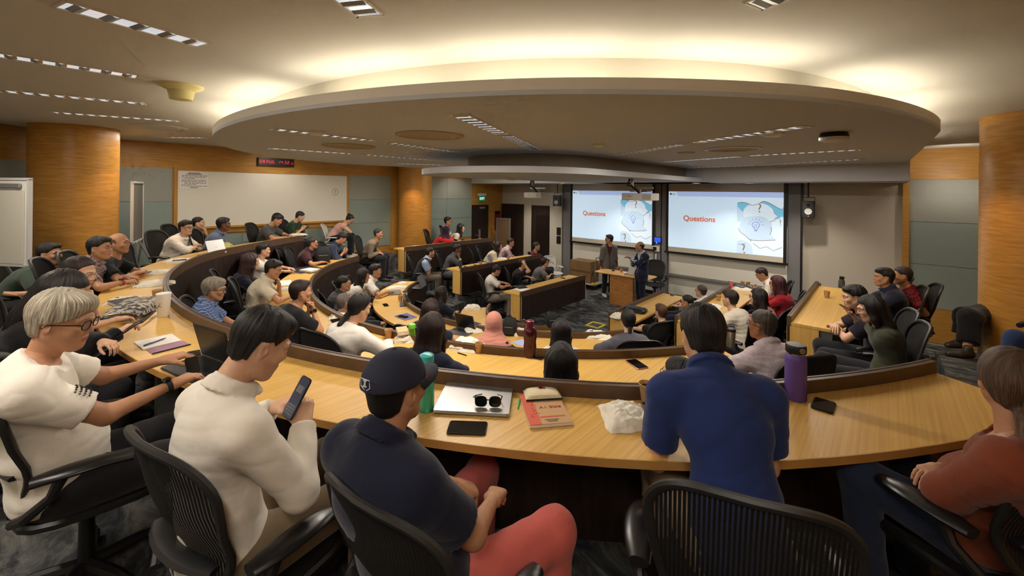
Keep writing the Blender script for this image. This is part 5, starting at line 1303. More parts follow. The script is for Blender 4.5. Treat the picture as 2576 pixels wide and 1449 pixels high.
def hydro(root):
    MB().lathe([(.014,0),(.014,.004)], n=16).build('badge', STEEL, root, loc=(.0,-.0465,.262), rot=(PI/2,0,0)); MB().lathe([(.0400,.2335),(.0405,.2395)], n=28).build('steel_ring', CHROME, root)
bottle(2001,1003,4,'tall purple insulated bottle with black screw lid on the near desk',[(.046,0),(.049,.004),(.049,.205),(.047,.216),(.040,.228),(.038,.236)],PURP,[(.037,.236),(.046,.241),(.047,.246),(.047,.272),(.043,.281),(.02,.283)],BLACKP,hydro)
ctr, a, w, d = c4((2062,1007),(2118,1021),(2082,1041),(2026,1022)); o = phone(0,0,4,'black square phone case lying right of the purple bottle',rz=a,w=w,l=d,z=TZ[3]); o.location = (ctr[0],ctr[1],TZ[3]+.001)
TEAL = mat('teal_plastic',(70,196,176),.15,trans=.55,spec=.5); TEALC = mat('teal_lid',(64,186,190),.35)
bottle(1072,1030,4,'teal translucent bottle hidden behind the navy cap',[(.036,0),(.038,.004),(.038,.19),(.030,.22),(.026,.225)],TEAL,[(.030,.225),(.034,.228),(.034,.262),(.02,.27)],TEALC)
ctr, a, w, d = c4((507,898),(592,932),(483,962),(404,929)); laptop((ctr[0],ctr[1],TZ[3]+.001), a+PI/2, 'open black laptop between silver-haired man and white dress shirt', open_=104, body=SPACE, w=max(w,.30), d=max(d,.22), logo=False)
print('LAP', w, d)
phone(488,893,4,'small black phone lying left of the open black laptop',rz=.7,w=.07,l=.12)
root, w, d, th = book([(336,862),(430,842),(458,858),(360,881)], 4, 'white paper pad with blue pen on it, left desk curve', PAPER, .006)
pen((362,872),(418,852), TZ[3]+.007, 'dark blue pen lying on the white paper pad', mat('navy_pen',(30,40,90),.35))
pouch([(368,881),(462,858),(480,868),(382,892)], TZ[3], 'flat mauve zip pouch in front of the white pad', mat('mauve_fabric',(164,124,144),.85), .012, name='zip_pouch')
# handbag
def handbag():
    pm = ramp_mat('bag_print',[(.44,(56,56,62)),(.5,(170,162,150)),(.6,(186,178,164))],(1,1,1),nscale=30,rough=.7)
    q4 = [(272,770),(380,762),(400,798),(285,812)]
    root = pouch(q4, TZ[3], 'grey patterned frame handbag with brass trim beside white tumbler', pm, .085, zip_=False, name='handbag'); root['category'] = 'handbag'
    ctr, a, w, d = quad(q4, TZ[3])
    MB().tube([(-w*.46,-d*.47,.012),(-w*.2,-d*.56,.03),(w*.2,-d*.56,.03),(w*.46,-d*.47,.012),(w*.2,-d*.50,.06),(-w*.2,-d*.50,.06)], .006, 8, closed=True).build('brass_frame', mat('brass',(170,130,66),.3,metal=1), root)
    MB().tube([(-w*.36,-d*.52,.035),(0,-d*.54,.045),(w*.36,-d*.52,.035)], [.012,.022,.012], 8).build('dark_opening', BLACKP, root)
    MB().tube([(w*.46,-d*.47,.015),(w*.66,-d*.3,.03),(w*.62,-d*.75,.02),(w*.3,-d*.85,.01)], .008, 8).build('strap', mat('brown_leather',(58,40,26),.5), root)
handbag()
tote(312,760,4,'folded white tote bag behind the grey patterned handbag',.4,w=.26,d=.2)
book([(278,764),(352,752),(356,762),(282,776)],4,'dark spectacle case resting on tote behind the handbag',mat('dark_case',(40,34,30),.5),.03,dz=.045,name='spectacle_case',cat='case')
bottle(411,796,4,'white insulated tumbler with black leaf drawing',[(.036,0),(.038,.004),(.050,.172)],mat('white_tumbler',(226,220,206),.4),[(.050,.172),(.051,.176),(.051,.188),(.046,.192)],WHITEP,lambda r: [MB().tube([(-.022,-.043,.07),(-.004,-.047,.092),(.012,-.048,.12),(.001,-.0485,.10),(.02,-.046,.085),(-.004,-.047,.092)],.0012,5).build('leaf_drawing',INK,r)],cat='tumbler')
cup(395,753,4,'kraft paper cup behind the white leaf tumbler')
tote(390,716,4,'folded white tote bag nearest behind the paper cup, left curve',.55,w=.34,d=.22)
tote(398,688,4,'folded white tote bag beside the red-watch forearm',.75,w=.32,d=.2)
pen((340,690),(386,684),TZ[3]+.03,'black pen resting across a white tote bag',INK)
tote(452,658,4,'folded white tote bag under a phone near white button shirt',.6,w=.34,d=.22)
phone(452,655,4,'black phone lying on tote near the white button shirt',rz=-.9,dz=.05)
p = UZ(533,640,TZ[3]); laptop((p[0],p[1],TZ[3]+.001), math.radians(90-100), 'open thin silver laptop before the woman in white button shirt', open_=110)
o = tote(548,622,4,'pale yellow-green folded bag behind the open silver laptop',.9,w=.4,d=.26,s=2.2); 
for q in [o]: q.data = q.data.copy(); q.data.materials[0] = mat('pale_lime_canvas',(200,190,120),.9,bump=(60,.25)); q['group'] = ''; del q['group']
phone(624,608,4,'black phone lying alone on desk below the whiteboard',rz=-.6)
tote(748,592,4,'flat white tote bag before the grey lettered T-shirt',.9,w=.4,d=.2)
# ---- second big desk (tier 3)
MAROON = mat('maroon_plastic',(82,18,36),.18,trans=.35,spec=.5)
bottle(1333,896,3,'tall ribbed maroon water bottle standing on the second desk',[(.052,0),(.058,.006),(.060,.05),(.058,.09),(.054,.12),(.056,.15),(.061,.19),(.060,.225),(.050,.252),(.034,.268)],MAROON,[(.033,.268),(.036,.27),(.036,.315),(.028,.322)],mat('maroon_lid',(96,24,44),.35),lambda r: [MB().tube([(-.03,0,.30),(-.06,0,.325),(-.07,0,.318)],.01,8).build('spout',mat('maroon_lid',(96,24,44),.35),r)])
phone(1362,897,3,'black phone with camera lenses upward beside maroon bottle',rz=-.5,cams=True,screen=PHONE_B)
cup(1205,887,3,'kraft paper cup right of the crumpled tote, second desk')
tote(1172,873,3,'crumpled white tote bag beside navy blouse, second desk',-.3,w=.30,d=.24,s=1.8)
pen((1152,889),(1175,896),TZ[2],'short black pen on the second big desk',INK)
phone_quad([(1579,908),(1606,905),(1626,927),(1598,932)],3,'rose gold rimmed phone alone on the second big desk',body=mat('rose_gold',(206,160,146),.3,metal=.6))
bottle(1838,872,3,'brushed steel tumbler with black flip lid behind royal blue polo',[(.034,0),(.036,.004),(.042,.15)],SILVER,[(.043,.15),(.044,.156),(.044,.17),(.038,.176)],BLACKP,lambda r: [MB().tube([(.03,0,.176),(.032,0,.196),(-.03,0,.196),(-.03,0,.178)],.005,6).build('handle',BLACKP,r)],cat='tumbler')
cup(977,851,3,'kraft paper cup ahead of the ponytail woman in white shirt')
tote(1020,856,3,'folded white tote bag left of the green bottle',.2,w=.22,d=.18,s=1.6)
book([(995,832),(1022,829),(1030,842),(1002,846)],3,'small light wooden box on tote beside green bottle',mat('pale_box',(206,170,124),.7),.035,dz=.07,name='box',cat='box')
GREENP = mat('green_plastic',(120,190,40),.12,trans=.6); GREENL = mat('green_lid',(104,190,52),.4)
bottle(1036,858,3,'clear green bottle with bright green screw lid',[(.032,0),(.034,.004),(.034,.125),(.033,.13)],GREENP,[(.0345,.128),(.0345,.16),(.03,.166)],GREENL)
tote(858,800,3,'white tote bag beneath a black phone beside tattooed forearm',.5,w=.26,d=.22)
phone(845,808,3,'black square phone on tote beside the tattooed forearm',rz=.6,w=.10,l=.13,dz=.05)
book([(700,708),(733,706),(734,718),(702,722)],3,'white papers before the smiling cream-shirted man',PAPER,.012)
tote(724,730,3,'small folded white tote in front of cream-shirted man',.2,w=.2,d=.14)
book([(728,681),(790,668),(806,680),(738,692)],3,'flat black laptop sleeve lying near the curved rail',mat('black_sleeve',(30,31,33),.7),.014,name='laptop_sleeve',cat='sleeve')
book([(764,681),(790,676),(797,682),(770,688)],3,'white paperback lying on the black laptop sleeve',PAPER,.03,dz=.016,name='paperback',cat='book')
def backpack(loc, rz, label, m, s=1.0):
    root = thing('backpack', label, 'backpack', loc, rz); V = []; F = []; n = 18; k = 9
    for j in range(k):
        t = j/(k-1); z = .36*t*s; q = math.sin(PI*(.12+.80*t))**.45
        for i in range(n):
            a_ = 2*PI*i/n; V.append((math.copysign(abs(math.cos(a_))**.6,math.cos(a_))*.16*q*s, math.copysign(abs(math.sin(a_))**.7,math.sin(a_))*.10*q*s, z))
    for j in range(k-1):
        for i in range(n): F.append((j*n+i, j*n+(i+1)%n, (j+1)*n+(i+1)%n, (j+1)*n+i))
    F.append(tuple(reversed(range(n)))); F.append(tuple((k-1)*n+i for i in range(n)))
    MB().add(V, F).build('bag_body', m, root); MB().rbox((0,-.10*s,.12*s), (.22*s,.06*s,.16*s), .03).build('front_pocket', m, root)
    MB().tube([(-.04*s,0,.35*s),(-.02*s,0,.40*s),(.02*s,0,.40*s),(.04*s,0,.35*s)], .008, 6).build('grab_handle', BLACKP, root); MB().tube([(-.08*s,-.133*s,.19*s),(.08*s,-.133*s,.19*s)], .004, 6).build('zip', STEEL, root)
    for x in (-.09,.09): MB().tube([(x*s,.09*s,.33*s),(x*s*1.1,.17*s,.24*s),(x*s*1.1,.14*s,.05*s)], .012, 6, flat=.5).build('shoulder_strap', BLACKP, root)
    return root
BAGM = mat('black_nylon',(28,28,30),.75,bump=(80,.15))
backpack(on(812,664,3), .5, 'large black backpack on desk before the maroon polo', BAGM, .95)
# ---- third desk (tier 2)
p = UZ(1160,836,TZ[1]); laptop((p[0],p[1],TZ[1]+.001), math.radians(90-32), 'open grey laptop with dark document on screen, left of pink hijab', open_=108, body=mat('grey_aluminium',(120,120,122),.35,metal=.6))
tote(1193,832,2,'white tote bag under black case, left of pink hijab',.5,w=.30,d=.2)
book([(1178,818),(1198,812),(1206,818),(1184,827)],2,'black zip case lying on tote left of pink hijab',mat('dark_case2',(34,34,38),.5),.02,dz=.05,name='zip_case',cat='case')
backpack(on(1282,842,2), -.2, 'black flap backpack on desk before the pink hijab', BAGM, .62)
tote(1306,840,2,'white tote bag sticking out behind flap backpack',.3,w=.2,d=.16,s=1.6)
book([(1293,860),(1318,853),(1330,866),(1304,872)],2,'pale blue paper sheet right of pink hijab',mat('pale_blue_paper',(170,184,226),.8),.003,name='paper_sheet',cat='paper')
backpack(on(1388,822,2), .2, 'small black fluffy bag left of the woman in white blouse', BAGM, .55)
tote(1502,846,2,'folded white tote bag at elbow of slate sweater',-.2,w=.36,d=.26,s=1.4)
book([(1512,843),(1530,839),(1538,852),(1520,857)],2,'brown kraft notebook in front of the slate sweater',mat('brown_cover',(150,108,66),.7),.01)
p = UZ(1052,722,TZ[1]); laptop((p[0],p[1],TZ[1]+.001), math.radians(90-95), 'open grey laptop at far left end of third desk', open_=112, body=mat('grey_aluminium',(120,120,122),.35,metal=.6))
p = UZ(993,737,TZ[1]); laptop((p[0],p[1],TZ[1]+.001), math.radians(20), 'closed silver laptop before woman in sleeveless blouse')
cup(1007,757,2,'kraft paper cup beside the closed silver laptop, third desk')
bottle(1019,749,2,'white coffee cup with dark lid behind the kraft cup',[(.03,0),(.042,.10)],WHITEP,[(.043,.10),(.044,.106),(.038,.116)],BLACKP,cat='cup')
p = UZ(1020,766,TZ[1]); laptop((p[0],p[1],TZ[1]+.001), math.radians(90-75), 'dark tablet with keyboard cover propped open on third desk', open_=125, body=SPACE, w=.25, d=.18, logo=False)
phone(970,768,2,'black phone lying left of the propped tablet',rz=.5)
book([(998,795),(1028,788),(1044,800),(1012,808)],2,'blue covered tablet under black phone on third desk',mat('blue_cover',(70,78,140),.5),.010,name='tablet',cat='tablet')
phone(1014,797,2,'black phone lying on the blue covered tablet',rz=1.1,dz=.012)
tote(1002,725,2,'flat white tote bag before the white polo man',.2,w=.42,d=.16)
tote(1012,714,2,'small folded white cloth beside the far open laptop',.4,w=.16,d=.12)
phone(1008,708,2,'brown wallet behind small white cloth, third desk',rz=.2,body=mat('brown_leather',(58,40,26),.5),screen=mat('brown_leather',(58,40,26),.5))['category'] = 'wallet'
# ---- innermost desk
tote(1189,776,1,'white tote bag alone on the innermost curved desk',.2,w=.3,d=.24,s=1.6)
# ---- right wing
def flatbag(px, py, tier, label, rz, m):
    root = thing('shoulder_bag', label, 'bag', on(px,py,tier), rz); MB().rbox((0,0,.04), (.36,.24,.08), .06).build('bag_body', m, root); MB().rbox((0,-.02,.083), (.34,.16,.012), .05).build('flap', m, root); MB().tube([(-.17,.08,.06),(-.1,.2,.03),(.1,.2,.03),(.17,.08,.06)], .008, 6).build('strap', m, root); return root
flatbag(1602,785,1,'black leather shoulder bag on lowest right desk',-.7,mat('black_leather',(26,27,30),.4))
tote(1553,797,1,'white tote bag beside ponytail of slate sweater, lowest desk',.8,w=.26,d=.2,s=1.6)
phone(1692,743,1,'black phone near far end of lowest right desk',rz=-.7)
cup(1740,780,2,'kraft paper cup nearest on the middle right desk')
tote(1785,771,2,'flat white tote bag with black strap, middle right desk',-.5,w=.36,d=.28)
cup(1808,756,2,'kraft paper cup beside cream shirt, middle right desk')
bottle(1838,726,2,'pink tumbler at far end of middle right desk',[(.032,0),(.034,.004),(.038,.13)],mat('pink_tumbler',(214,112,132),.35),[(.038,.13),(.039,.134),(.036,.15)],mat('pink_lid',(206,120,138),.4),cat='tumbler')
tote(1866,728,2,'folded white tote bag before the red cardigan woman',-.4,w=.32,d=.22)
phone(1862,721,2,'black phone on tote before the red cardigan woman',rz=.4,dz=.05)
cup(1868,719,2,'kraft paper cup behind the black phone, far end')
cup(1882,720,2,'kraft paper cup at hands of white polo with red collar')
cup(2080,748,3,'kraft paper cup on topmost right desk')
bottle(2117,724,3,'clear grey bottle with black loop lid, topmost right desk',[(.040,0),(.043,.005),(.043,.10),(.03,.135)],mat('grey_tritan',(110,112,120),.1,trans=.6),[(.028,.135),(.029,.175),(.02,.18)],BLACKP,lambda r: [MB().tube([(.02,0,.17),(.05,0,.165),(.05,0,.145),(.028,0,.145)],.005,6).build('loop',BLACKP,r)])
# ---- left wing
def LW(px, py, tier): return UZ(px, py, TZ[tier-1])
book([(1298,726),(1322,722),(1336,730),(1310,736)],1,'white paper sheet on near end of lowest left desk',PAPER,.004,name='paper_sheet',cat='paper')
pouch([(1298,722),(1320,719),(1324,725),(1300,728)],TZ[0],'black pouch behind white sheet, lowest left desk',BAGM,.04,name='black_pouch')
phone(1416,700,1,'black phone at far end of lowest left desk',rz=.6)
bottle(1158,675,2,'blue water bottle on corner of middle left desk',[(.034,0),(.036,.004),(.036,.17),(.025,.195)],mat('blue_plastic',(36,70,120),.2,trans=.3),[(.026,.195),(.027,.225),(.02,.23)],mat('lime_lid',(150,190,60),.4))
phone(1172,672,2,'black phone right of the blue water bottle',rz=.5)
p = UVp(1226,657,-2.78); laptop((p[0],p[1],TZ[1]+.001), math.radians(90-100), 'open silver laptop on middle left desk', open_=112, body=SILVER)
cup(1209,668,2,'kraft paper cup left of laptop, middle left desk')
tote(1222,667,2,'small white tote bag in front of laptop, middle left',.3,w=.2,d=.12)
phone(1198,668,2,'black phone lying left of kraft cup, middle left desk',rz=.6)
cup(1278,655,2,'kraft paper cup beside gesturing woman in cream blouse')
tote(1262,652,2,'white tote bag under elbow of gesturing woman',.3,w=.3,d=.2)
tote(1055,622,3,'spread white tote bag at near end of topmost left desk',.5,w=.5,d=.24)
phone(1022,626,3,'black phone at corner of topmost left desk',rz=.5)
phone(1200,607,3,'black wallet on topmost left desk before white jacket',rz=.5)['category'] = 'wallet'
# ---- phones held in hands
def held(key, label, off=(.09,0,.015), tilt=35, cat=None, screen=None):
    R = PEOPLE[key]; p = R['world']((R['Wr'][0]+R['Wr'][1])/2+np.array([.085,0,.035])); A = R['A']
    M = Matrix.Translation(v3(p))@Matrix.Rotation(A-PI/2,4,'Z')@Matrix.Rotation(math.radians(tilt),4,'X'); return phone(0,0,1,label,M=M,screen=screen)
LIT = mat('dim_phone_screen',(30,32,38),.2,emis=(70,76,92),es=.5)
KBD = bpy.data.materials
o = held('p52','black phone with chat keyboard held by white dress shirt man',tilt=52,screen=LIT)
o.matrix_world = Matrix.Translation(v3(UY(750,1000,1.66)))@Matrix.Rotation(math.radians(-38),4,'Z')@Matrix.Rotation(math.radians(58),4,'X')
k = MB()
for j in range(4):
    for i in range(9): k.box((-.026+i*.0065,-.03-j*.010,.0099), (.005,.007,.0004))
k.build('key_grid', mat('grey_keys',(120,122,130),.4), o, smooth=False); MB().box((0,.03,.0099),(.045,.026,.0004)).build('chat_bubble', mat('grey_keys',(120,122,130),.4), o, smooth=False)
held('p2','black phone held by woman with long black hair'); held('p12','phone in hands of woman in pink strappy top'); held('p11','black phone held by man in green printed T-shirt'); held('p25','black phone held by man in dark blue shirt'); held('p42','black phone held by man in red-collared white polo')
o = held('p62','white tablet held by man in pink checked shirt',tilt=60); o.scale = (1.8,1.4,1); o['category'] = 'tablet'; o.name = 'tablet'
R = PEOPLE['p1']; p = (R['world'](R['Wr'][0])+R['world'](R['Wr'][1]))/2
o = phone(0,0,1,'black device gripped between both hands of silver-haired man',M=Matrix.Translation((p[0]+.07,p[1]+.07,p[2]+.0))@Matrix.Rotation(.8,4,'Z')@Matrix.Rotation(.5,4,'X'),w=.06,l=.11)
R = PEOPLE['p44']; q = UZ(2143,790,1.75); root = thing('black_case', 'black zip case held up by woman in olive jacket', 'case', q, .6); MB().rbox((0,0,.06), (.10,.06,.16), .025).build('case_body', BAGM, root); MB().tube([(-.03,0,.14),(0,0,.18),(.03,0,.14)], .005, 6).build('loop', BAGM, root)
o = held('s2','black microphone remote in hand of the navy suit man')
# ------------------------------------------------------------------ fixed things of the room
def wallframe(u, v, z, face):
    """matrix for a thing on a wall: local x along wall to the right (seen from the room), local y = up, local z = into the room"""
    if face == 'front': x = np.array([VV[0],VV[1],0]); n = np.array([-UU[0],-UU[1],0])
    else: x = np.array([UU[0],UU[1],0]); n = np.array([VV[0],VV[1],0])
    p = R2W(u, v, z); return Matrix(((x[0],0,n[0],p[0]),(x[1],0,n[1],p[1]),(x[2],1,n[2],p[2]),(0,0,0,1)))
def emit(name, col, es): return mat(name, col, .6, emis=col, es=es, spec=.1)
SL_BG = emit('slide_pale_blue',(196,218,236),.80); SL_TOP = emit('slide_lilac',(168,184,226),.78); SL_DK = emit('slide_dark',(60,66,76),.25); SL_OR = emit('slide_orange',(212,110,72),.55)
SL_P1 = emit('slide_paper_a',(206,222,234),.78); SL_P2 = emit('slide_paper_b',(186,208,228),.72); SL_SH = emit('slide_shadow',(150,158,168),.5); SL_BL = emit('slide_sky',(120,190,220),.7); SL_IN = emit('slide_indigo',(108,120,190),.55); SL_BR = emit('slide_brown',(150,134,116),.45)
CREAM = mat('projection_fabric',(206,198,180),.9)
def blob(pts, z, n=6):
    """closed smooth outline (Catmull-Rom) as a flat face list"""
    out = []; N = len(pts)
    for i in range(N):
        p0, p1, p2, p3 = [np.array(pts[(i+k-1) % N]) for k in range(4)]
        for t in np.linspace(0,1,n,endpoint=False): out.append(.5*((2*p1)+(-p0+p2)*t+(2*p0-5*p1+4*p2-p3)*t*t+(-p0+3*p1-3*p2+p3)*t**3))
    return [(p[0],p[1],z) for p in out]
def screen(v0, v1, label, logo=True):
    W = v1-v0; z0, z1 = 1.475, 3.03; H = z1-z0; M = wallframe(UF-.16,(v0+v1)/2,(z0+z1)/2,'front'); root = thing('projection_screen', label, 'projection screen'); root.matrix_world = M
    top = 3.25-(z0+z1)/2; bot = 1.34-(z0+z1)/2
    MB().box((0,(top+bot)/2,-.006), (W+.02,top-bot,.004)).build('screen_fabric', CREAM, root, smooth=False)
    b = MB()
    for s in (-1,1): b.box((s*(W/2+.035),(top+bot)/2,-.004), (.07,top-bot,.008))
    b.build('black_border', BLACKP, root, smooth=False); MB().box((0,bot-.02,.0), (W+.2,.05,.04)).build('bottom_bar', BLACKP, root, smooth=False)
    sl = MB().box((0,0,-.002), (W,H,.003)).build('slide', SL_BG, root, smooth=False)
    def poly(nm, pts, m, z=.0002): o = MB().add([(p[0],p[1],z) for p in pts], [tuple(range(len(pts)))]).build(nm, m, sl, smooth=False, fixn=False); return o
    x0 = -W/2; px = lambda x: x0+x*W; py = lambda y: H/2-y*H
    poly('slide_band', [(px(.075),py(.0)),(px(1),py(0)),(px(1),py(.085)),(px(.095),py(.085))], SL_TOP)
    MB().lathe([(.028,0),(.028,.0004)], (px(.022),py(.045),.0002), n=16).build('slide_crest', SL_DK, sl)
    for k in range(3): MB().box((px(.052),py(.033+.014*k),.0003), (W*(.022 if k == 0 else .034),.008,.0003)).build('slide_small_print', SL_DK, sl, smooth=False)
    text('lettering','Questions', .20, SL_OR, sl, (px(.300),py(.475),.002), (0,0,0), .0006, bold=.0045)
    # stock picture: overlapping paper heads with question marks and a bulb
    P = lambda x, y: (px(.637+.363*x), py(.09+.91*y))
    poly('picture', [P(0,0),P(1,0),P(1,1),P(0,1)], SL_P1, .0003)
    def pb(nm, pts, m, z): o = MB(); q = blob([P(*p) for p in pts], z); c0, c1 = P(0,0), P(1,1); q = [(min(max(a_,c0[0]),c1[0]), min(max(b_,c1[1]),c0[1]), c_) for a_, b_, c_ in q]; o.add(q, [tuple(range(len(q)))]); return o.build(nm, m, sl, smooth=False, fixn=False)
    pb('picture_sky', [(0,.07),(.2,.055),(.5,.05),(.8,.06),(1,.07),(1,.2),(1,.33),(.8,.36),(.4,.32),(0,.24)], SL_BL, .0006)
    pb('picture_torn_paper', [(.0,.02),(.2,.015),(.5,.01),(.8,.01),(1,.02),(1,.14),(.94,.18),(.82,.13),(.68,.07),(.58,.05),(.46,.10),(.34,.125),(.2,.085),(.1,.075),(0,.085)], SL_P1, .0010)
    pb('picture_head', [(0,.18),(.08,.22),(.2,.32),(.26,.40),(.1,.42),(0,.42)], SL_P2, .0012)
    pb('picture_head', [(.14,.25),(.24,.14),(.42,.10),(.62,.11),(.76,.18),(.80,.24),(.89,.31),(.83,.34),(.84,.37),(.72,.41),(.5,.42),(.22,.40)], SL_P1, .0014)
    pb('picture_head', [(1,.33),(.9,.35),(.8,.42),(.76,.52),(.84,.62),(1,.64)], SL_P1, .0016)
    pb('picture_head', [(.06,.50),(.12,.38),(.32,.325),(.58,.33),(.74,.42),(.77,.52),(.74,.62),(.84,.715),(.56,.745),(.34,.75),(.27,.73),(.20,.68),(.08,.62),(.03,.56)], SL_P2, .0018)
    pb('picture_head', [(0,.80),(.1,.76),(.24,.78),(.34,.86),(.36,.97),(.3,.995),(0,.995)], SL_P2, .0020)
    ln = MB()
    for L in ([(.03,.56),(.08,.62),(.20,.68),(.27,.735),(.34,.75),(.56,.745),(.84,.715)],[(.30,.73),(.31,.78),(.33,.74)],[(.03,.09),(.2,.095),(.34,.135),(.46,.11),(.58,.06),(.68,.08),(.82,.14),(.95,.19)], [(.72,.41),(.83,.375),(.83,.345),(.89,.315),(.80,.245)], [(.74,.5),(.76,.56),(.72,.63)], [(.36,.80),(.52,.88),(.66,.84),(.8,.9),(.98,.83)], [(.03,.84),(.2,.82)]):
        ln.tube([(*P(*p),.0026) for p in L], .0065, 4, flat=.3)
    ln.build('picture_edge', SL_BR, sl)
    text('lettering','?', .30, SL_BR, sl, (*P(.5,.19),.0028), (0,0,0), .0003); text('lettering','?', .34, SL_BR, sl, (*P(.16,.92),.0028), (0,0,.2), .0003); text('lettering','?', .2, SL_SH, sl, (*P(.94,.42),.0028), (0,0,.2), .0003)
    bl = MB(); c = P(.42,.50); s = .13
    bl.tube([(c[0]+s*x,c[1]+s*y,.003) for x, y in ((-.3,-.55),(-.33,-.3),(-.6,.05),(-.62,.4),(-.35,.75),(0,.85),(.35,.75),(.62,.4),(.6,.05),(.33,-.3),(.3,-.55))], .006, 4)
    bl.tube([(c[0]+s*x,c[1]+s*y,.003) for x, y in ((-.1,-.4),(-.25,.2),(-.05,.35),(.05,.2),(.2,.35),(.1,-.4))], .004, 4)
    for k in range(3): bl.box((c[0],c[1]-s*(.65+.13*k),.003), (s*(.6-.1*k),s*.08,.001))
    for a_ in np.linspace(.1,PI-.1,7): bl.tube([(c[0]+s*1.0*math.cos(a_),c[1]+s*(.25+1.0*math.sin(a_)),.003),(c[0]+s*1.28*math.cos(a_),c[1]+s*(.25+1.28*math.sin(a_)),.003)], .005, 4)
    bl.build('picture_bulb', SL_IN, sl)
    return root
screen(-3.03,-.27,'left projection screen showing Questions slide, partly behind the projector')
screen(.21,2.97,'right projection screen showing Questions slide, fully visible')
# pillars, boards and trays under the screens
def fslab(v0, v1, z0, z1, t, m, nm=None, off=0.0):
    return trim((UF,v1), (UF,v0), z0, z1, t, m, off) if nm is None else slab(nm, (UF,v1), (UF,v0), z0, z1, t, m, off)
for (a_, b_) in ((-.24,-.03),(.0,.16),(-3.42,-3.14),(3.06,3.3)): fslab(a_, b_, 0, ZS, .12, GREYP)
for (a_, b_) in ((-.03,.0),(3.30,3.335),(-3.14,-3.11)): fslab(a_, b_, 0, ZS, .09, BLACKP)
fslab(-4.02,-3.5, 0, ZS, .10, mat('pale_plaster',(196,190,176),.9))
for i, (a_, b_) in enumerate(((-3.08,-.26),(.18,3.04))):
    sd = ('left','right')[i]
    o = fslab(a_, b_, .70, 2.2, .04, WHITEB, 'sliding_board', .012); tag(o, 'sliding whiteboard under the %s projection screen' % sd, 'whiteboard')
    o = fslab(a_, b_, .12, .62, .03, WHITEB, 'lower_board', .012); tag(o, 'low pale board below the tray under %s screen' % sd, 'board')
    o = fslab(a_, b_, .64, .69, .08, STEEL, 'marker_tray', .06); tag(o, 'grey marker tray below the %s sliding board' % sd, 'marker tray')
# touch panel + reader on the centre pillar
M = wallframe(UF-.125,-.13,1.62,'front'); r = thing('touch_panel','lit blue touch panel on grey pillar between the screens','touch panel'); r.matrix_world = M
MB().rbox((0,0,.012),(.26,.19,.024),.015).build('bezel',BLACKP,r); MB().box((0,.008,.0245),(.23,.14,.002)).build('display',mat('blue_display',(40,70,210),.3,emis=(46,80,220),es=1.1),r,smooth=False); MB().lathe([(.012,0),(.012,.002)],(0,-.078,.0245),n=14).build('indicator',mat('cyan_led',(120,255,255),.3,emis=(120,255,255),es=3),r)
M = wallframe(UF-.125,-.15,1.37,'front'); r = thing('card_reader','white card reader box below the blue touch panel','card reader'); r.matrix_world = M
MB().rbox((0,0,.02),(.22,.16,.04),.015).build('housing',WHITEP,r); MB().box((-.03,.0,.041),(.11,.10,.003)).build('reader_window',BLACKP,r,smooth=False)
M = wallframe(UF-.125,-.15,.62,'front'); o = MB().box((0,0,.012),(.04,1.2,.024)).build('cable_trunking',WHITEP,None,False); o.matrix_world = M; tag(o,'white vertical cable trunking below the card reader','cable trunking')
# whiteboard on the left wall
u0, u1 = -5.02, -1.30; zc = (2.14+3.36)/2; M = wallframe((u0+u1)/2,-VW+.03,zc,'left'); r = thing('whiteboard','long white wall board in oak frame on the left wall','whiteboard'); r.matrix_world = M; W, H = u1-u0, 3.36-2.14
MB().box((0,0,.008),(W,H,.016)).build('board',WHITEB,r,smooth=False); fm = MB()
for s in (-1,1): fm.box((s*(W/2+.03),0,.012),(.06,H+.16,.03)); fm.box((0,s*(H/2+.04),.012),(W+.0,.08,.03))
fm.build('oak_frame',WOODW,r,smooth=False); MB().box((0,-H/2-.03,.05),(W,.025,.07)).build('tray',WOODW,r,smooth=False)
cir = MB(); cx, cy_ = W/2-.33, .17; cir.tube([(cx+.075*math.cos(t),cy_+.095*math.sin(t),.018) for t in np.linspace(0,2*PI,20,endpoint=False)],.004,4,closed=True); cir.tube([(cx-.01,cy_+.03,.018),(cx+.006,cy_+.05,.018),(cx,cy_-.05,.018)],.005,4); cir.build('circled_number',mat('grey_marker',(96,96,92),.8),r)
trim((-1.2,-VW),(-5.1,-VW),1.98,2.12,.04,WOODW)
M = wallframe(-4.74,-VW+.052,3.16,'left'); r = thing('paper_notice','large white paper notice with handwritten lines taped on whiteboard','notice'); r.matrix_world = M
MB().box((0,0,0),(.50,.36,.002)).build('sheet',PAPER,r,smooth=False); m = MB(); rr = random.Random(5)
m.box((0,.155,.0015),(.2,.012,.001)); m.box((0,.13,.0015),(.26,.016,.001)); m.box((0,-.16,.0015),(.14,.012,.001))
for k in range(8):
    y = .095-.032*k; x = -.22+(.05 if k in (2,5) else 0)
    while x < .2:
        w_ = rr.uniform(.02,.06); m.box((x+w_/2,y,.0015),(w_,.011,.001)); x += w_+.012
        if k in (2,6) and x > .0: break
m.build('handwriting',mat('grey_marker2',(84,84,84),.8),r,smooth=False)
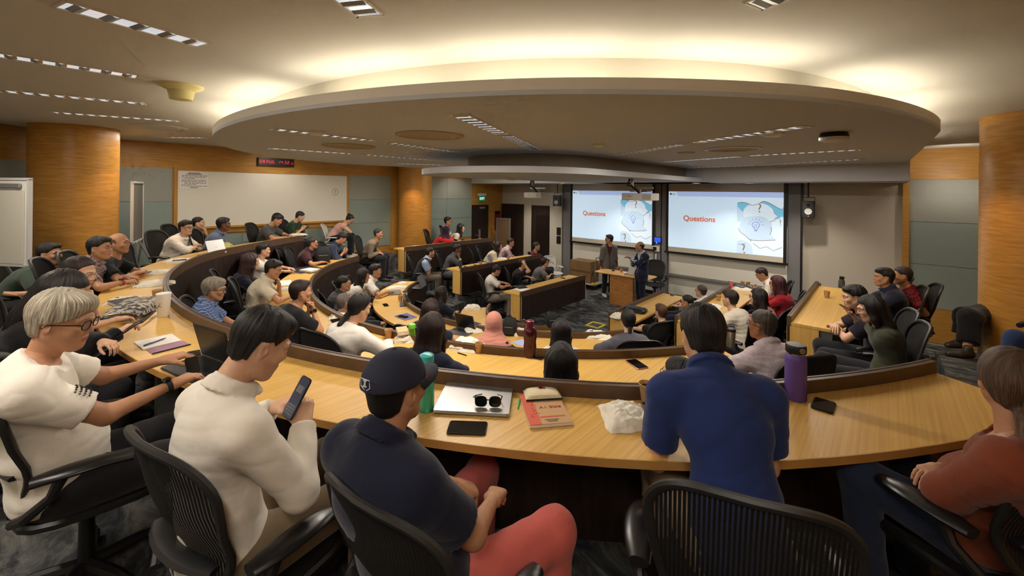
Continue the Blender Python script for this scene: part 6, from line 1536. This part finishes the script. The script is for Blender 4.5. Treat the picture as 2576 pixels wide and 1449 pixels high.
# clock
M = wallframe(-3.11,-VW+.0,3.645,'left'); r = thing('digital_clock','black digital wall clock with red date and time digits','clock'); r.matrix_world = M
MB().box((0,0,.04),(.80,.19,.08)).build('clock_case',BLACKP,r,smooth=False); RED = mat('red_led',(255,40,60),.4,emis=(255,40,66),es=1.6)
SEG = {'0':'abcdef','1':'bc','2':'abged','3':'abgcd','4':'fgbc','5':'afgcd','8':'abcdefg','A':'abcefg','U':'bcdef','G':'acdef'}
def seven(mb, ch, x, y, s):
    q = {'a':((0,1),(1,0)),'g':((0,0),(1,0)),'d':((0,-1),(1,0)),'f':((-.5,.5),(0,1)),'b':((.5,.5),(0,1)),'e':((-.5,-.5),(0,1)),'c':((.5,-.5),(0,1))}
    for c_ in SEG[ch]:
        (a_, b_), (hx, vy) = q[c_]; mb.box((x+a_*s*.9,y+b_*s*.8,.0815),((s*.62 if hx else s*.14),(s*.14 if hx else s*.62),.002))
for nm, st, x, s in (('date','08',-.35,.040),('month','AUG',-.205,.040),('hour','14',.045,.042),('minute','32',.195,.042),('second','15',.325,.026)):
    m = MB()
    for k, ch in enumerate(st): seven(m, ch, x+k*s*1.65, -.0 if s > .03 else -.02, s)
    m.build('digit_'+nm, RED, r, smooth=False)
# exit sign
M = wallframe(3.86,-VW+.03,2.72,'left'); r = thing('exit_sign','green EXIT sign box above the dark side door','sign'); r.matrix_world = M
MB().box((0,.13,.06),(.34,.10,.12)).build('housing',WHITEP,r,smooth=False); MB().box((0,-.02,.06),(.30,.22,.03)).build('lit_panel',mat('exit_green',(20,110,70),.5,emis=(16,104,64),es=.55),r,smooth=False)
text('lettering','EXIT',.125,mat('exit_white',(220,255,235),.5,emis=(220,255,235),es=1.2),r,(0,-.02,.077),(0,0,0),.001,bold=.002)
# speakers on drop poles
def speaker(p, yaw, label):
    r = thing('loudspeaker', label, 'loudspeaker', p, yaw)                     # front faces local -y
    MB().rbox((0,0,0),(.24,.22,.36),.02).build('cabinet',BLACKP,r)
    f = MB(); f.lathe([(.066,0),(.069,.006),(.055,.004),(.024,-.004),(.001,-.002)],n=24); c_ = f.build('woofer',mat('pale_cone',(168,166,160),.6),r,loc=(0,-.112,-.05),rot=(PI/2,0,0)); MB().lathe([(.020,0),(.020,.004)],n=16).build('dust_cap',mat('cap_grey',(170,168,164),.5),c_)
    MB().lathe([(.03,0),(.03,.004)],n=16).build('tweeter',BLACKG,r,loc=(0,-.111,.09),rot=(PI/2,0,0))
    t = MB(); top = ZS-p[2]; t.tube([(-.12,.0,.1),(-.12,0,.26),(.12,0,.26),(.12,0,.1)],.009,6); t.tube([(0,0,.26),(0,0,top)],.016,8); t.build('ceiling_bracket',BLACKP,r)
    MB().lathe([(.006,0),(.006,.002)],n=8).build('led',emit('white_led',(240,240,255),2),r,loc=(0,-.111,-.155),rot=(PI/2,0,0)); return r
speaker(UUp(1402,505,4.55), ROOM_ROT-PI/2+.25, 'black loudspeaker hanging left of the left screen'); speaker(UUp(2033,526,4.6), ROOM_ROT-PI/2+.12, 'black loudspeaker hanging right of the right screen')
# projectors
def projector(p, yaw, label):
    r = thing('projector', label, 'projector', p, yaw); 
    MB().rbox((0,0,0),(.56,.40,.13),.03).build('housing',WHITEP,r); MB().box((.19,-.201,.0),(.16,.004,.09)).build('vent',mat('vent_grey',(190,190,186),.6),r,smooth=False); MB().lathe([(.05,0),(.05,.03)],n=20).build('lens',BLACKG,r,loc=(-.12,.2,0),rot=(-PI/2,0,0)); MB().box((-.12,-.201,.01),(.06,.003,.012)).build('name_badge',STEEL,r,smooth=False)
    t = MB(); H = ZS-p[2]; t.tube([(.0,0,.07),(0,0,.13)],.03,8); t.tube([(-.16,-.1,.10),(.16,.1,.10)],.014,6); t.tube([(-.16,.1,.10),(.16,-.1,.10)],.014,6); t.box((0,0,.16),(.46,.06,.03)); t.tube([(-.16,0,.16),(-.16,0,H)],.03,8); t.build('ceiling_mount',STEEL,r)
    c_ = MB(); c_.tube([(-.2,-.02,H),(-.24,-.03,H*.6),(-.16,-.05,.2),(-.05,-.05,.12),(0,-.05,.06)],.018,8); c_.build('cable',BLACKP,r); return r
projector(UY(1611,495,7.6), ROOM_ROT-PI/2+.05, 'white ceiling projector hanging before the left screen'); projector(UY(1354,491,9.6), ROOM_ROT-PI/2-.05, 'white ceiling projector hanging before the louvred door')
# ---------------- ceiling fittings
LOUV = mat('louvre_mirror',(206,208,212),.22,metal=.85,emis=(226,230,236),es=.75); LRIM = mat('light_rim',(222,214,196),.6)
def troffer(a, b, z, label, w=.15, n=None):
    p, q = UZ(*a, z), UZ(*b, z); d = q-p; L = np.linalg.norm(d); mid = (p+q)/2; r = thing('ceiling_light', label, 'ceiling light', (mid[0],mid[1],z), math.atan2(d[1],d[0]), 'recessed louvre lights')
    f = MB()
    for s in (-1,1): f.box((0,s*w/2,-.004),(L,.014,.008)); f.box((s*L/2,0,-.004),(.014,w+.014,.008))
    f.build('frame',LRIM,r,smooth=False); MB().box((0,0,-.0015),(L-.01,w-.01,.002)).build('reflector',LOUV,r,smooth=False); n = n or max(3,int(L/.11)); m = MB()
    for k in range(n):
        x = -L/2+L*(k+.5)/n; m.add([(x-.03,-w/2+.01,-.003),(x,-w/2+.01,-.012),(x,w/2-.01,-.012),(x-.03,w/2-.01,-.003),(x+.03,-w/2+.01,-.003),(x+.03,w/2-.01,-.003)],[(0,1,2,3),(1,4,5,2)])
    m.build('louvre',mat('louvre_blade',(188,192,198),.3,metal=.8),r,smooth=False,fixn=False); return r
for (a_, b_, z, lab) in (((150,8),(512,112),ZC,'long louvre light nearest on the ceiling, upper left'),((-80,125),(345,192),ZC,'second louvre light from the front on the upper left ceiling'),((-60,222),(362,260),ZC,'third louvre light, left ceiling beside the detector cone'),((135,282),(448,304),ZC,'narrow louvre light above the big wooden column'),((418,345),(516,346),ZC,'short louvre light half hidden by the oval cloud edge'),
    ((848,-25),(932,38),ZC,'louvre light cut by the top frame edge, left of middle'),((1990,-22),(1895,14),ZC,'louvre light cut by the top frame edge, right of middle'),
    ((1152,287),(1262,336),ZD,'wide louvre light in middle of the oval cloud, near half'),((1272,339),(1352,377),ZD,'wide louvre light in middle of oval cloud, far half'),
    ((682,323),(935,353),ZD,'upper left louvre strip under the oval cloud, near piece'),((975,358),(1147,382),ZD,'upper left louvre strip under the oval cloud, far piece'),((673,372),(882,386),ZD,'lower left louvre strip under the cloud, near piece'),((913,388),(1083,402),ZD,'lower left louvre strip under the cloud, far piece'),((1000,411),(1118,415),ZD,'shortest louvre strip above the round wooden column'),
    ((2030,316),(1748,358),ZD,'thick louvre strip on right of the cloud, near piece'),((1722,362),(1556,390),ZD,'thick louvre strip on right of the cloud, far piece'),((2166,376),(1886,391),ZD,'second right louvre strip, outer piece'),((1862,393),(1652,408),ZD,'second right louvre strip, inner piece'),((2170,400),(1930,413),ZD,'third right louvre strip, outer piece'),((1905,415),(1732,422),ZD,'third right louvre strip, inner piece'),((2172,417),(1982,424),ZD,'last right louvre strip, outer piece'),((1945,427),(1796,434),ZD,'last right louvre strip, inner piece')):
    troffer(a_, b_, z, lab)
def disc(px, py, z, r, label, name, cat, prof, m, m2=None, prof2=None):
    p = UZ(px, py, z); o = thing(name, label, cat, p); MB().lathe([(a_*r,-h) for a_, h in prof], n=32).build('housing', m, o)
    if prof2: MB().lathe([(a_*r,-h) for a_, h in prof2], n=32).build('centre', m2, o)
    return o
RINGW = mat('diffuser_ring',(206,204,196),.5); DIFF = mat('diffuser_tan',(186,174,152),.8)
for (px, py, r, lab) in ((1843,374,.34,'large round air diffuser with bright ring, right of cloud'),(1082,340,.36,'round air diffuser left of the middle louvre light'),(878,367,.34,'round air diffuser between left louvre strips'),(1956,418,.3,'round air diffuser between far right strips')):
    disc(px,py,ZD,r,lab,'air_vent','air vent',[(1,0),(1,.012),(.86,.018),(.84,.004)],RINGW if px > 1800 else DIFF,DIFF,[(.83,.002),(.6,.012),(.58,.004),(.34,.014),(.30,.006),(.0,.012)])
disc(402,320,ZC,.36,'round air diffuser on ceiling beside wooden column','air_vent','air vent',[(1,0),(1,.012),(.86,.02),(.84,.004)],RINGW,RINGW,[(.83,.002),(.6,.014),(.58,.004),(.0,.012)])
disc(456,215,ZC,.17,'yellowed cone shaped smoke detector on the left ceiling','smoke_detector','smoke detector',[(1,0),(.96,.02),(.6,.05),(.5,.13),(.1,.14)],mat('aged_plastic',(214,200,140),.6))
disc(2098,334,ZD,.115,'white octagonal wireless unit with dark edge under cloud','wireless_unit','wireless unit',[(.9,0),(1,.03),(1,.045)],BLACKP,WHITEP,[(1.02,.045),(1.0,.07),(.7,.085),(.0,.09)])
disc(1287,447,ZS,.11,'small smoke detector under the lowered ceiling tongue','smoke_detector','smoke detector',[(1,0),(1,.03),(.7,.05),(.0,.055)],WHITEP)
for (px, py, r, lab) in ((1506,362,.07,'small white detector dome in middle of the cloud'),(1944,333,.10,'white sensor dome beside the thick right strip'),(797,330,.08,'small white detector beside upper left strip')):
    disc(px,py,ZD,r,lab,'motion_detector','detector',[(1,0),(1,.02),(.6,.04),(.0,.045)],WHITEP)
disc(1726,384,ZD,.12,'round beige ceiling cap left of ringed diffuser','ceiling_disc','ceiling disc',[(1,0),(1,.008),(.0,.01)],DIFF)
GLOW = mat('downlight_glow',(255,244,224),.5,emis=(255,240,214),es=9)
for (px, py, lab) in ((1415,461,'lit downlight left of the left screen'),(1752,460,'small lit downlight between the screens'),(1884,459,'bright lit downlight over the right screen')):
    p = UZ(px,py,ZS); o = thing('downlight', lab, 'downlight', p); MB().lathe([(.10,0),(.10,-.012),(.085,-.014),(.08,-.002)],n=24).build('rim',WHITEP,o); MB().lathe([(.08,-.004),(.0,-.006)],n=24).build('lamp',GLOW,o)
# ---------------- front of the room
LECTW = ramp_mat('lectern_wood',[(.3,(160,104,52)),(.5,(180,122,66)),(.7,(196,138,80))],(3,3,20),nscale=1.5,rough=.45)
LT = ramp_mat('lectern_top',[(.3,(206,156,92)),(.6,(222,176,112))],(2,16,2),rot=ROOM_ROT+PI/2,nscale=1.5,rough=.4)
lc = np.array([3.05,11.12,0]); la = math.atan2(VV[1],VV[0]); r = thing('lectern','light oak lectern table with boxed pedestal on the pit floor','lectern',lc,la)
MB().rbox((0,0,.80),(1.55,.56,.035),.05).build('worktop',LT,r); MB().prism([(-.32,-.24),(.34,-.24),(.34,.22),(-.32,.22)],.0,.78).build('pedestal',LECTW,r,smooth=False); MB().box((.42,-.28,.62),(.03,.012,.30)).build('hinged_flap',STEEL,r,smooth=False)
def onl(x, y, z=.818): q = lc+np.array([x*math.cos(la)-y*math.sin(la), x*math.sin(la)+y*math.cos(la), z]); return q
laptop(onl(.28,.02), la-PI/2+.2, 'open silver laptop on the lectern, lid to the audience', open_=105)
o = cup(0,0,1,'kraft paper cup standing on the lectern',z=0); o.location = tuple(onl(-.16,.1))
o = phone(0,0,1,'black phone lying on the lectern left of cup',z=0); o.location = tuple(onl(-.42,.12))
MB_ = MB().prism([(-.09,-.05),(.09,-.05),(.02,.05)],0,.05); o = MB_.build('name_card',PAPER,None,False,onl(.05,-.1),(0,0,.6)); tag(o,'small white folded card on the lectern beside laptop','card')
# carton on trolley
tr = UY(1474,690,13.1); tr[2] = 0; r = thing('hand_trolley','flat trolley with chrome push handle and yellow corner','trolley',tr,math.atan2(VV[1],VV[0])); 
MB().rbox((0,0,.16),(.95,.6,.04),.03).build('platform',mat('trolley_grey',(176,172,160),.5),r); MB().tube([(.45,-.24,.18),(.47,-.24,.9),(.47,-.18,.97),(.47,.18,.97),(.47,.24,.9),(.45,.24,.18)],.018,8).build('push_handle',CHROME,r); MB().rbox((.42,-.27,.19),(.10,.08,.06),.02).build('corner_guard',mat('yellow_guard',(220,180,40),.5),r)
for sx in (-.36,.36):
    for sy in (-.22,.22): MB().lathe([(.055,-.02),(.065,-.015),(.065,.015),(.055,.02)],n=16).build('wheel',BLACKP,r,loc=(sx,sy,.068),rot=(PI/2,0,0))
cbx = thing('carton','large brown cardboard carton on the flat trolley','carton',tr+np.array([0,0,.181]),la); MB().box((-.06,0,.32),(.74,.5,.64)).build('carton_body',mat('cardboard',(132,100,62),.85,noise=(6,.12)),cbx,smooth=False); m = MB(); m.box((-.06,-.12,.645),(.74,.25,.012)); m.box((-.06,.12,.645),(.74,.25,.012)); m.build('flap',mat('cardboard',(132,100,62),.85),cbx,smooth=False); MB().box((-.06,-.2505,.34),(.74,.002,.06)).build('tape',mat('brown_tape',(112,80,46),.4),cbx,smooth=False)
# corkboard easel, fire point, switches
p = UUp(1266,580,4.35); p[2] = 0; r = thing('pinboard_stand','tall rolling pinboard in aluminium frame by the dark door','pinboard',p,la+.15)
MB().box((0,0,1.3),(.55,.03,1.3)).build('cork_panel',mat('cork',(110,84,58),.9,noise=(40,.15)),r,smooth=False); m = MB()
for s in (-1,1): m.box((s*.29,0,1.0),(.04,.045,2.0)); m.box((s*.29,0,.04),(.05,.5,.04))
m.box((0,0,1.97),(.58,.045,.04)); m.box((0,0,.64),(.58,.045,.04)); m.build('frame',STEEL,r,smooth=False)
M = wallframe(4.78,-VW+.0,1.85,'left'); r = thing('fire_point_sign','red fire point sign on veneer beside the side door','sign'); r.matrix_world = M; MB().box((0,0,.01),(.30,.75,.02)).build('sign_plate',mat('fire_red',(140,36,36),.5),r,smooth=False); MB().box((0,.30,.021),(.26,.10,.002)).build('black_header',BLACKP,r,smooth=False); MB().box((.02,-.1,.021),(.12,.2,.002)).build('pictogram',mat('pale_red',(200,130,120),.6),r,smooth=False)
for i, z in enumerate((1.62,1.32)):
    M = wallframe(UF,-3.62,z,'front'); o = MB().rbox((0,0,.11),(.16,.26,.03),.01).build('wall_plate',BLACKP,None); o.matrix_world = M; tag(o,('upper','lower')[i]+' dark control plate beside the louvred door','control plate')
# flipcharts at the left
def flip(p, yaw, label, edge=False):
    r = thing('flipchart_stand', label, 'flipchart', p, yaw); H = 1.85
    MB().box((0,0,1.35),(.74,.02,1.02)).build('board',WHITEP if not edge else mat('grey_back',(110,106,98),.7),r,smooth=False)
    if not edge: MB().box((0,-.02,1.30),(.66,.012,.88)).build('paper_pad',mat('pad_paper',(206,202,188),.85),r,smooth=False); MB().rbox((0,-.035,1.80),(.60,.03,.05),.01).build('clamp',STEEL,r)
    m = MB()
    for s in (-1,1): m.box((s*.385,0,1.35),(.03,.04,1.06)); 
    m.box((0,0,1.88),(.8,.04,.03)); m.box((0,0,.84),(.8,.05,.03)); m.build('frame',mat('pale_frame',(200,198,194),.4),r,smooth=False)
    for s in (-1,1): MB().tube([(s*.3,.02,.85),(s*.42,-.1,.0)],.016,8).build('leg',STEEL,r)
    MB().tube([(0,.02,.85),(0,.4,.0)],.016,8).build('leg',STEEL,r); return r
p = UY(8,560,5.05); p[2] = 1.2; flip(p, math.radians(-8), 'white paper flipchart at the left picture edge')
p = UY(345,560,7.4); p[2] = 1.2; flip(p, math.radians(-58), 'flipchart board seen edge-on beside the big column', True)
# yellow marking on the pit carpet
ctr, a_, w_, d_ = quad([(1491,810),(1519,816),(1507,827),(1476,818)], .0); r = MB()
for s in (-1,1): r.box((0,s*d_/2,.003),(w_+.05,.05,.004)); r.box((s*w_/2,0,.003),(.05,d_+.0,.004))
o = r.build('floor_marking',mat('yellow_tape',(226,196,40),.6),None,False,(ctr[0],ctr[1],0.0),(0,0,a_)); tag(o,'yellow taped frame on the pit carpet','floor marking')
# denim knee of someone just outside the frame: jacket over a chair
p = UY(2556,850,3.3); p[2] = 1.2
# ---------------- details worn by people
R = PEOPLE['p51']; hl = .0045; V, F = hair_mesh('cap', hl); NV = mat('cap_navy',(32,36,56),.85,bump=(200,.1)); c_ = link('baseball_cap', np_mesh('cap', V, F, [NV]), R['root']); c_.matrix_local = R['HM'] @ Matrix.Scale(1.055, 4)
br = MB(); n = 14; top = []; 
for j in range(5):
    for i in range(n+1):
        t = -1+2*i/n; q = j/4; x = .075*math.sqrt(max(0,1-t*t))*(1-q)+q*(.075*math.sqrt(max(0,1-t*t))+.085*math.sqrt(max(0.02,1-.85*t*t))); br.v.append((x+.012, t*(.086-.01*q), .036-.022*t*t*q*1.2-.012*q))
for j in range(4):
    for i in range(n): br.f.append((j*(n+1)+i,j*(n+1)+i+1,(j+1)*(n+1)+i+1,(j+1)*(n+1)+i)); br.m.append(0)
b_ = br.build('brim', mat('cap_brim',(44,50,66),.85), c_, fixn=False); s_ = b_.modifiers.new('thick','SOLIDIFY'); s_.thickness = .004
MB().lathe([(.007,0),(.006,.004),(.0,.005)],n=12).build('button',NV,c_,loc=(-.018,0,.132)); SILK = mat('badge_white',(206,206,210),.6)
bd = MB(); bd.tube([(-.133,-.02,.072),(-.133,.02,.072),(-.131,.02,.048),(-.129,0,.036),(-.131,-.02,.048)],.0016,5,closed=True); bd.box((-.1335,0,.06),(.002,.006,.020)); bd.box((-.1335,0,.069),(.002,.016,.004)); bd.box((-.1335,0,.051),(.002,.016,.004)); bd.build('badge',SILK,c_)
text('lettering','ILLINOIS',.014,mat('cap_red',(170,60,66),.7),c_,(.052,-.0835,.044),(PI/2,0,.62),.0006)
def watch(key, i, m=None, strap=(20,20,22), t=.93):
    R = PEOPLE[key]; E_, W_ = R['El'][i], R['Wr'][i]; p = E_+(W_-E_)*t; x = (W_-E_)/np.linalg.norm(W_-E_); up = np.array([0,0,1.]); y = np.cross(up,x); y /= np.linalg.norm(y); z = np.cross(x,y)
    Mx = Matrix(((x[0],y[0],z[0],p[0]),(x[1],y[1],z[1],p[1]),(x[2],y[2],z[2],p[2]),(0,0,0,1))); b = MB(); sm_ = mat('strap_%d_%d_%d' % strap, strap, .5)
    b.sweep([[(s*.010,.031*math.cos(a),.031*math.sin(a)) for s in (-1,1)]+[(s*.010,.034*math.cos(a),.034*math.sin(a)) for s in (1,-1)] for a in np.linspace(0,2*PI,20)],caps=False); o = b.build('watch',sm_,R['root']); o.matrix_local = Mx; MB().rbox((0,0,.036),(.034,.034,.009),.008).build('watch_case',BLACKG,o); return o
watch('p1',1); watch('p18',1); watch('p5',1,strap=(150,30,34)); watch('p45',1,strap=(70,70,72))
# printed lettering on clothes
def chest_print(key, m, w, h, dz=.0, txt=None):
    R = PEOPLE[key]; p = R['Pc']+R['R2']@np.array([.142,0,.03+dz]); x, y, z = R['R2'][:,0], np.array([0,1.,0]), R['R2'][:,2]
    Mx = Matrix(((y[0],z[0],x[0],p[0]),(y[1],z[1],x[1],p[1]),(y[2],z[2],x[2],p[2]),(0,0,0,1)))
    b = MB(); n = 4
    for k in range(n): b.rbox((-w/2+w*(k+.5)/n,0,-.006*abs(k-1.5)),(w/n*.8,h,.012),.006)
    o = b.build('chest_print',m,R['root']); o.matrix_local = Mx
chest_print('p10',mat('print_white',(226,226,222),.8),.15,.035); chest_print('p11',mat('print_yellow',(206,176,40),.8),.15,.06,-.02)
R = PEOPLE['p1']; S_, E_ = R['Sh'][1], R['El'][1]; b = MB()
for k in range(4):
    pts = []; d = (E_-S_)/np.linalg.norm(E_-S_); sd = np.cross(d,[0,0,1.]); sd /= np.linalg.norm(sd); n_ = np.cross(sd,d)
    ang = -.25; 
    for t in np.linspace(-1,1,26):
        a_ = PI*.5+ang+t*.42; rad = .078+.001*math.sin(t*40+k); c_ = S_+(E_-S_)*(.42+.06*k)+d*(.005*math.sin(t*31+k*2))
        pts.append(tuple(c_+sd*rad*math.cos(a_)*1.0+n_*rad*math.sin(a_)))
    b.tube(pts,.0014,4)
b.build('sleeve_script',INK,R['root'])
# ------------------------------------------------------------------ lights
def area(name, loc, sx, sy, power, col, rot=(0,0,0)):
    l = bpy.data.lights.new(name, 'AREA'); l.shape = 'RECTANGLE'; l.size = sx; l.size_y = sy; l.energy = power; l.color = lin(col)
    o = link(name, l, None, loc, rot); return o
def spot(name, loc, tgt, power, col, ang=60, blend=.6, r=.04):
    l = bpy.data.lights.new(name, 'SPOT'); l.energy = power; l.color = lin(col); l.spot_size = math.radians(ang); l.spot_blend = blend; l.shadow_soft_size = r
    d = v3(tgt)-v3(loc); o = link(name, l, None, loc, d.to_track_quat('-Z','Y').to_euler()); return o
WARM = (255,243,228)
for (u, v, p) in ((-4.3,1.6,30),(-3.4,-2.4,26),(-1.6,3.3,26),(-1.4,-3.2,26),(1.6,3.4,24),(1.8,-3.4,24),(.2,0.2,0)):
    if p: area('fluorescent_glow', R2W(u, v, ZD-.03), 1.8, .14, p*2.4, WARM, (0,0,ROOM_ROT+PI/2))
for (u, v, p) in ((-7.4,-1.5,22),(-7.7,2.2,24),(-7.2,5.3,16),(-5.6,-4.6,14)):
    area('fluorescent_glow', R2W(u, v, ZC-.03), 1.6, .14, p*2.3, WARM, (0,0,ROOM_ROT+PI/2))
for (u, v) in ((3.9,-1.0),(3.9,1.9),(3.9,3.4),(3.9,-4.6)):
    spot('downlight_and_fill_spot', R2W(u, v, ZS-.03), R2W(u+.3, v, 0), 110, WARM, 110, .8)
spot('downlight_and_fill_spot', R2W(-.1,-5.0,ZC-.4), R2W(.45,-5.75,1.0), 60, (255,214,160), 70)
spot('downlight_and_fill_spot', R2W(-.3,5.1,ZC-.35), R2W(.5,6.0,1.0), 70, (255,214,160), 75)
spot('downlight_and_fill_spot', R2W(-5.6,-3.95,ZC-.05), R2W(-6.3,-4.5,1.0), 45, (255,214,160), 75)
spot('downlight_and_fill_spot', R2W(4.2,5.75,ZC-.02), R2W(4.75,5.75,1.5), 55, WARM, 100, .8)  # fill spot added to brighten the right alcove panel, no known fitting
spot('downlight_and_fill_spot', R2W(2.4,-5.6,ZC-.02), R2W(2.6,-6.3,1.5), 45, WARM, 100, .8)  # added fill for the fabric panels of the left wall
spot('downlight_and_fill_spot', R2W(-3.2,-5.5,ZC-.02), R2W(-3.2,-6.4,2.2), 40, WARM, 130, .9)  # added fill over the whiteboard stretch of the left wall
spot('downlight_and_fill_spot', R2W(3.9,5.7,ZS+.2), R2W(5.06,5.8,3.7), 30, WARM, 120, .9)  # upward spot added to lift the veneer band above the alcove panel
w = bpy.data.worlds.new('room_world'); scene.world = w; w.use_nodes = True
w.node_tree.nodes['Background'].inputs[0].default_value = (.9,.85,.78,1); w.node_tree.nodes['Background'].inputs[1].default_value = .02
# ------------------------------------------------------------------ camera
cd = bpy.data.cameras.new('camera'); cam = link('camera', cd, None, (0,0,CAMZ))
cam.matrix_world = Matrix.Translation((0,0,CAMZ)) @ Matrix.Rotation(PI/2,4,'X') @ Matrix.Rotation(ROLL,4,'Z')
cd.sensor_width = 36; cd.sensor_fit = 'HORIZONTAL'; cd.lens = FPX/2576*36; cd.shift_x = 0; cd.shift_y = -(724.5-HY)/2576; cd.clip_start = .05; cd.clip_end = 100
scene.camera = cam
scene.view_settings.view_transform = 'Standard'; scene.view_settings.look = 'None'; scene.view_settings.exposure = -0.12
cy = scene.cycles
cy.use_denoising = True
try: cy.denoiser = 'OPENIMAGEDENOISE'
except Exception: pass
cy.use_adaptive_sampling = True; cy.adaptive_threshold = .14; cy.adaptive_min_samples = 10
cy.max_bounces = 5; cy.diffuse_bounces = 3; cy.glossy_bounces = 2; cy.transmission_bounces = 4; cy.transparent_max_bounces = 8
cy.caustics_reflective = False; cy.caustics_refractive = False; cy.sample_clamp_indirect = 6
